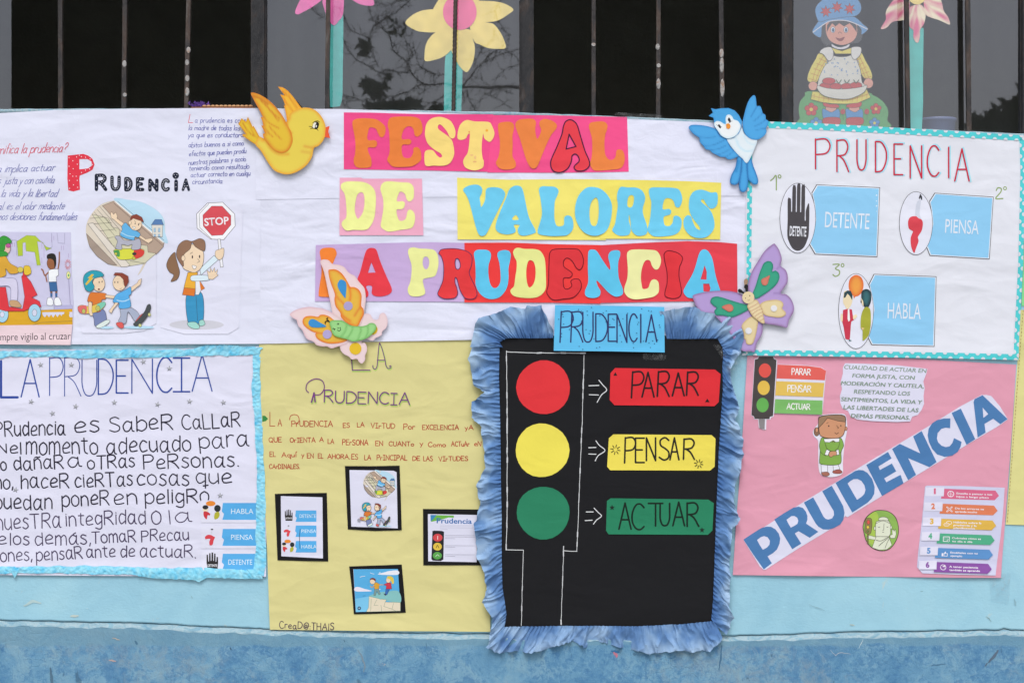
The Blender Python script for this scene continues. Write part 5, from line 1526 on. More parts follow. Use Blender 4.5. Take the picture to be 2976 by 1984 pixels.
print_sheet('printed_picture', pa, HA, t01, '-345,560 655,568 662,900 682,1240 674,1415 658,1602 -345,1595', '#cdc9e6', draw_scooter, label='printed cartoon of a rider on a red scooter')
print_sheet('printed_picture', pa, HA, t01, '740,275 1000,240 1300,250 1440,290 1440,1400 1330,1470 1150,1492 760,1492 705,1300 700,560', '#e0dff2', [draw_roof, draw_boys], label='printed cartoon of boys with skateboards')
print_sheet('printed_picture', pa, HA, t01, '1525,335 1570,308 2200,325 2235,360 2200,1440 2100,1500 1700,1500 1480,1440', '#e1e0f3', draw_stop, label='printed cartoon of a girl holding a STOP sign')

# ================================================================== LOWER LEFT POSTER
pb_ = thing('prudence_poster', 'white poster with a crumpled cyan crepe border and long black handwritten text', 'poster', 370, 1680, 3, group='handmade posters taped to the wall')
HBp = sheet_height(2.4, .8, 22, 260, lambda x, y: 3.5 * exp(-((y - 1672) / 30.0) ** 2))
q = Piece(HBp)
q.sheet([[(-120, 1012), (400, 1016), (770, 1006), (775, 1300), (774, 1674), (400, 1672), (-120, 1668)]], C('#e0def2'), grid=12)
q.build('paper_sheet', 'paper', pb_)
q = Piece(HBp, t02, .2, .012)
for ch, x0, x1, y0, y1, w in (('L', 12, 165, 180, 512, 7), ('A', 197, 362, 165, 508, 4), ('P', 458, 582, 150, 495, 3), ('R', 595, 745, 145, 500, 2.6), ('U', 755, 890, 170, 502, 3), ('D', 905, 1035, 162, 485, 4), ('E', 1070, 1178, 172, 472, 4.2),
                              ('N', 1213, 1402, 162, 475, 3.4), ('C', 1440, 1580, 148, 465, 4.4), ('!', 1595, 1745, 152, 460, 4.2), ('A', 1768, 1950, 120, 455, 3.4)):
    glyph(q, ch, x0, x1, y0, y1, w, '#2f4a9e')
q.build('title_lettering', 'ink', pb_, 'tall blue title LA PRUDENCIA')
K1, K2 = '#2b2738', '#4a3f5c'
for k, (fr, col, ls) in enumerate((
    (t02, K1, [('PRudencia', -35, 872, 600, 856, 130), ('es', 690, 842, 915, 830, 140), ('SabeR', 1012, 835, 1590, 805, 135), ('CaLLaR', 1680, 815, 2208, 778, 130)]),
    (t02, K1, [('N', -5, 1022, 62, 1018, 80), ('el', 98, 1030, 200, 1028, 100), ('momento', 245, 1035, 900, 1028, 150), ('adecuado', 985, 1030, 1755, 1000, 140), ('para', 1840, 985, 2285, 958, 140)]),
    (t02, K1, [('no', -50, 1186, 62, 1182, 110), ('dañaR', 135, 1182, 585, 1160, 120), ('a', 635, 1165, 750, 1150, 120), ('oTRas', 810, 1168, 1240, 1150, 115), ('PeRsonas.', 1325, 1170, 2195, 1145, 125)]),
    (t02, K1, [('no,', -40, 1350, 125, 1345, 125), ('haceR', 200, 1348, 635, 1335, 125), ('cieRTas', 695, 1340, 1220, 1325, 125), ('cosas', 1265, 1322, 1740, 1315, 135), ('que', 1805, 1308, 2130, 1300, 125)]),
    (t02, K1, [('puedan', -50, 1540, 480, 1535, 130), ('poneR', 575, 1510, 1005, 1500, 130), ('en', 1055, 1505, 1260, 1490, 130), ('peligRo', 1340, 1492, 1920, 1470, 130)]),
    (t03, K2, [('nuesTRa', -30, 162, 560, 138, 135), ('integRidad', 610, 125, 1340, 100, 120), ('o', 1400, 108, 1482, 105, 170), ('la', 1558, 105, 1760, 85, 120)]),
    (t03, K2, [('e', -10, 300, 62, 296, 110), ('los', 95, 298, 272, 295, 110), ('demás,', 328, 300, 838, 284, 115), ('TomaR', 848, 285, 1250, 265, 105), ('PRecau', 1305, 265, 1735, 250, 100)]),
    (t03, K2, [('ones,', 10, 448, 300, 440, 110), ('pensaR', 340, 445, 760, 415, 112), ('ante', 800, 415, 1060, 405, 105), ('de', 1112, 408, 1240, 405, 105), ('actuaR.', 1290, 412, 1800, 412, 110)]))):
    line(pb_, HBp, fr, ls, 3.9 if k < 5 else 3.4, col, seed=k * 7, jit=.05, gap=.17, xh=.74)
for (x, y) in ((375, 215), (657, 215), (1318, 187), (1558, 248), (290, 552), (485, 660), (697, 597), (1052, 560), (1450, 578), (1744, 550), (2054, 560), (147, 1360), (2025, 1412)):
    q = Piece(HBp, t02, .25)
    a0 = random.uniform(-.3, .3)
    pts = []
    for i in range(10):
        r = 29 if i % 2 == 0 else 12
        pts.append((x + r * sin(a0 + i * pi / 5), y - r * cos(a0 + i * pi / 5)))
    q.p(pts, '#a2a2aa', False, thick=.5)
    # raised centre
    o = tr(t02, pts); cx_, cy_ = o[0][0] * 0 + t02[0] + x / t02[2], t02[1] + y / t02[2]
    s = len(q.v)
    for a, b_ in o:
        q.v.append((a, b_, HBp(a, b_) + .8)); q.c.append(C('#9a9aa4'))
    q.v.append((cx_, cy_, HBp(cx_, cy_) + 2)); q.c.append(C('#b4b4bc'))
    for i in range(10):
        q.f.append((s + (i + 1) % 10, s + i, s + 10)); q.sm.append(False)
    q.build('star_sticker', 'foil', pb_)
# three small printed tags
TB = '#58ade8'
def icon(q, kind, small=True):
    if kind == 'DETENTE':
        q.p('-140,10 -128,8 -124,70 -118,70 -116,-5 -104,-5 -102,65 -96,65 -94,-12 -80,-12 -79,65 -73,65 -70,-2 -58,-2 -57,75 -50,70 -48,30 -36,28 -34,80 -38,140 -130,140 -140,80', '#2f2b2c', False)
        typed(q, 'DETENTE', -130, 118, -42, 118, 22, '#e8e6f0', .02)
    elif kind == 'PIENSA':
        q.e(-90, 5, 12, 6, '#302c30'); q.l('-92,15 -100,50', '#d8d8e0', 2)
        q.p('-155,75 -130,55 -95,58 -75,70 -62,75 -75,105 -85,145 -110,150 -115,115 -105,92 -135,92 -150,95', '#dc4650', True)
    else:
        q.e(-102, 5, 44, 24, '#e98a34'); q.e(-150, 55, 26, 30, '#f0dcc0'); q.e(-150, 40, 27, 20, '#2a2a2e'); q.e(-40, 50, 30, 32, '#2a2f33')
        q.p('-165,80 -135,80 -105,100 -110,115 -130,112 -140,150 -165,120', '#cf3a44', True); q.p('-60,90 -30,80 -20,110 -35,140 -65,150 -70,120', '#b7b23a', True)
def minitag(kind, w=320):
    def d(q):
        q.p([(0, 78), (10, 0), (w, 0), (w, 155), (5, 155), (20, 100)], TB, False)
        n = {'DETENTE': (60, 235), 'PIENSA': (85, 240), 'HABLA': (85, 245)}[kind]
        typed(q, kind, n[0] if w < 400 else n[0], 100, n[1] + 45, 100, 48, '#dcecf8')
        icon(q, kind)
    return d
for k, (kind, oy) in enumerate((('HABLA', -88), ('PIENSA', 150), ('DETENTE', 378))):
    fr = (t03[0] + 2040 / t03[2], t03[1] + oy / t03[2], t03[2])
    print_sheet('printed_tag', pb_, HBp, fr, '-190,-25 320,-25 320,180 -190,180', '#e2e0f2', minitag(kind, 318), label='small printed blue tag reading ' + kind, lift=.2)
# crepe border
CY1, CY2, CY3 = C('#7fd0ee'), C('#4fb6e2'), C('#a9e0f0')
def crepe(H, inner, outer, name, parent, seed, label=None):
    def hf(u, v, x, y):
        e = sin(pi * v)
        h = 1.2 + e * .9 + 2.6 * abs(n2(u, v * 16, 11, seed)) + 1.2 * n2(x, y, 8, seed + 1) + 1.5 * n2(u, 3, 45, seed)
        return h, 3 * n2(u, v * 50, 20, seed + 2)
    def cf(u, v, x, y):
        return mix(mix(CY1, CY2, .35 + .9 * n2(x, y, 26, seed + 3)), CY3, .4 + .7 * n2(x, y, 12, seed + 4))
    q = band_strip(H, inner, outer, 2.6, 9, hf, cf)
    return q.build(name, 'crepe', parent, label)
def wob(p, amp, s, seed):
    q = densify(p, False, 6)
    return [(x + amp * n2(x, y, s, seed), y + amp * n2(y, x, s, seed + 5) + amp * .7 * n2(x, y, s / 3, seed + 2)) for x, y in q]
crepe(HBp, wob([(-120, 1040), (0, 1044), (30, 1036), (300, 1041), (450, 1038), (560, 1034), (750, 1030)], 3, 40, 1), wob([(-120, 1018), (150, 1020), (330, 1016), (560, 1015), (590, 1004), (640, 1002), (765, 1010)], 4, 30, 2), 'crepe_border', pb_, 3)
crepe(HBp, wob([(735, 1020), (734, 1120), (742, 1250), (748, 1380), (744, 1500), (742, 1600), (735, 1660)], 4, 40, 3), wob([(758, 1012), (757, 1100), (763, 1250), (770, 1400), (772, 1520), (776, 1640), (768, 1672)], 4, 40, 4), 'crepe_border', pb_, 7)
crepe(HBp, wob([(-120, 1640), (0, 1643), (200, 1644), (300, 1643), (460, 1648), (600, 1648), (690, 1655), (760, 1650)], 3, 40, 5), wob([(-120, 1668), (35, 1664), (46, 1678), (55, 1664), (230, 1666), (400, 1668), (440, 1678), (560, 1684), (580, 1690), (600, 1676), (700, 1680), (766, 1680)], 3, 30, 6), 'crepe_border', pb_, 11)
# ================================================================== YELLOW POSTER
py_ = thing('prudence_poster', 'pale yellow poster with red handwriting and four small pictures in black frames', 'poster', 1100, 1832, 3, group='handmade posters taped to the wall')
HY = sheet_height(3.0, 1.0, 41, 300, lambda x, y: 4.0 * exp(-((y - 1830) / 26.0) ** 2) * (.5 + .5 * sin(x / 80 + 1)) + 2.5 * exp(-((x - 780) / 16.0) ** 2) * (.4 + .6 * n2(0, y, 90, 2))
                  + 2.2 * exp(-(((y - 1776) + (x - 800) * -.12) / 7.0) ** 2) * exp(-((x - 780) / 90.0) ** 2), (('y', 1408, 0, .6), ('x', 1105, 0, .5)))
q = Piece(HY)
q.sheet([[(753, 990), (1100, 984), (1445, 980), (1447, 1400), (1425, 1600), (1425, 1834), (1100, 1831), (785, 1828), (777, 1600), (768, 1400), (760, 1200)]], C('#dbd193'), grid=11)
q.build('paper_sheet', 'paper', py_)
PUR, LGN, RDI = '#7a3f84', '#b5cf6c', '#b3392f'
q = Piece(HY, t12, .2, .015)
for dx, dy, w, col in ((1.5, 3.0, 4.5, LGN), (0, 0, 2.6, PUR)):
    for s_ in ('880,168 886,264 1048,264',):
        q.l([(a + dx * 3, b + dy * 3) for a, b in ((880, 168), (886, 264), (1048, 264))], col, w + .6, False)
    for s_ in ([(1135, 15), (1128, 60), (1118, 175), (1112, 230), (1095, 255), (1075, 240), (1075, 220)], [(1138, 15), (1160, 70), (1185, 165), (1195, 220), (1215, 248), (1240, 240), (1240, 222), (1225, 228)]):
        q.l([(a + dx * 3, b + dy * 3) for a, b in s_], col, w)
    q.l([(1115 + dx * 3, 172 + dy * 3), (1185 + dx * 3, 172 + dy * 3)], col, w, False)
q.build('title_lettering', 'ink', py_, 'purple word LA with light green edging')
q = Piece(HY, t12, .2, .015)
for dx, dy, w, col in ((1.6, 3.2, 4.5, LGN), (0, 0, 3.2, PUR)):
    o = 3.16
    hand(q, 'RUDENCIA', 628 + dx * o, 558 + dy * o, 1412 + dx * o, 582 + dy * o, 108, w, col, serif_i=True, gap=.16, jit=.03)
    q.l([(512 + dx * o, 556 + dy * o), (535 + dx * o, 470 + dy * o), (545 + dx * o, 552 + dy * o)], col, w + 1, False)
q.l('485,468 462,440 470,390 510,355 560,342 610,360 630,410 620,450 590,485 545,490', PUR, 2.6)
q.build('title_lettering', 'ink', py_, 'purple word PRUDENCIA with light green edging')
for k, ls in enumerate(([('PrUDENCIA', 330, 780, 705, 780, 52), ('ES', 802, 790, 860, 788, 40), ('LA', 932, 785, 995, 783, 40), ('VIrTUD', 1058, 795, 1275, 797, 46), ('Por', 1357, 805, 1460, 806, 50), ('EXCELENCIA', 1530, 808, 1862, 808, 42), ('yA', 1920, 808, 1996, 808, 40)],
                        [('QUE', 122, 924, 236, 922, 44), ('OrIENTA', 315, 925, 546, 923, 42), ('A', 586, 918, 620, 918, 38), ('LA', 662, 936, 716, 936, 42), ('PErSONA', 795, 946, 1030, 951, 48), ('EN', 1100, 957, 1166, 955, 42), ('CUANTo', 1222, 958, 1450, 958, 40), ('y', 1506, 955, 1535, 955, 44), ('Como', 1582, 965, 1742, 965, 42), ('ACTuAr', 1796, 960, 1960, 960, 44), ('eN', 2006, 956, 2066, 960, 44)],
                        [('EL', 130, 1055, 181, 1055, 44), ('AquÍ', 238, 1060, 371, 1058, 42), ('y', 420, 1058, 442, 1058, 40), ('EN', 472, 1070, 529, 1070, 42), ('EL', 572, 1070, 618, 1070, 40), ('AHORA.', 660, 1074, 862, 1076, 40), ('ES', 880, 1080, 936, 1080, 46), ('LA', 998, 1085, 1056, 1085, 44), ('PrINCIPAL', 1112, 1087, 1388, 1090, 46), ('DE', 1440, 1092, 1506, 1092, 38), ('LAS', 1540, 1095, 1622, 1095, 42), ('VIrTUDES', 1680, 1097, 1946, 1092, 40)],
                        [('CArDINALES.', 124, 1165, 402, 1166, 40)])):
    q = Piece(HY, t12, .2, .012)
    if k == 0:
        glyph(q, 'L', 130, 175, 648, 775, 2.0, RDI); glyph(q, 'A', 203, 238, 712, 776, 2.0, RDI)
        q.l('310,718 318,685 350,670 385,680 398,715 385,745 345,755', RDI, 2.0)
        q.build('handwriting', 'ink', py_)
    line(py_, HY, t12, ls, 2.1, RDI, seed=k * 9, serif_i=True, gap=.18)
q = Piece(HY, t12, .2)
q.p('60,680 85,680 114,708 92,730 60,736', '#3d8a4a', False)
q.build('green_mark', 'ink', py_)
line(py_, HY, t13, [('CreaD@:THAIS', 218, 1058, 715, 1078, 62)], 2.3, '#4c3b52', gap=.22, jit=.08)
BK = '#1d1c1e'
def framed(name_lbl, outer, inner, draw, fr=t12, incol='#dedcf0'):
    o = tr(fr, outer)
    by = max(p_[1] for p_ in o)
    H2 = lambda x, y: HY(x, y) + .8 + .8 * exp(-((by - y) / 9.0) ** 2) * (.6 + .4 * sin(x / 20))
    a = Piece(H2, fr)
    a.p(outer, BK, False, thick=.3, grid=9)
    f_ = a.build('black_mount', 'card', py_, name_lbl)
    b_ = Piece(lambda x, y: H2(x, y) + .45, fr, 0, .02)
    b_.p(inner, incol, False, thick=.12, grid=9)
    draw(b_)
    b_.build('printed_picture', 'print', f_)
def d_tags(q):
    k = 4.67
    for kind, yy in (('DETENTE', 1568 - 20), ('PIENSA', 1568 + 118), ('HABLA', 1568 + 260)):
        q.fr = (t12[0] + 362 / t12[2], t12[1] + yy / t12[2], k)
        minitag(kind, 288)(q)
    q.fr = t12
    q.l('408,1720 402,1790 406,1900', '#3a4a66', 1.4, True)
framed('black mount around three blue tags', '175,1397 400,1390 652,1388 660,1700 665,2016 420,2012 200,2005 188,1700', '230,1417 612,1428 617,1988 235,1968', d_tags)
def d_small(q):
    q.fr = (954.3, 1332.0, 7.8)
    draw_roof(q)
    q.fr = (954.3 - 3, 1332.0 + 6, 7.6)
    draw_boys(q)
    q.fr = t12
    q.e(948, 1636, 15, 15, '#9a9aa6')
framed('black mount around a small skateboard cartoon', '818,1142 1060,1143 1320,1138 1330,1400 1340,1730 1100,1738 845,1722 830,1400', '860,1178 1265,1185 1293,1200 1303,1713 877,1697', d_small)
def d_guide(q):
    q.fr = t13
    q.p('1603,22 1818,28 1818,48 1770,45 1720,60 1660,75 1610,85', '#6fb24a', False); q.p('1603,22 1660,22 1630,60 1606,82', '#3f86b8', False)
    typed(q, 'Prudencia', 1660, 96, 1983, 103, 46, '#3f6fae', .02)
    for y in (112, 125, 138, 150):
        q.l([(1690, y), (1995 if y < 150 else 1760, y + 4)], '#b0acc0', .6, False)
    q.p('1622,170 1640,165 1710,168 1728,178 1722,430 1700,444 1625,440 1612,425', '#26262a', False)
    q.e(1670, 230, 44, 36, '#d64a50'); q.e(1668, 312, 40, 36, '#e3c04a'); q.e(1666, 395, 42, 34, '#5aa24e')
    q.l('1670,215 1670,245', '#f0e0e0', 2); q.l('1655,325 1668,300 1682,325', '#3a3226', 1.5); q.l('1650,405 1668,385 1685,402', '#dfe8d8', 1.2)
    for y in (208, 222, 236, 302, 314, 384, 398):
        q.l([(1738, y), (2010 if y in (208, 222, 302, 384) else 1830, y + 3)], '#9c98a8', .7, False)
framed('black mount around a small traffic light guide', '1535,1535 2070,1540 2068,2052 1538,2052', '1580,1582 2030,1590 2028,2023 1583,2015', d_guide)
def d_cliff(q):
    q.fr = t13
    q.p('897,520 1305,517 1328,902 918,912', '#5aaee2', False)
    q.p('1120,565 1180,548 1230,535 1305,532 1308,568 1200,572', '#eceaf4', True); q.p('908,690 940,682 1000,700 1065,718 1000,724 912,720', '#ece4f2', True); q.p('940,812 1000,795 1060,790 1040,815', '#efe6f0', True)
    q.p('915,790 1040,770 1040,905 918,912', '#7cc4ea', False)
    q.p('1040,765 1120,735 1200,725 1310,722 1328,825 1200,808 1080,785', '#86bfc0', True)
    q.p('1040,768 1110,785 1200,800 1190,820 1270,822 1328,825 1328,902 1015,910 1035,870', '#e3d6bf', False, ol='#6a8a70', ow=.8)
    for s_ in ('1110,800 1085,850 1150,850 1155,905', '1190,815 1175,860 1250,885 1265,830', '1060,790 1055,905', '1250,885 1290,905'):
        q.l(s_, '#6a8a70', .8, False)
    q.p('1090,700 1125,695 1145,745 1130,755 1112,720 1098,762 1082,760', '#7d9a98', False, ol=LINE, ow=.6)
    q.p('1085,645 1110,640 1135,655 1130,700 1090,702', '#e0a53c', False, ol=LINE, ow=.6); q.l('1090,665 1065,688 1052,675', '#e0a53c', 2); q.l('1125,660 1170,663', '#e0a53c', 2)
    q.e(1072, 632, 25, 25, SKIN, LINE, .6); q.p('1045,615 1070,598 1100,610 1098,632 1080,615', '#7a3a30', True)
    q.p('1195,700 1230,700 1205,755 1185,752', '#3d6fb4', False, ol=LINE, ow=.6); q.p('1172,742 1200,750 1190,762', '#3a2a3a', False)
    q.p('1175,660 1205,645 1242,645 1248,700 1195,700 1200,672', '#cf3b4e', False, ol=LINE, ow=.6)
    q.p('1205,590 1235,582 1262,600 1268,650 1250,655 1245,630', '#e6c84e', True); q.e(1218, 620, 22, 24, SKIN, LINE, .6); q.p('1198,600 1225,588 1245,600 1240,615 1215,605', '#e6c84e', True)
    q.l('958,592 978,586 1003,582', '#f4f4f8', 1.3); q.l('1050,552 1068,560 1088,563', '#f4f4f8', 1.2); q.l('982,765 1008,762', '#33506a', .7)
    q.e(950, 877, 16, 16, '#2a4a66'); q.e(950, 877, 7, 7, '#a8c4dc')
    q.fr = t12
framed('black mount around a clifftop cartoon', '857,2062 1340,2045 1358,2250 1377,2485 1100,2496 900,2500 880,2250', '895,2088 1305,2085 1328,2470 918,2480', d_cliff)

# ================================================================== BLACK TRAFFIC LIGHT POSTER
pk_ = thing('traffic_light_poster', 'black poster of a traffic light with a gathered blue paper ruffle all round', 'poster', 1775, 1815, 8, group='handmade posters taped to the wall')
HK = sheet_height(9.5, .8, 51, 300)
q = Piece(HK)
q.sheet([[(1444, 975), (2104, 975), (2098, 1200), (2088, 1500), (2078, 1822), (1775, 1826), (1462, 1824), (1450, 1400)]], C('#1f1f22'), grid=12)
q.build('black_sheet', 'card', pk_)
WC = '#e4e4e8'
q = Piece(HK, FS, .2, .015)
rw = random.Random(9)
def chalk(pts, w):
    o = densify(pts, False, 14)
    o = [(x + rw.uniform(-.5, .5), y + rw.uniform(-.5, .5)) for x, y in o]
    q.ribbon(o, w, C(WC))
    for a, b in zip(o, o[1:]):
        if rw.random() < .28:
            q.ribbon([a, b], w + rw.uniform(.8, 2.6), C('#cfcfd4'))
chalk([(1472, 1019), (1474, 1200), (1474, 1485), (1471, 1595)], 1.7)
chalk([(1472, 1022), (1560, 1025), (1700, 1026)], 1.9)
chalk([(1697, 1031), (1692, 1213), (1684, 1403), (1676, 1600)], 1.5)
chalk([(1471, 1595), (1521, 1596)], 1.8); chalk([(1521, 1596), (1518, 1700), (1515, 1815)], 1.4)
chalk([(1676, 1600), (1638, 1598)], 1.8); chalk([(1638, 1585), (1634, 1700), (1630, 1812)], 1.4)
q.build('white_outline', 'ink', pk_)
for s_ in (('705,405 797,402', '708,487 793,490', '797,355 830,395 868,445 820,490 780,558'), ('703,972 770,970', '703,1030 770,1032', '770,910 800,950 852,998 790,1045 763,1093'),
           ('680,1560 745,1560', '670,1640 735,1636', '752,1525 790,1565 820,1598 775,1635 747,1672')):
    q = Piece(HK, t22, .2, .015)
    for a in s_:
        q.l(a, WC, 2.4)
    q.build('white_arrow', 'ink', pk_)
def disc(cx, cy, r, col, lbl):
    H2 = lambda x, y: HK(x, y) + .5
    q = Piece(H2, t22)
    pts = []
    for i in range(26):
        a = 2 * pi * i / 26
        rr_ = r * (1 + .012 * sin(3 * a + cx) + random.uniform(-.006, .006))
        pts.append((cx + rr_ * cos(a), cy + rr_ * sin(a)))
    q.p(pts, paper_noise(C(col), .03, 60, 3), False, thick=.4, grid=8)
    q.build('light_disc', 'card', pk_, lbl)
disc(288, 420, 247, '#e0393f', 'red paper disc'); disc(278, 996, 246, '#ecdc5c', 'yellow paper disc'); disc(286, 1569, 243, '#2f8261', 'green paper disc')
def card(fr, outline, col, lbl, draw, H=HK, parent=pk_, z=.7, name='word_card'):
    o = tr(fr, outline)
    by = max(p_[1] for p_ in o)
    H2 = lambda x, y: H(x, y) + z + .8 * exp(-((by - y) / 9.0) ** 2)
    q = Piece(H2, fr)
    q.p(outline, paper_noise(C(col), .03, 50, 4), False, thick=.4, grid=8)
    f_ = q.build(name, 'card', parent, lbl)
    q = Piece(lambda x, y: H2(x, y) + .55, fr, 0, .015)
    draw(q)
    q.build('lettering', 'ink', f_)
INK = '#2a1f22'
def d_parar(q):
    for ch, a, b, c_, d_ in (('P', 1095, 1200, 278, 515), ('A', 1192, 1302, 283, 508), ('R', 1332, 1440, 275, 502), ('A', 1470, 1578, 288, 497), ('R', 1600, 1706, 280, 492)):
        glyph(q, ch, a, b, c_, d_, 5.2, INK, .05 if ch != 'A' else 0)
    q.p('930,312 947,280 965,312', INK, False); q.p('1770,555 1790,522 1810,555', INK, False)
def d_pensar(q):
    for ch, a, b, c_, d_ in (('P', 1032, 1128, 880, 1112), ('E', 1132, 1212, 885, 1108), ('N', 1232, 1316, 882, 1090), ('S', 1350, 1440, 880, 1085), ('A', 1448, 1530, 882, 1082), ('R', 1572, 1672, 892, 1078)):
        glyph(q, ch, a, b, c_, d_, 5.0, '#2c2a22', .03 if ch in 'PR' else 0)
    for cx, cy, r in ((948, 990, 44), (1712, 1120, 40)):
        for k in range(8):
            an = 2 * pi * k / 8 + .2
            q.l([(cx + r * .45 * cos(an), cy + r * .45 * sin(an)), (cx + r * cos(an), cy + r * sin(an))], '#2c2a22', 2.2, False)
def starp(cx, cy, r):
    return [(cx + (r if i % 2 == 0 else r * .45) * sin(i * pi / 5), cy - (r if i % 2 == 0 else r * .45) * cos(i * pi / 5)) for i in range(10)]
def d_actuar(q):
    for ch, a, b, c_, d_ in (('A', 980, 1092, 1478, 1718), ('C', 1098, 1210, 1488, 1722), ('T', 1250, 1382, 1482, 1688), ('U', 1358, 1445, 1482, 1688), ('A', 1475, 1582, 1470, 1686), ('R', 1606, 1712, 1478, 1692)):
        glyph(q, ch, a, b, c_, d_, 5.0, '#182820', 0)
    q.p(starp(917, 1520, 26), '#20322a', False); q.p(starp(1742, 1726, 26), '#20322a', False)
card(t22, '945,243 1860,257 1912,298 1895,555 1855,592 940,583 895,535 903,290', '#dd333b', 'red card reading PARAR', d_parar)
card(t22, '930,850 1830,857 1866,890 1858,1145 1815,1182 900,1178 872,1145 888,885', '#ecd95c', 'yellow card reading PENSAR', d_pensar)
card(t22, '905,1435 1800,1448 1850,1480 1838,1730 1795,1770 885,1765 862,1730 870,1460', '#2d8260', 'green card reading ACTUAR', d_actuar)
def d_title(q):
    N_ = '#34386a'
    for ch, a, b, c_, d_ in (('P', 1308, 1450, 1060, 1418), ('R', 1432, 1572, 1065, 1415), ('U', 1572, 1690, 1070, 1418), ('D', 1722, 1852, 1088, 1408), ('E', 1866, 1962, 1092, 1405), ('N', 1968, 2082, 1098, 1418), ('C', 2104, 2200, 1092, 1408), ('I', 2236, 2250, 1095, 1418), ('A', 2302, 2428, 1100, 1410)):
        glyph(q, ch, a, b, c_, d_, 4.1, N_, .04 if ch in 'PR' else 0)
    rd = random.Random(4)
    for _ in range(62):
        x, y = rd.uniform(1270, 2480), rd.uniform(1010, 1500)
        q.e(x, y, 7, 6, '#2b4a7a', n=6)
card(FE, '1250,985 1800,992 2515,1008 2520,1535 1900,1522 1235,1515', '#65bfee', 'sky blue card reading PRUDENCIA', d_title, z=8.0)

# ruffle of gathered tie-dyed paper, one strip on each side
RD_, RM_, RL_ = C('#45699f'), C('#6c90bf'), C('#a3bcd8')
def ruffle(inner, outer, seed, dark=1.0, lift=1.0):
    def hf(u, v, x, y):
        ga = 1 - min(1, v / .38)
        uu = u + 16 * n2(u, v * 70, 40, seed + 9) * (.3 + v)
        w1 = n2(uu, v * 30, 34, seed)
        w2 = n2(x, y, 15, seed + 1)
        w3 = 1 - 3.2 * abs(n2(uu, v * 20, 36, seed + 2))
        w4 = 1 - 3.2 * abs(n2(uu + 70 + 10 * n2(x, y, 40, seed), v * 24, 21, seed + 3))
        h = 2.0 + lift * v * (9 * w1 + 6) + (3.0 + 6.5 * v) * w3 + (2.2 + 2.6 * v) * w4 + 1.2 * w2 + ga * 2.4 * sin(u * 2 * pi / 14 + 3 * n2(u, 0, 30, seed))
        return max(0.2, h), (12 * n2(u, v * 30, 36, seed + 4)) * v + 1.5 * n2(u, v * 60, 14, seed + 5)
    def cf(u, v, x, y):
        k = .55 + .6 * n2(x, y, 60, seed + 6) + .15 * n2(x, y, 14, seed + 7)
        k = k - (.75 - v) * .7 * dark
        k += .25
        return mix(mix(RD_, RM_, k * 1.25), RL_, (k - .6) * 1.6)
    return band_strip(HK, inner, outer, 2.2, 16, hf, cf).build('ruffle', 'crepe', pk_)
ruffle([(1462, 1010), (1452, 994), (1470, 984), (1485, 982), (1540, 983), (1607, 982)], wob([(1366, 1012), (1372, 985), (1382, 940), (1392, 925), (1450, 908), (1485, 893), (1525, 897), (1532, 888), (1556, 890), (1572, 888), (1585, 915), (1608, 962)], 3, 24, 1), 61)
ruffle([(1938, 984), (1980, 985), (2035, 984), (2084, 984), (2098, 1010), (2100, 1030)], wob([(1912, 905), (1960, 898), (2018, 890), (2036, 905), (2075, 912), (2097, 915), (2122, 924), (2150, 948), (2158, 985), (2150, 1032)], 3, 24, 2), 62)
ruffle([(2102, 1000), (2098, 1060), (2099, 1130), (2094, 1200), (2086, 1340), (2080, 1488), (2076, 1600), (2070, 1750), (2066, 1795), (2072, 1806)],
       wob([(2152, 1024), (2118, 1070), (2130, 1130), (2146, 1180), (2135, 1215), (2160, 1275), (2155, 1330), (2136, 1400), (2128, 1460), (2150, 1507), (2124, 1535), (2122, 1600), (2118, 1650), (2118, 1710), (2114, 1760), (2130, 1792), (2108, 1840)], 4, 22, 3), 63, 1.5)
ruffle([(2076, 1800), (1980, 1810), (1850, 1816), (1700, 1815), (1600, 1816), (1500, 1817), (1462, 1818)],
       wob([(2098, 1846), (2078, 1868), (2060, 1886), (2000, 1886), (1960, 1884), (1900, 1893), (1860, 1890), (1800, 1876), (1740, 1862), (1705, 1878), (1660, 1858), (1590, 1880), (1548, 1890), (1490, 1888), (1450, 1892), (1415, 1876)], 4, 22, 4), 64, .6)
ruffle([(1466, 1822), (1472, 1780), (1460, 1700), (1458, 1600), (1458, 1500), (1456, 1400), (1455, 1300), (1453, 1180), (1450, 1100), (1452, 1000)],
       wob([(1418, 1868), (1433, 1790), (1400, 1745), (1414, 1710), (1408, 1662), (1386, 1615), (1380, 1520), (1396, 1466), (1384, 1410), (1411, 1356), (1405, 1296), (1397, 1239), (1372, 1213), (1370, 1170), (1408, 1140), (1380, 1118), (1362, 1040), (1372, 1004)], 4, 22, 5), 65, .8)
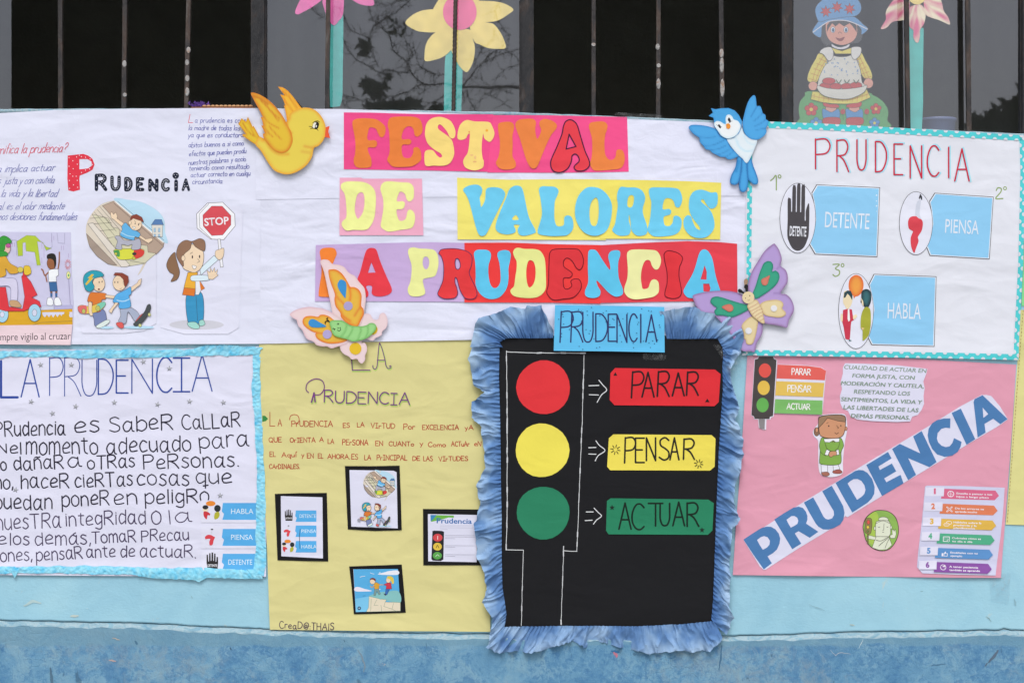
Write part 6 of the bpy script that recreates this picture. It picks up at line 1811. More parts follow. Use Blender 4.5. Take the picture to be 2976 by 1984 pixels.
# ================================================================== UPPER RIGHT POSTER
pr_ = thing('prudence_poster', 'white poster with a turquoise polka-dot border and three blue step tags', 'poster', 2560, 1036, 6, group='handmade posters taped to the wall')
HR = sheet_height(7.0, 1.3, 71, 300, lambda x, y: 4.0 * exp(-((y - 1035) / 26.0) ** 2) * (.6 + .4 * sin(x / 90)), (('x', 2545, 0, .5), ('y', 455, .018, .5)))
q = Piece(HR)
q.sheet([[(2171, 353), (2400, 362), (2974, 396), (2976, 500), (2970, 760), (2956, 1044), (2500, 1036), (2165, 1031), (2166, 700)]], C('#e3e3ee'), grid=12)
q.build('paper_sheet', 'paper', pr_)
TQ = '#55cdd4'
def border(outer, inner, name='polka_dot_strip', seed=1):
    n = 0
    H2 = lambda x, y: HR(x, y) + .5
    q = Piece(H2, FS, 0, .02)
    q.sheet([outer + inner[::-1]], paper_noise(C(TQ), .06, 30, seed), grid=9, thick=.15)
    q.z = .2
    def along(p, off):
        o = []
        L = 0
        for a, b in zip(p, p[1:]):
            d = math.dist(a, b)
            t = (off - L) % 31.5 if L == 0 else nxt
            while t < d:
                o.append((a[0] + (b[0] - a[0]) * t / d, a[1] + (b[1] - a[1]) * t / d, (b[0] - a[0]) / d, (b[1] - a[1]) / d))
                t += 31.5
            nxt = t - d
            L += d
        return o
    for p, off, sgn in ((outer, 8, 1), (inner, 24, -1)):
        for (x, y, tx, ty) in along(p, off):
            # half discs lying inside the strip
            nx, ny = -ty * sgn, tx * sgn
            c = ((outer[0][0] + outer[-1][0]) / 2, (outer[0][1] + outer[-1][1]) / 2)
            m = ((inner[len(inner) // 2][0] + outer[len(outer) // 2][0]) / 2)
            pts = []
            for k in range(9):
                a = pi * k / 8
                pts.append((x + 6.2 * (tx * cos(a) + nx * sin(a)), y + 6.2 * (ty * cos(a) + ny * sin(a))))
            q.p(pts, '#dcdce6', False, grid=0)
    return q.build(name, 'card', pr_)
border([(2172, 352), (2400, 361), (2700, 378), (2974, 395)], [(2172, 371), (2400, 380), (2700, 396), (2974, 411)])
border([(2974, 395), (2976, 500), (2971, 760), (2957, 1045)], [(2960, 400), (2963, 500), (2957, 760), (2943, 1040)], seed=2)
border([(2957, 1046), (2750, 1041), (2500, 1037), (2160, 1032)], [(2957, 1029), (2750, 1024), (2500, 1020), (2160, 1016)], seed=3)
border([(2166, 1032), (2168, 800), (2170, 600), (2172, 352)], [(2180, 1032), (2182, 800), (2184, 600), (2186, 352)], seed=4)
q = Piece(HR, t30, .2, .015)
LT = (('P', 432, 565, 1282, 1555), ('R', 628, 735, 1292, 1580), ('U', 812, 895, 1290, 1568), ('D', 982, 1078, 1305, 1582), ('E', 1152, 1230, 1328, 1608), ('N', 1300, 1405, 1345, 1638), ('C', 1455, 1562, 1345, 1622), ('I', 1645, 1660, 1358, 1635), ('A', 1708, 1840, 1372, 1665))
for ch, a, b, c_, d_ in LT:
    glyph(q, ch, a + 8, b + 14, c_ - 8, d_ + 4, 5.6, '#a5dcee')
for ch, a, b, c_, d_ in LT:
    glyph(q, ch, a, b, c_, d_, 4.3, '#cf2f48')
q.build('title_lettering', 'ink', pr_, 'thin red letters PRUDENCIA shadowed in light blue')
for cx, cy, s_ in ((70, 115, '20,95 45,75 70,50 72,180'), (2110, 220, '2090,185 2105,160 2135,168 2130,200 2085,258 2150,258'), (625, 910, '592,862 650,862 615,900 650,920 648,955 615,972 592,955')):
    q = Piece(HR, t31, .2, .015)
    q.l(s_, '#8fa568', 3.4, s_[0] != '2' or True)
    q.e(cx + 32 if cx < 100 else (2170 if cx > 2000 else 680), 57 if cx < 100 else (165 if cx > 2000 else 870), 17, 19, '#8fa568')
    q.e(cx + 32 if cx < 100 else (2170 if cx > 2000 else 680), 57 if cx < 100 else (165 if cx > 2000 else 870), 8, 10, '#e3e3ee')
    q.build('step_number', 'ink', pr_)
TGB = '#90caf1'
def bigtag(ell, poly, word, tx, draw):
    cx, cy, rx, ry = ell
    H2 = lambda x, y: HR(x, y) + .7
    q = Piece(H2, t31, 0, .11)
    o = tr(t31, poly)
    q.p(poly, '#3a3236', False, thick=.15, grid=9)
    mx_ = sum(p_[0] for p_ in tr(FS, poly)) / len(tr(FS, poly)); my_ = sum(p_[1] for p_ in tr(FS, poly)) / len(tr(FS, poly))
    def shrink(d):
        return [(x + d * (1 if x < mx_ else -1), y + d * (1 if y < my_ else -1)) for x, y in tr(FS, poly)]
    q.p(shrink(5), '#e6eaf6', False, grid=9)
    q.p(shrink(12), TGB, False, grid=9)
    q.e(cx, cy, rx + 4, ry + 4, '#3a3236', grid=9); q.e(cx, cy, rx, ry, '#e4e4f3', grid=9)
    for k_ in range(0):
        pass
    typed(q, word, *tx, '#e2e8f6', .0)
    draw(q)
    q.build('step_tag', 'print', pr_, 'printed blue tag reading ' + word)
def d_hand(q):
    q.p('172,590 175,450 176,270 190,252 205,262 208,380 215,380 220,160 236,138 252,160 250,382 258,382 262,140 278,124 293,140 290,384 298,384 303,150 320,138 335,152 332,462 340,462 342,370 372,310 370,560 355,640 320,710 270,738 220,715 185,650', '#4b474c', True)
    typed(q, 'DETENTE', 192, 598, 344, 606, 88, '#e8e8f2', .02)
def d_think(q):
    q.p('1378,250 1392,215 1408,240 1410,270 1400,272 1392,250 1382,270', '#3a3a42', False)
    q.p('1365,285 1395,275 1390,340 1385,400 1400,440 1408,460 1398,466 1375,430 1370,468 1358,430 1345,400 1352,330', '#cfd2e2', True)
    q.p('1280,470 1300,430 1350,420 1375,440 1400,450 1415,480 1405,550 1370,610 1375,650 1350,720 1334,757 1308,700 1303,620 1325,560 1310,550 1285,530', '#d94552', True)
def d_talk(q):
    q.p('735,1050 750,990 800,958 850,980 872,1040 860,1110 825,1150 795,1158 785,1180 780,1155 745,1110', airbrush(t31, '735,1050 750,990 800,958 850,980 872,1040 860,1110 825,1150 795,1158 785,1180 780,1155 745,1110', '#eda04a', '#e36f3c', 8), True, grid=5)
    q.p('700,1105 685,1200 700,1240 725,1272 755,1240 770,1190 765,1130', '#efdcb8', True)
    q.p('690,1170 695,1120 725,1100 755,1105 770,1140 768,1190 745,1150 725,1130 705,1165', '#2c4650', False)
    q.p('665,1340 680,1330 685,1280 725,1268 765,1275 775,1340 785,1370 760,1385 755,1420 750,1500 745,1555 705,1545 690,1440 680,1400', '#c93a50', False); q.p('728,1270 742,1272 748,1370 735,1388 725,1360', '#eeeeee', False)
    q.p('665,1310 680,1320 678,1385 662,1370', '#efdcb8', True); q.p('775,1335 805,1320 815,1335 795,1360 780,1368', '#efdcb8', True); q.p('735,1548 765,1560 740,1568', '#3b6a70', False)
    q.p('850,1170 855,1110 895,1088 935,1110 942,1180 925,1240 900,1262 875,1245 860,1220 845,1210', airbrush(t31, '850,1170 855,1110 895,1088 935,1110 942,1180 925,1240 900,1262 875,1245 860,1220 845,1210', '#3c7078', '#22343c', 8), True, grid=5)
    q.p('880,1260 915,1255 935,1290 938,1400 925,1490 905,1530 870,1560 862,1560 862,1470 845,1440 850,1330', '#a8a83a', True); q.p('848,1165 858,1230 872,1245 868,1200', '#efdcb8', False); q.p('850,1440 880,1445 862,1466', '#e3c48a', False)
bigtag((268, 438, 162, 318), '440,130 1023,157 998,795 425,770 375,685 400,600 425,440 415,300 395,205', 'DETENTE', (515, 522, 922, 540, 145), d_hand)
bigtag((1352, 485, 150, 287), '1522,207 2065,243 2028,815 1478,783 1447,705 1480,600 1500,480 1490,360 1475,282', 'PIENSA', (1618, 572, 1925, 587, 128), d_think)
bigtag((803, 1290, 158, 342), '965,950 1540,972 1523,1615 945,1600 905,1520 935,1420 960,1290 945,1150 920,1040', 'HABLA', (1092, 1355, 1395, 1364, 145), d_talk)

# ================================================================== PINK POSTER
pp = thing('prudence_poster', 'pink poster with a small traffic light, a green-dressed girl and big diagonal blue letters', 'poster', 2520, 1673, 3, group='handmade posters taped to the wall')
HP = sheet_height(3.0, 1.2, 81, 300, lambda x, y: 4.5 * exp(-((y - 1672) / 26.0) ** 2) * (.5 + .5 * sin(x / 75 + 2)) + 2 * exp(-((x - 2140) / 20.0) ** 2) * (.5 + .5 * n2(0, y, 80, 4)), (('x', 2545, -.02, .6), ('y', 1345, 0, .6), ('x', 2183, -.02, .7)))
q = Piece(HP)
q.sheet([[(2172, 1020), (2540, 1036), (2953, 1059), (2940, 1250), (2922, 1488), (2907, 1677), (2700, 1676), (2517, 1674), (2300, 1671), (2129, 1669), (2140, 1500), (2152, 1350)]], C('#e09cb2'), grid=11)
q.build('paper_sheet', 'paper', pp)
PK = (2160, 1010, 4)
def d_light(q):
    q.p('135,140 172,130 180,105 345,105 350,130 382,145 340,790 305,800 300,825 130,822 125,795 95,780', '#4a4444', False, ol='#2b2628', ow=1)
    q.p('175,825 250,828 245,948 185,935', '#8a8588', False)
    q.e(250, 265, 72, 83, '#e2574f'); q.e(235, 465, 71, 84, '#e0b850'); q.e(222, 665, 71, 84, '#65ab55')
print_sheet('printed_picture', pp, HP, PK, '128,132 165,120 175,95 350,97 362,125 392,145 350,800 320,810 315,832 268,832 262,950 235,952 178,930 170,832 122,828 118,800 90,785', '#e4e0ee', d_light, label='printed traffic light cut-out', lift=.8)
def d_lbl(q):
    for (s_, col, wd, box) in (('398,195 740,210 900,232 960,268 945,378 385,357', '#e2635c', 'PARAR', (562, 775, 245, 315)), ('380,388 938,408 922,573 370,553', '#e0bb5c', 'PENSAR', (512, 782, 440, 515)), ('368,597 918,612 912,775 357,758', '#7cb768', 'ACTUAR', (503, 770, 650, 715))):
        q.p(s_, col, False)
        x0, x1, y0, y1 = box
        hand(q, wd, x0, y1 - 4, x1, y1 + 2, y1 - y0, 2.6, '#efeaea', jit=.03, gap=.14)
print_sheet('printed_label', pp, HP, PK, '398,190 740,204 905,228 962,268 915,780 352,762', '#dedaea', d_lbl, label='printed label with PARAR, PENSAR and ACTUAR bars', lift=.8)
def d_quote(q):
    G = '#7f9382'
    for t, x0, y0, x1, y1 in (('CUALIDAD DE ACTUAR EN', 1165, 245, 2120, 292), ('FORMA JUSTA, CON', 1262, 345, 1985, 372), ('MODERACIÓN Y CAUTELA,', 1130, 432, 2092, 470), ('RESPETANDO LOS', 1280, 530, 1930, 555), ('SENTIMIENTOS, LA VIDA Y', 1130, 618, 2070, 655), ('LAS LIBERTADES DE LAS', 1158, 710, 2028, 748), ('DEMÁS PERSONAS.', 1245, 810, 1930, 835)):
        typed(q, t, x0, y0, x1, y1, 46, G, .014, .18)
print_sheet('printed_quote', pp, HP, PK, '1155,230 1180,180 1400,185 1800,205 2137,245 2125,300 2090,390 2105,470 2092,560 2098,650 2070,720 2025,780 1960,800 1935,855 1780,862 1500,852 1320,832 1240,790 1215,735 1150,705 1125,640 1120,560 1145,480 1128,400 1155,300', '#dddaf0', d_quote, label='printed quotation in grey green capitals', lift=1.2)
def d_girl(q):
    B, SK = '#3b2a2c', '#cf9472'
    q.e(850, 975, 32, 50, '#8c6a54', B, 1.2); q.e(852, 955, 17, 28, SK, B, 1); q.e(1190, 938, 14, 24, SK, B, 1)
    q.p('900,1355 975,1358 978,1440 905,1445', '#e8e6f2', False, ol=B, ow=1); q.p('1040,1362 1100,1355 1120,1410 1045,1440', '#e8e6f2', False, ol=B, ow=1)
    q.p('905,1450 970,1440 1000,1465 975,1490 920,1480', '#a56a5a', True, ol=B, ow=1); q.p('1040,1430 1110,1412 1147,1440 1120,1460 1045,1455', '#a35a50', True, ol=B, ow=1)
    q.p('905,1050 945,1048 1040,1060 1120,1045 1150,1080 1162,1140 1135,1210 1135,1320 1100,1355 1000,1362 900,1350 882,1320 890,1200 882,1130', '#84ac4e', True, ol=B, ow=1.3)
    q.p('930,1058 1115,1050 1112,1090 1075,1095 1040,1075 1000,1098 945,1095', '#efedf4', False, ol=B, ow=1); q.l('1030,1100 1042,1080 1058,1100', '#6a3a3a', 1.6)
    q.l('945,1100 970,1170 1020,1200', B, 1.1); q.l('1118,1095 1100,1160 1060,1195', B, 1.1); q.l('890,1200 920,1235 960,1255', B, 1.1); q.l('1140,1200 1105,1235', B, 1.1)
    q.p('965,1180 1003,1195 980,1250 942,1240', '#efedf4', False, ol=B, ow=1); q.p('1075,1190 1105,1180 1112,1240 1080,1245', '#efedf4', False, ol=B, ow=1)
    q.p('1000,1210 1030,1200 1060,1200 1080,1205 1078,1248 1045,1250 1020,1270 990,1250', SK, True, ol=B, ow=1)
    q.p('870,830 890,800 980,782 1120,778 1180,800 1185,870 1175,960 1150,1020 1090,1048 990,1050 910,1030 880,985', SK, True, ol=B, ow=1.5)
    q.p('868,935 870,830 892,800 980,782 1120,778 1185,805 1183,860 1100,850 975,815 930,870', '#9b7a60', False, ol=B, ow=1.3)
    q.e(990, 908, 8, 10, B); q.e(1130, 905, 7, 9, B); q.l('1082,898 1088,915 1105,928 1090,938', B, 1.2); q.l('1060,985 1080,1000 1103,985', B, 1.5); q.l('962,877 985,865', B, 1.2)
print_sheet('printed_picture', pp, HP, PK, '880,800 960,775 1120,765 1185,785 1205,900 1200,980 1180,1080 1165,1200 1155,1330 1152,1450 1090,1490 990,1500 900,1470 872,1380 868,1200 865,1080 820,1030 805,980 830,930 865,880', '#e6e3f1', d_girl, True, label='printed cut-out of a girl in a green dress', lift=1.0) if False else print_sheet('printed_picture', pp, HP, PK, '880,800 960,775 1120,765 1185,785 1205,900 1200,980 1180,1080 1165,1200 1155,1330 1152,1450 1090,1490 990,1500 900,1470 872,1380 868,1200 865,1080 820,1030 805,980 830,930 865,880', '#e6e3f1', d_girl, smooth=True, label='printed cut-out of a girl in a green dress', lift=1.0)
def d_diag(q):
    BLU = '#4d7cb2'
    for fr, pts, ho in ((PK2_, '160,865 255,802 345,745 385,725 430,715 480,717 530,745 570,795 587,850 580,910 550,980 500,1025 440,1060 490,1140 395,1210 275,1040', ['318,870 365,835 400,825 440,838 468,880 462,925 430,960 385,983 350,930']),
                        (PK2_, '518,633 630,560 740,495 800,483 850,498 885,540 903,590 903,635 888,680 1030,775 930,845 800,768 757,795 832,912 727,978 620,800', ['660,635 720,592 752,592 785,612 797,645 788,680 755,705 710,727 685,685']),
                        (PK2_, '862,435 970,375 1035,490 1090,600 1115,625 1145,633 1190,620 1213,580 1208,535 1140,420 1075,305 1185,240 1255,360 1320,480 1335,555 1322,635 1285,690 1215,730 1150,750 1085,748 1030,715 1000,680 930,560', []),
                        (PK2_, '1230,208 1320,152 1400,105 1455,70 1500,58 1550,62 1600,92 1655,160 1685,255 1680,335 1650,390 1600,440 1520,492 1425,553 1325,380', ['1370,215 1405,185 1440,165 1485,163 1530,185 1565,235 1578,290 1565,335 1535,368 1480,405 1425,310']),
                        (t32, '900,1132 1100,1012 1132,1072 1012,1145 1025,1178 1135,1118 1175,1190 1065,1255 1085,1290 1215,1222 1243,1300 1045,1417', []),
                        (t32, '1137,985 1208,938 1395,1025 1330,870 1408,820 1545,1105 1480,1152 1285,1070 1357,1222 1285,1272', []),
                        (t32, '1672,705 1670,795 1630,790 1590,800 1555,840 1548,890 1560,925 1590,955 1630,968 1665,960 1690,930 1705,885 1775,920 1765,965 1740,1010 1690,1045 1620,1058 1550,1035 1505,985 1475,920 1463,860 1472,800 1505,750 1550,720 1610,706', []),
                        (t32, '1683,655 1768,615 1900,895 1820,947', []),
                        (t32, '1885,555 1895,528 1968,492 2197,710 2130,758 2065,708 1985,755 1995,835 1922,880', ['1968,605 1975,700 2020,665'])):
        q.fr = fr
        q.p(pts, BLU, False, ho, False, grid=8)
PK2_ = (2120, 1350, 4)
DG = '2160,1567 2225,1527 2335,1457 2432,1398 2500,1355 2580,1307 2700,1236 2790,1180 2852,1147 2866,1147 2880,1150 2905,1180 2928,1218 2904,1235 2800,1297 2700,1358 2600,1418 2520,1466 2462,1502 2457,1498 2420,1532 2320,1592 2225,1653 2218,1654 2208,1645 2180,1600'
print_sheet('printed_banner', pp, HP, FS, DG, '#dcdaf0', d_diag, label='diagonal white strip with thick blue letters PRUDENCIA', lift=.4)
PK2 = (2120, 1350, 4)
def d_oval(q):
    B = '#3d3328'
    q.p('1560,780 1552,700 1590,610 1680,540 1760,528 1850,545 1925,610 1960,720 1950,830 1900,930 1830,985 1740,992 1650,955 1590,880', '#8fb65a', True, ol=B, ow=1.4)
    q.p('1575,760 1580,650 1640,570 1700,545 1730,640 1690,900 1620,900', '#a9c556', True)
    G = '#dfe2cd'
    q.p('1655,960 1700,830 1850,830 1885,930 1830,980 1740,988', G, False, ol=B, ow=1)
    q.p('1600,815 1640,820 1700,838 1690,870 1620,860 1590,850', G, False, ol=B, ow=1); q.p('1860,820 1890,805 1885,760 1900,745 1910,770 1925,745 1935,800 1920,850 1870,850', G, False, ol=B, ow=1)
    q.p('1600,790 1615,790 1612,920 1598,915', '#8a7a58', False, ol=B, ow=.8); q.p('1582,625 1650,632 1640,790 1575,785 1572,700', '#8d7e52', True, ol=B, ow=1)
    q.e(1612, 664, 18, 25, '#dc5a50', B, .8); q.e(1606, 722, 16, 17, '#e6c84a', B, .8); q.e(1604, 770, 12, 12, '#6f8a4a', B, .8)
    q.p('1730,640 1745,612 1790,603 1830,615 1842,645', G, True, ol=B, ow=1); q.p('1695,690 1705,655 1780,640 1850,650 1870,690 1868,800 1850,830 1695,830', G, False, ol=B, ow=1.1)
    q.e(1686, 735, 11, 22, G, B, 1); q.e(1875, 725, 10, 20, G, B, 1)
    q.l('1700,680 1780,648 1860,678', B, 1); q.l('1722,718 1735,726 1748,716', B, 1.1); q.l('1822,716 1832,724 1842,714', B, 1.1); q.l('1793,680 1790,755 1775,758', B, 1.1, False); q.l('1775,780 1788,780', B, 1.4)
    q.l('1700,870 1760,880 1850,830', B, 1.1); q.l('1730,940 1800,880 1850,840', B, 1.0); q.l('1805,965 1830,900 1860,845', B, 1.0)
print_sheet('printed_picture', pp, HP, PK2, '1556,780 1548,700 1586,606 1678,536 1760,524 1852,541 1929,606 1964,720 1954,832 1902,934 1832,989 1740,996 1648,959 1586,882', '#4a4030', d_oval, smooth=True, label='small round picture of a statue holding a traffic light', lift=.3)
LS = (2568, 1350, 5.7647)
def d_list(q):
    rows = (('#d9698c', (0, 0), ('Enseña a pensar a tus', 'hijos a largo plazo')), ('#df7f5c', (-25, 250), ('De los errores se', 'aprende mucho')), ('#dfb350', (-50, 500), ('Háblales sobre la', 'prudencia y la', 'planificación')),
            ('#52ad88', (-76, 745), ('Cuéntales cómo es', 'tu día a día')), ('#5f92cc', (-105, 988), ('Enséñales con tu', 'ejemplo')), ('#8a52a2', (-128, 1222), ('A tener paciencia', 'también se aprende')))
    for i, (col, (dx, dy), tx) in enumerate(rows):
        q.p([(700 + dx * .9, 375 + dy), (1008 + dx, 372 + dy), (1000 + dx, 520 + dy), (690 + dx * .9, 520 + dy)], '#e2def2', False)
        typed(q, str(i + 1), (835 if i == 0 else 815) + dx * .95, 482 + dy * 1.005, (868 if i == 0 else 878) + dx * .95, 482 + dy * 1.005, 88, col, .05)
        q.p([(1010 + dx, 398 + dy), (1865 + dx, 428 + dy), (1925 + dx, 515 + dy), (1850 + dx, 590 + dy), (955 + dx, 563 + dy), (960 + dx, 525 + dy), (1000 + dx, 525 + dy)], col, False)
        WH = '#efe9f2'
        ix, iy = 1118 + dx, 485 + dy
        if i == 0:
            q.e(ix, iy, 56, 52, WH); q.e(ix, iy, 44, 40, col); q.l([(ix, iy - 45), (ix, iy + 45)], WH, 1.4); q.l([(ix - 30, iy - 10), (ix - 10, iy + 5)], WH, 1.2); q.l([(ix + 10, iy - 5), (ix + 30, iy + 12)], WH, 1.2)
        elif i == 1:
            q.l([(ix - 38, iy - 30), (ix + 42, iy + 42)], WH, 4.2, False); q.l([(ix + 42, iy - 30), (ix - 38, iy + 42)], WH, 4.2, False); q.l([(ix - 34, iy - 26), (ix + 38, iy + 38)], col, 1.6, False); q.l([(ix + 38, iy - 26), (ix - 34, iy + 38)], col, 1.6, False)
        elif i == 2:
            q.e(ix + 20, iy - 20, 50, 30, WH); q.e(ix + 20, iy - 20, 42, 23, col); q.e(ix - 22, iy + 12, 50, 30, WH); q.e(ix - 22, iy + 12, 42, 23, col); q.l([(ix - 45, iy + 12), (ix, iy + 12)], WH, 1)
        elif i == 3:
            q.l([(ix - 50, iy - 30), (ix + 50, iy - 30), (ix + 50, iy + 10)], WH, 2, False); q.l([(ix - 50, iy - 30), (ix - 52, iy + 45), (ix + 5, iy + 48)], WH, 2, False); q.e(ix + 32, iy + 35, 24, 22, WH); q.e(ix + 32, iy + 35, 15, 14, col)
            for a in range(3):
                for b_ in range(2):
                    q.e(ix - 30 + a * 22, iy - 5 + b_ * 18, 5, 5, WH, n=6)
        elif i == 4:
            q.p([(ix - 50, iy), (ix - 20, iy), (ix - 22, iy + 52), (ix - 52, iy + 50)], WH, False); q.p([(ix - 12, iy + 2), (ix + 10, iy - 28), (ix + 22, iy - 20), (ix + 18, iy + 2), (ix + 52, iy + 2), (ix + 46, iy + 54), (ix - 14, iy + 52)], WH, False); q.p([(ix - 4, iy + 10), (ix + 42, iy + 10), (ix + 38, iy + 44), (ix - 6, iy + 44)], col, False)
        else:
            q.e(ix - 5, iy, 50, 48, WH); q.e(ix - 5, iy, 40, 38, col); q.l([(ix - 5, iy - 25), (ix - 5, iy + 3), (ix + 15, iy + 14)], WH, 1.6, False)
        n = len(tx)
        for k, t in enumerate(tx):
            yb = (488 if n == 2 else 470) + k * (54 if n == 2 else 48) + dy
            wdt = len(t) * (28.5 if n == 2 else 27.5)
            typed(q, t, 1212 + dx, yb, 1212 + dx + wdt, yb + wdt * .035, 30, WH, .025)
print_sheet('printed_list', pp, HP, LS, '690,362 720,345 1300,352 2020,380 1990,800 1950,1200 1862,1845 1200,1830 640,1810 555,1710 570,1500 640,900', '#d0cfea', d_list, label='printed list of six coloured arrow tips', lift=.8)

# ---- edge of the next poster
pe = thing('stitched_poster', 'yellow and green poster edge with a brown stitched line, beyond the pink poster', 'poster', 2960, 1523, 2, group='handmade posters taped to the wall')
HE = sheet_height(2.2, .6, 91, 300)
q = Piece(HE)
q.sheet([[(2966, 900), (3260, 905), (3250, 1535), (2922, 1523), (2932, 1400), (2945, 1200), (2956, 1060)]], C('#dcd592'), grid=12)
q.build('paper_sheet', 'paper', pe)
q = Piece(HE)
q.sheet([[(2975, 700), (3270, 705), (3262, 893), (2968, 889)]], C('#8fdc96'), grid=12, z=.3)
q.build('paper_sheet', 'paper', pe, 'light green upper sheet')
q = Piece(HE, FS, .3, .01)
p0, p1 = (2973, 900), (2926, 1520)
for k in range(60):
    a, b_ = k / 60, (k + .62) / 60
    q.l([(p0[0] + (p1[0] - p0[0]) * a, p0[1] + (p1[1] - p0[1]) * a), (p0[0] + (p1[0] - p0[0]) * b_, p0[1] + (p1[1] - p0[1]) * b_)], '#8a5a3a', 1.2, False, cap='flat')
q.build('stitching', 'ink', pe)
# ================================================================== PAPER FIGURES TAPED INSIDE THE PANES
ZW = lambda x, y: -(GD * 1000 + 11) + .8 * n2(x, y, 120, 6)
w10, w30 = Wf(t10), Wf(t30)
BEHIND_GLASS = True
TEAL = '#74bdb6'
def wpart(parent, fr, pts, col, name, z=0, smooth=True, label=None, seed=1, th=.3):
    q = Piece(lambda x, y: ZW(x, y) + z, fr)
    q.p(pts, paper_noise(C(col), .12, 26, seed), smooth, thick=th, grid=9)
    return q.build(name, 'card', parent, label)
fl = thing('paper_flower', 'pink paper flower on a teal stem, hanging low in the pane nearest the yellow bird', 'paper flower', 960, 300, group='paper flowers in the window panes', at=WD(960, 300, .084))
wpart(fl, w10, [(690, 60), (800, 60), (800, 400), (795, 640), (793, 860), (785, 930), (768, 975), (680, 985), (672, 700)], TEAL, 'stem', 0, False)
wpart(fl, w10, '360,95 378,132 440,105 520,60 600,0 660,-80 640,-160 560,-160 440,-60', '#e884b6', 'petal', 1.0)
wpart(fl, w10, '610,0 625,80 650,150 690,215 722,230 760,190 795,140 805,50 800,-50 740,-130 660,-80', '#e884b6', 'petal', 1.6)
wpart(fl, w10, '800,-80 860,-20 900,10 960,40 1030,52 1080,45 1078,0 1040,-70 940,-150', '#e884b6', 'petal', 1.0)
wpart(fl, w10, [(720 + 110 * cos(a), -130 + 100 * sin(a)) for a in (2 * pi * i / 18 for i in range(18))], '#f0dc86', 'centre', 2.4, False)
fl = thing('paper_flower', 'pale yellow paper flower with a pink centre behind the ribbed rod', 'paper flower', 1310, 310, group='paper flowers in the window panes', at=WD(1310, 310, .084))
wpart(fl, w10, [(1745, 480), (1790, 440), (1900, 560), (1893, 800), (1885, 1030), (1725, 1030), (1728, 800), (1735, 560)], TEAL, 'stem', 0, False)
PY = '#ead690'
for s_ in ('1373,215 1420,150 1500,105 1580,88 1680,88 1800,130 1830,200 1760,270 1660,295 1560,295 1470,280', '1660,290 1600,340 1560,410 1548,500 1555,560 1640,550 1720,520 1790,460 1840,380 1880,280 1780,230',
           '1830,300 1790,400 1800,480 1840,560 1880,620 1935,662 1980,600 2005,520 2010,430 1995,370 1960,270', '1960,200 2000,370 2060,410 2130,440 2210,448 2292,440 2280,370 2240,290 2180,220 2100,200 2020,150',
           '1980,130 2000,185 2060,200 2160,200 2240,180 2320,130 2365,90 2320,50 2240,20 2120,8 2020,20', '1625,90 1680,88 1760,110 1800,60 1830,-60 1760,-120 1700,-40', '1960,60 2040,20 2060,-80 1980,-160 1900,-80'):
    wpart(fl, w10, s_, PY, 'petal', 1.0 + random.uniform(0, .5))
wpart(fl, w10, [(1872 + 155 * cos(a), 110 + 165 * sin(a)) for a in (2 * pi * i / 30 for i in range(30))], '#ee86a8', 'centre', 2.2, False)
fl = thing('paper_flower', 'pink and cream paper flower on a teal stem beside the paper doll', 'paper flower', 2660, 370, group='paper flowers in the window panes', at=WD(2660, 370, .084))
wpart(fl, w30, [(1290, 200), (1435, 260), (1432, 500), (1428, 700), (1430, 940), (1418, 1200), (1302, 1200), (1300, 940), (1295, 700)], TEAL, 'stem', 0, False)
def streak(main, cream, cx, cy, R):
    def f(x, y):
        d = math.hypot(x - cx, y - cy)
        a = math.atan2(y - cy, x - cx)
        k = .5 + 1.3 * n2(a * 60, d * .2, 9, 3) + .35 * exp(-((d - R) / 16) ** 2)
        return mix(C(main), C(cream), k)
    return f
fcx, fcy = w30[0] + 1370 / w30[2], w30[1] - 30 / w30[2]
for s_ in ('1290,-60 1180,-20 1110,60 1085,120 1085,180 1040,262 1090,255 1150,200 1240,185 1300,160', '1290,80 1290,190 1310,250 1340,280 1340,340 1360,385 1385,388 1400,330 1400,275 1440,210 1450,110 1400,40', '1440,-40 1450,120 1500,160 1570,182 1610,200 1675,225 1660,160 1620,100 1600,20 1560,-60'):
    q = Piece(lambda x, y: ZW(x, y) + 1.2, w30)
    q.p(s_, streak('#d9819c', '#e9dfc6', fcx, fcy, 55), thick=.3, grid=4)
    q.build('petal', 'card', fl)
wpart(fl, w30, [(1372 + 85 * cos(a), -50 + 92 * sin(a)) for a in (2 * pi * i / 24 for i in range(24))], '#f0dc98', 'centre', 2.2, False)

FADE = 0.36
# a plain paper doll on a green hill
doll = thing('paper_doll', 'paper doll in a blue hat, checked dress and white apron on a green hill', 'paper figure', 2450, 365, at=WD(2450, 365, .084))
B = '#4a3c44'
q = Piece(lambda x, y: ZW(x, y) + .4, w30)
q.p('400,835 340,880 300,930 285,1000 295,1080 325,1160 1075,1175 1100,1100 1108,1020 1075,950 1020,900 960,870 900,850', '#76b478', thick=.3, grid=9)
for cx, cy, r, c in ((400, 1005, 62, '#d84f5c'), (995, 1000, 52, '#d84f5c'), (445, 1130, 55, '#6a9fd2'), (982, 1130, 50, '#6a9fd2')):
    for k in range(5):
        a = 2 * pi * k / 5 - pi / 2
        q.e(cx + r * .6 * cos(a), cy + r * .6 * sin(a), r * .42, r * .42, c, B, .9, 10)
    q.e(cx, cy, r * .26, r * .26, '#ecd870')
for cx in (690, 910):
    q.e(cx, 1025, 22, 26, '#c85a5a'); q.l([(cx, 1045), (cx + 5, 1100)], '#3f5a3a', .9)
q.build('green_hill', 'card', doll)
q = Piece(lambda x, y: ZW(x, y) + 1.6, w30, 0, .025)
sk = '#ecae9c'
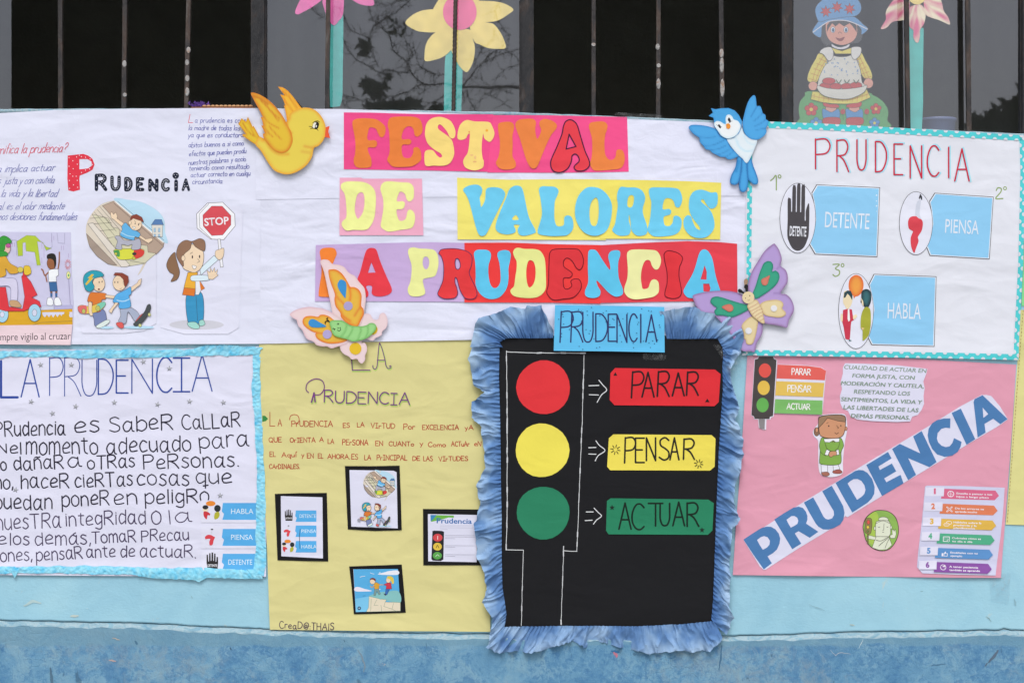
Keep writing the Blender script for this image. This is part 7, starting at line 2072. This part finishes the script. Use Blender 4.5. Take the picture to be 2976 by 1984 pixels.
# legs, socks, boots
for x0, x1, cx in ((530, 632, 585), (745, 845, 800)):
    q.p([(x0 + 5, 960), (x1 - 5, 960), (x1, 1040), (x0, 1040)], sk, False, ol=B, ow=1)
    q.p([(x0 - 25, 1000), (cx, 1030), (x1 + 18, 1000), (x1 + 22, 1090), (x0 - 5, 1105)], '#6ba2d4', True, ol=B, ow=1)
    q.p([(x0 - 15, 1085), (x1 + 20, 1080), (x1 + 25, 1140), (x0 - 5, 1150)], '#cf4650', True, ol=B, ow=1)
q.p('510,935 560,955 640,960 655,985 600,990 520,975', '#d56050', True, ol=B, ow=.9); q.p('725,965 800,945 860,940 855,975 800,990 730,985', '#d56050', True, ol=B, ow=.9)
# skirt and sleeves, checked
q.p('410,840 395,912 500,940 600,952 720,955 830,945 945,895 910,820 650,850', '#efdf78', False, ol=B, ow=1.1)
q.p('470,490 560,490 560,570 510,640 470,720 440,760 370,745 368,690 400,610 440,540', '#efdf78', True, ol=B, ow=1.1)
q.p('800,500 860,485 900,560 935,620 962,700 935,735 880,710 840,640 810,560', '#efdf78', True, ol=B, ow=1.1)
for x in range(430, 940, 44):
    q.l([(x, 862 if x < 860 else 845), (x - 6, 935 if 470 < x < 880 else 905)], '#dc7a3a', .9, False)
q.l('405,880 600,915 760,915 930,860', '#dc7a3a', .9)
for k in range(5):
    q.l([(375 + k * 24, 720 - k * 46), (455 + k * 22, 745 - k * 44)], '#dc7a3a', .9, False); q.l([(955 - k * 24, 700 - k * 42), (880 - k * 16, 720 - k * 40)], '#dc7a3a', .9, False)
q.l('410,740 450,620 520,500', '#dc7a3a', .9); q.l('440,745 480,640 540,540', '#dc7a3a', .9); q.l('930,720 880,600 840,510', '#dc7a3a', .9); q.l('900,720 850,600 820,530', '#dc7a3a', .9)
q.e(415, 790, 42, 42, sk, B, 1); q.e(925, 765, 44, 46, sk, B, 1)
# apron
q.p('560,500 640,520 720,520 800,500 820,560 850,640 860,720 870,760 900,790 880,850 760,900 640,905 520,880 460,820 460,760 480,690 520,610 560,560', '#e9e6dc', True, ol=B, ow=1.2)
for k in range(40):
    x, y = random.uniform(510, 840), random.uniform(540, 700)
    q.e(x, y, 6, 6, '#8fb2dc', n=5)
q.p('475,480 520,440 590,440 600,520 560,560 510,500', '#ece9e4', True, ol=B, ow=1); q.p('855,440 800,430 760,450 770,520 800,548 850,500', '#ece9e4', True, ol=B, ow=1)
q.p('585,440 680,470 765,440 765,495 620,495', '#efdf78', False, ol=B, ow=.9)
for cx, cy in ((530, 790), (625, 795), (725, 795), (810, 785), (560, 745)):
    q.e(cx, cy, 55 if cy > 750 else 60, 30, '#cf3d48', B, 1)
for cx in (650, 725, 810):
    q.l([(cx - 22, 735), (cx, 765), (cx + 24, 735)], '#4f7a4a', 2.2)
q.p('455,790 540,810 640,820 760,815 860,800 910,785 880,850 760,905 640,908 520,882 465,835', '#e9e6dc', True, ol=B, ow=1.1)
# head, hair, hat
q.p('500,200 480,280 490,370 540,420 600,400 780,400 850,380 870,300 850,200', '#3e3440', True)
q.p('530,260 560,200 790,200 820,260 815,330 780,380 720,410 660,415 590,390 545,340', sk, True, ol=B, ow=1.1)
q.p('540,300 545,230 570,200 640,195 720,195 790,205 815,240 815,300 780,245 750,215 700,245 655,215 620,245 590,215 560,260', '#3e3440', False)
for cx in (597, 716):
    q.e(cx, 275, 21, 28, '#f0eef2', B, 1); q.e(cx + 2, 278, 12, 19, '#5d8fb8'); q.e(cx + 2, 282, 6, 9, '#26303a')
q.l('645,310 660,295 680,310', B, 1.1); q.p('622,345 660,355 705,340 685,375 660,380 640,370', '#9a3a40', True)
q.p('585,405 620,425 665,435 710,425 750,405 745,430 700,452 640,452 590,430', '#ece9ee', True, ol=B, ow=.9)
q.p('410,300 440,230 500,170 600,150 700,145 800,160 870,220 918,268 860,320 855,270 800,215 720,190 640,188 560,200 500,240 485,345', '#78a9d8', True, ol=B, ow=1.2)
q.p('470,200 435,110 450,50 500,0 560,-60 650,-90 760,-60 820,-10 855,50 850,110 800,150 700,160 560,180', '#78a9d8', True, ol=B, ow=1.2)
q.l('415,298 500,235 560,200 640,188 720,192 800,218 915,270', '#ece9ee', 2.6)
for cx, cy in ((532, 108), (635, 68), (750, 84)):
    pts = [(cx + (56 if i % 2 == 0 else 26) * sin(i * pi / 7), cy - (56 if i % 2 == 0 else 26) * cos(i * pi / 7)) for i in range(14)]
    q.p(pts, '#cf4652', False, ol=B, ow=.9)
q.build('doll_figure', 'print', doll)

BEHIND_GLASS = False
# bucket standing inside, behind the pane
bk = thing('plastic_bucket', 'pale blue plastic bucket standing inside behind the glass', 'bucket', 2720, 400, at=WD(2723, 420, .26))
m_bk, nt, b = new_mat('bucket_plastic', 0.4, 0.4)
b.inputs['Base Color'].default_value = (0.13, 0.16, 0.30, 1)
c = WD(2723, 420, .26)
V, F = [], []
kk = 28
for (r, z) in ((.040, -.10), (.052, .0), (.055, .068), (.058, .070), (.058, .078), (.050, .078), (.044, .0)):
    for j in range(kk):
        a = 2 * pi * j / kk
        V.append((c.x + r * cos(a), c.y + r * sin(a), c.z + z))
for i in range(6):
    for j in range(kk):
        F.append((i * kk + j, i * kk + (j + 1) % kk, (i + 1) * kk + (j + 1) % kk, (i + 1) * kk + j))
mesh_obj('bucket_body', V, F, m_bk, bk, True)

# beaded bamboo tray lying on the sill, its edge just showing
tray = thing('beaded_mat', 'tan beaded craft edge with a purple tuft, lying on the window sill', 'craft', 640, 312, at=WD(640, 314, .01))
m_bead = simple_col('tan_bead', [(0.3, C('#b9875c')), (0.7, C('#d9a87c'))], 20, 0.5)
for k in range(12):
    x = 594 + k * 12.2
    c = WD(x, 308.5, .012)
    V, F = [], []
    for i in range(7):
        a = pi * i / 6
        for j in range(10):
            p_ = 2 * pi * j / 10
            V.append((c.x + .0062 * cos(a) * -1, c.y + .004 * sin(a) * cos(p_), c.z + .0034 * sin(a) * sin(p_)))
    for i in range(6):
        for j in range(10):
            F.append((i * 10 + j, i * 10 + (j + 1) % 10, (i + 1) * 10 + (j + 1) % 10, (i + 1) * 10 + j))
    mesh_obj('bead', V, F, m_bead, tray, True)
V, F = box_geo(WD(556, 0, .01).x, WD(742, 0, .01).x, .006, .03, WD(0, 316, .01).z, WD(0, 311.5, .01).z)
mesh_obj('rim', V, F, simple_col('brown_rim', [(0.3, C('#7a4a30')), (0.7, C('#a36a48'))], 30, 0.6), tray)
V, F = [], []
for k in range(60):
    c = WD(578 + random.gauss(0, 11), 302 + random.uniform(-4, 6), .012)
    u = Vector((random.uniform(-1, 1), random.uniform(-.5, .5), random.uniform(-.3, 1))).normalized() * .007
    w_ = Vector((-u.z, 0, u.x)) * .3
    s = len(V); V += [tuple(c - u), tuple(c + w_), tuple(c + u), tuple(c - w_)]; F.append((s, s + 1, s + 2, s + 3))
mesh_obj('purple_tuft', V, F, simple_col('purple_yarn', [(0.3, C('#4a2f7a')), (0.7, C('#7a55a8'))], 30, 0.8), tray)

# ---- clear tape
m_tape, nt, b = new_mat('clear_tape')
nt.nodes.remove(b)
gl = nt.nodes.new('ShaderNodeBsdfGlossy'); gl.inputs['Roughness'].default_value = 0.22
tp = nt.nodes.new('ShaderNodeBsdfTransparent'); tp.inputs['Color'].default_value = (0.95, 0.97, 0.98, 1)
mx = nt.nodes.new('ShaderNodeMixShader')
nz = ramp(nt, [(0.45, (0.03, 0.03, 0.03)), (0.60, (0.10, 0.10, 0.10)), (0.74, (0.38, 0.38, 0.38))])
nt.links.new(noise_n(nt, pos_map(nt, (30, 1, 30)), 1.6, 4, 0.65, 1.5), nz.inputs[0])
bp = nt.nodes.new('ShaderNodeBump'); bp.inputs['Distance'].default_value = 0.002
nt.links.new(noise_n(nt, pos_map(nt, (1, 1, 1)), 70, 3, 0.6, 1.0), bp.inputs['Height']); nt.links.new(bp.outputs[0], gl.inputs['Normal'])
nt.links.new(nz.outputs[0], mx.inputs[0]); nt.links.new(tp.outputs[0], mx.inputs[1]); nt.links.new(gl.outputs[0], mx.inputs[2])
nt.links.new(mx.outputs[0], nt.nodes['Material Output'].inputs[0])
MAT['tape'] = m_tape
def tape(pts, H, label, z=1.2, group='pieces of clear tape'):
    cx = sum(p_[0] for p_ in pts) / len(pts); cy = sum(p_[1] for p_ in pts) / len(pts)
    q = Piece(lambda x, y: H(x, y) + z + .8 * n2(x, y, 20, 3))
    q.sheet([pts], (1, 1, 1), grid=7)
    o = q.build('clear_tape', 'tape', None, label, origin=tuple(W(cx, cy, 5)))
    o['category'] = 'tape'
    o['group'] = group
flatH = lambda x, y: 1.6
tape([(2876, 1668), (2936, 1662), (2930, 1750), (2925, 1756), (2880, 1746), (2874, 1700)], flatH, 'strip of clear tape on the wall below the last corner of the pink poster', 3)
tape([(1868, 1028), (1935, 1028), (1934, 1044), (1902, 1047), (1868, 1043)], HK, 'short crumpled clear tape under the sky blue title card', 1.2)
tape([(0, 1003), (330, 1000), (560, 999), (700, 1001), (755, 1003), (750, 1012), (500, 1016), (200, 1018), (0, 1022)], flatH, 'long strip of clear tape on the wall between the two white posters', 5)
tape([(2070, 1000), (2190, 1010), (2185, 1075), (2140, 1110), (2110, 1060)], lambda x, y: max(HK(x, y), HP(x, y)), 'clear tape between the ruffle and the small printed traffic light', 2.5)
tape([(1786, 328), (1925, 335), (1923, 348), (1850, 349), (1788, 344)], flatH, 'clear tape folded over the sill above the end of FESTIVAL', 6.5)
for o in SC.objects:
    if '_o' in o:
        del o['_o']
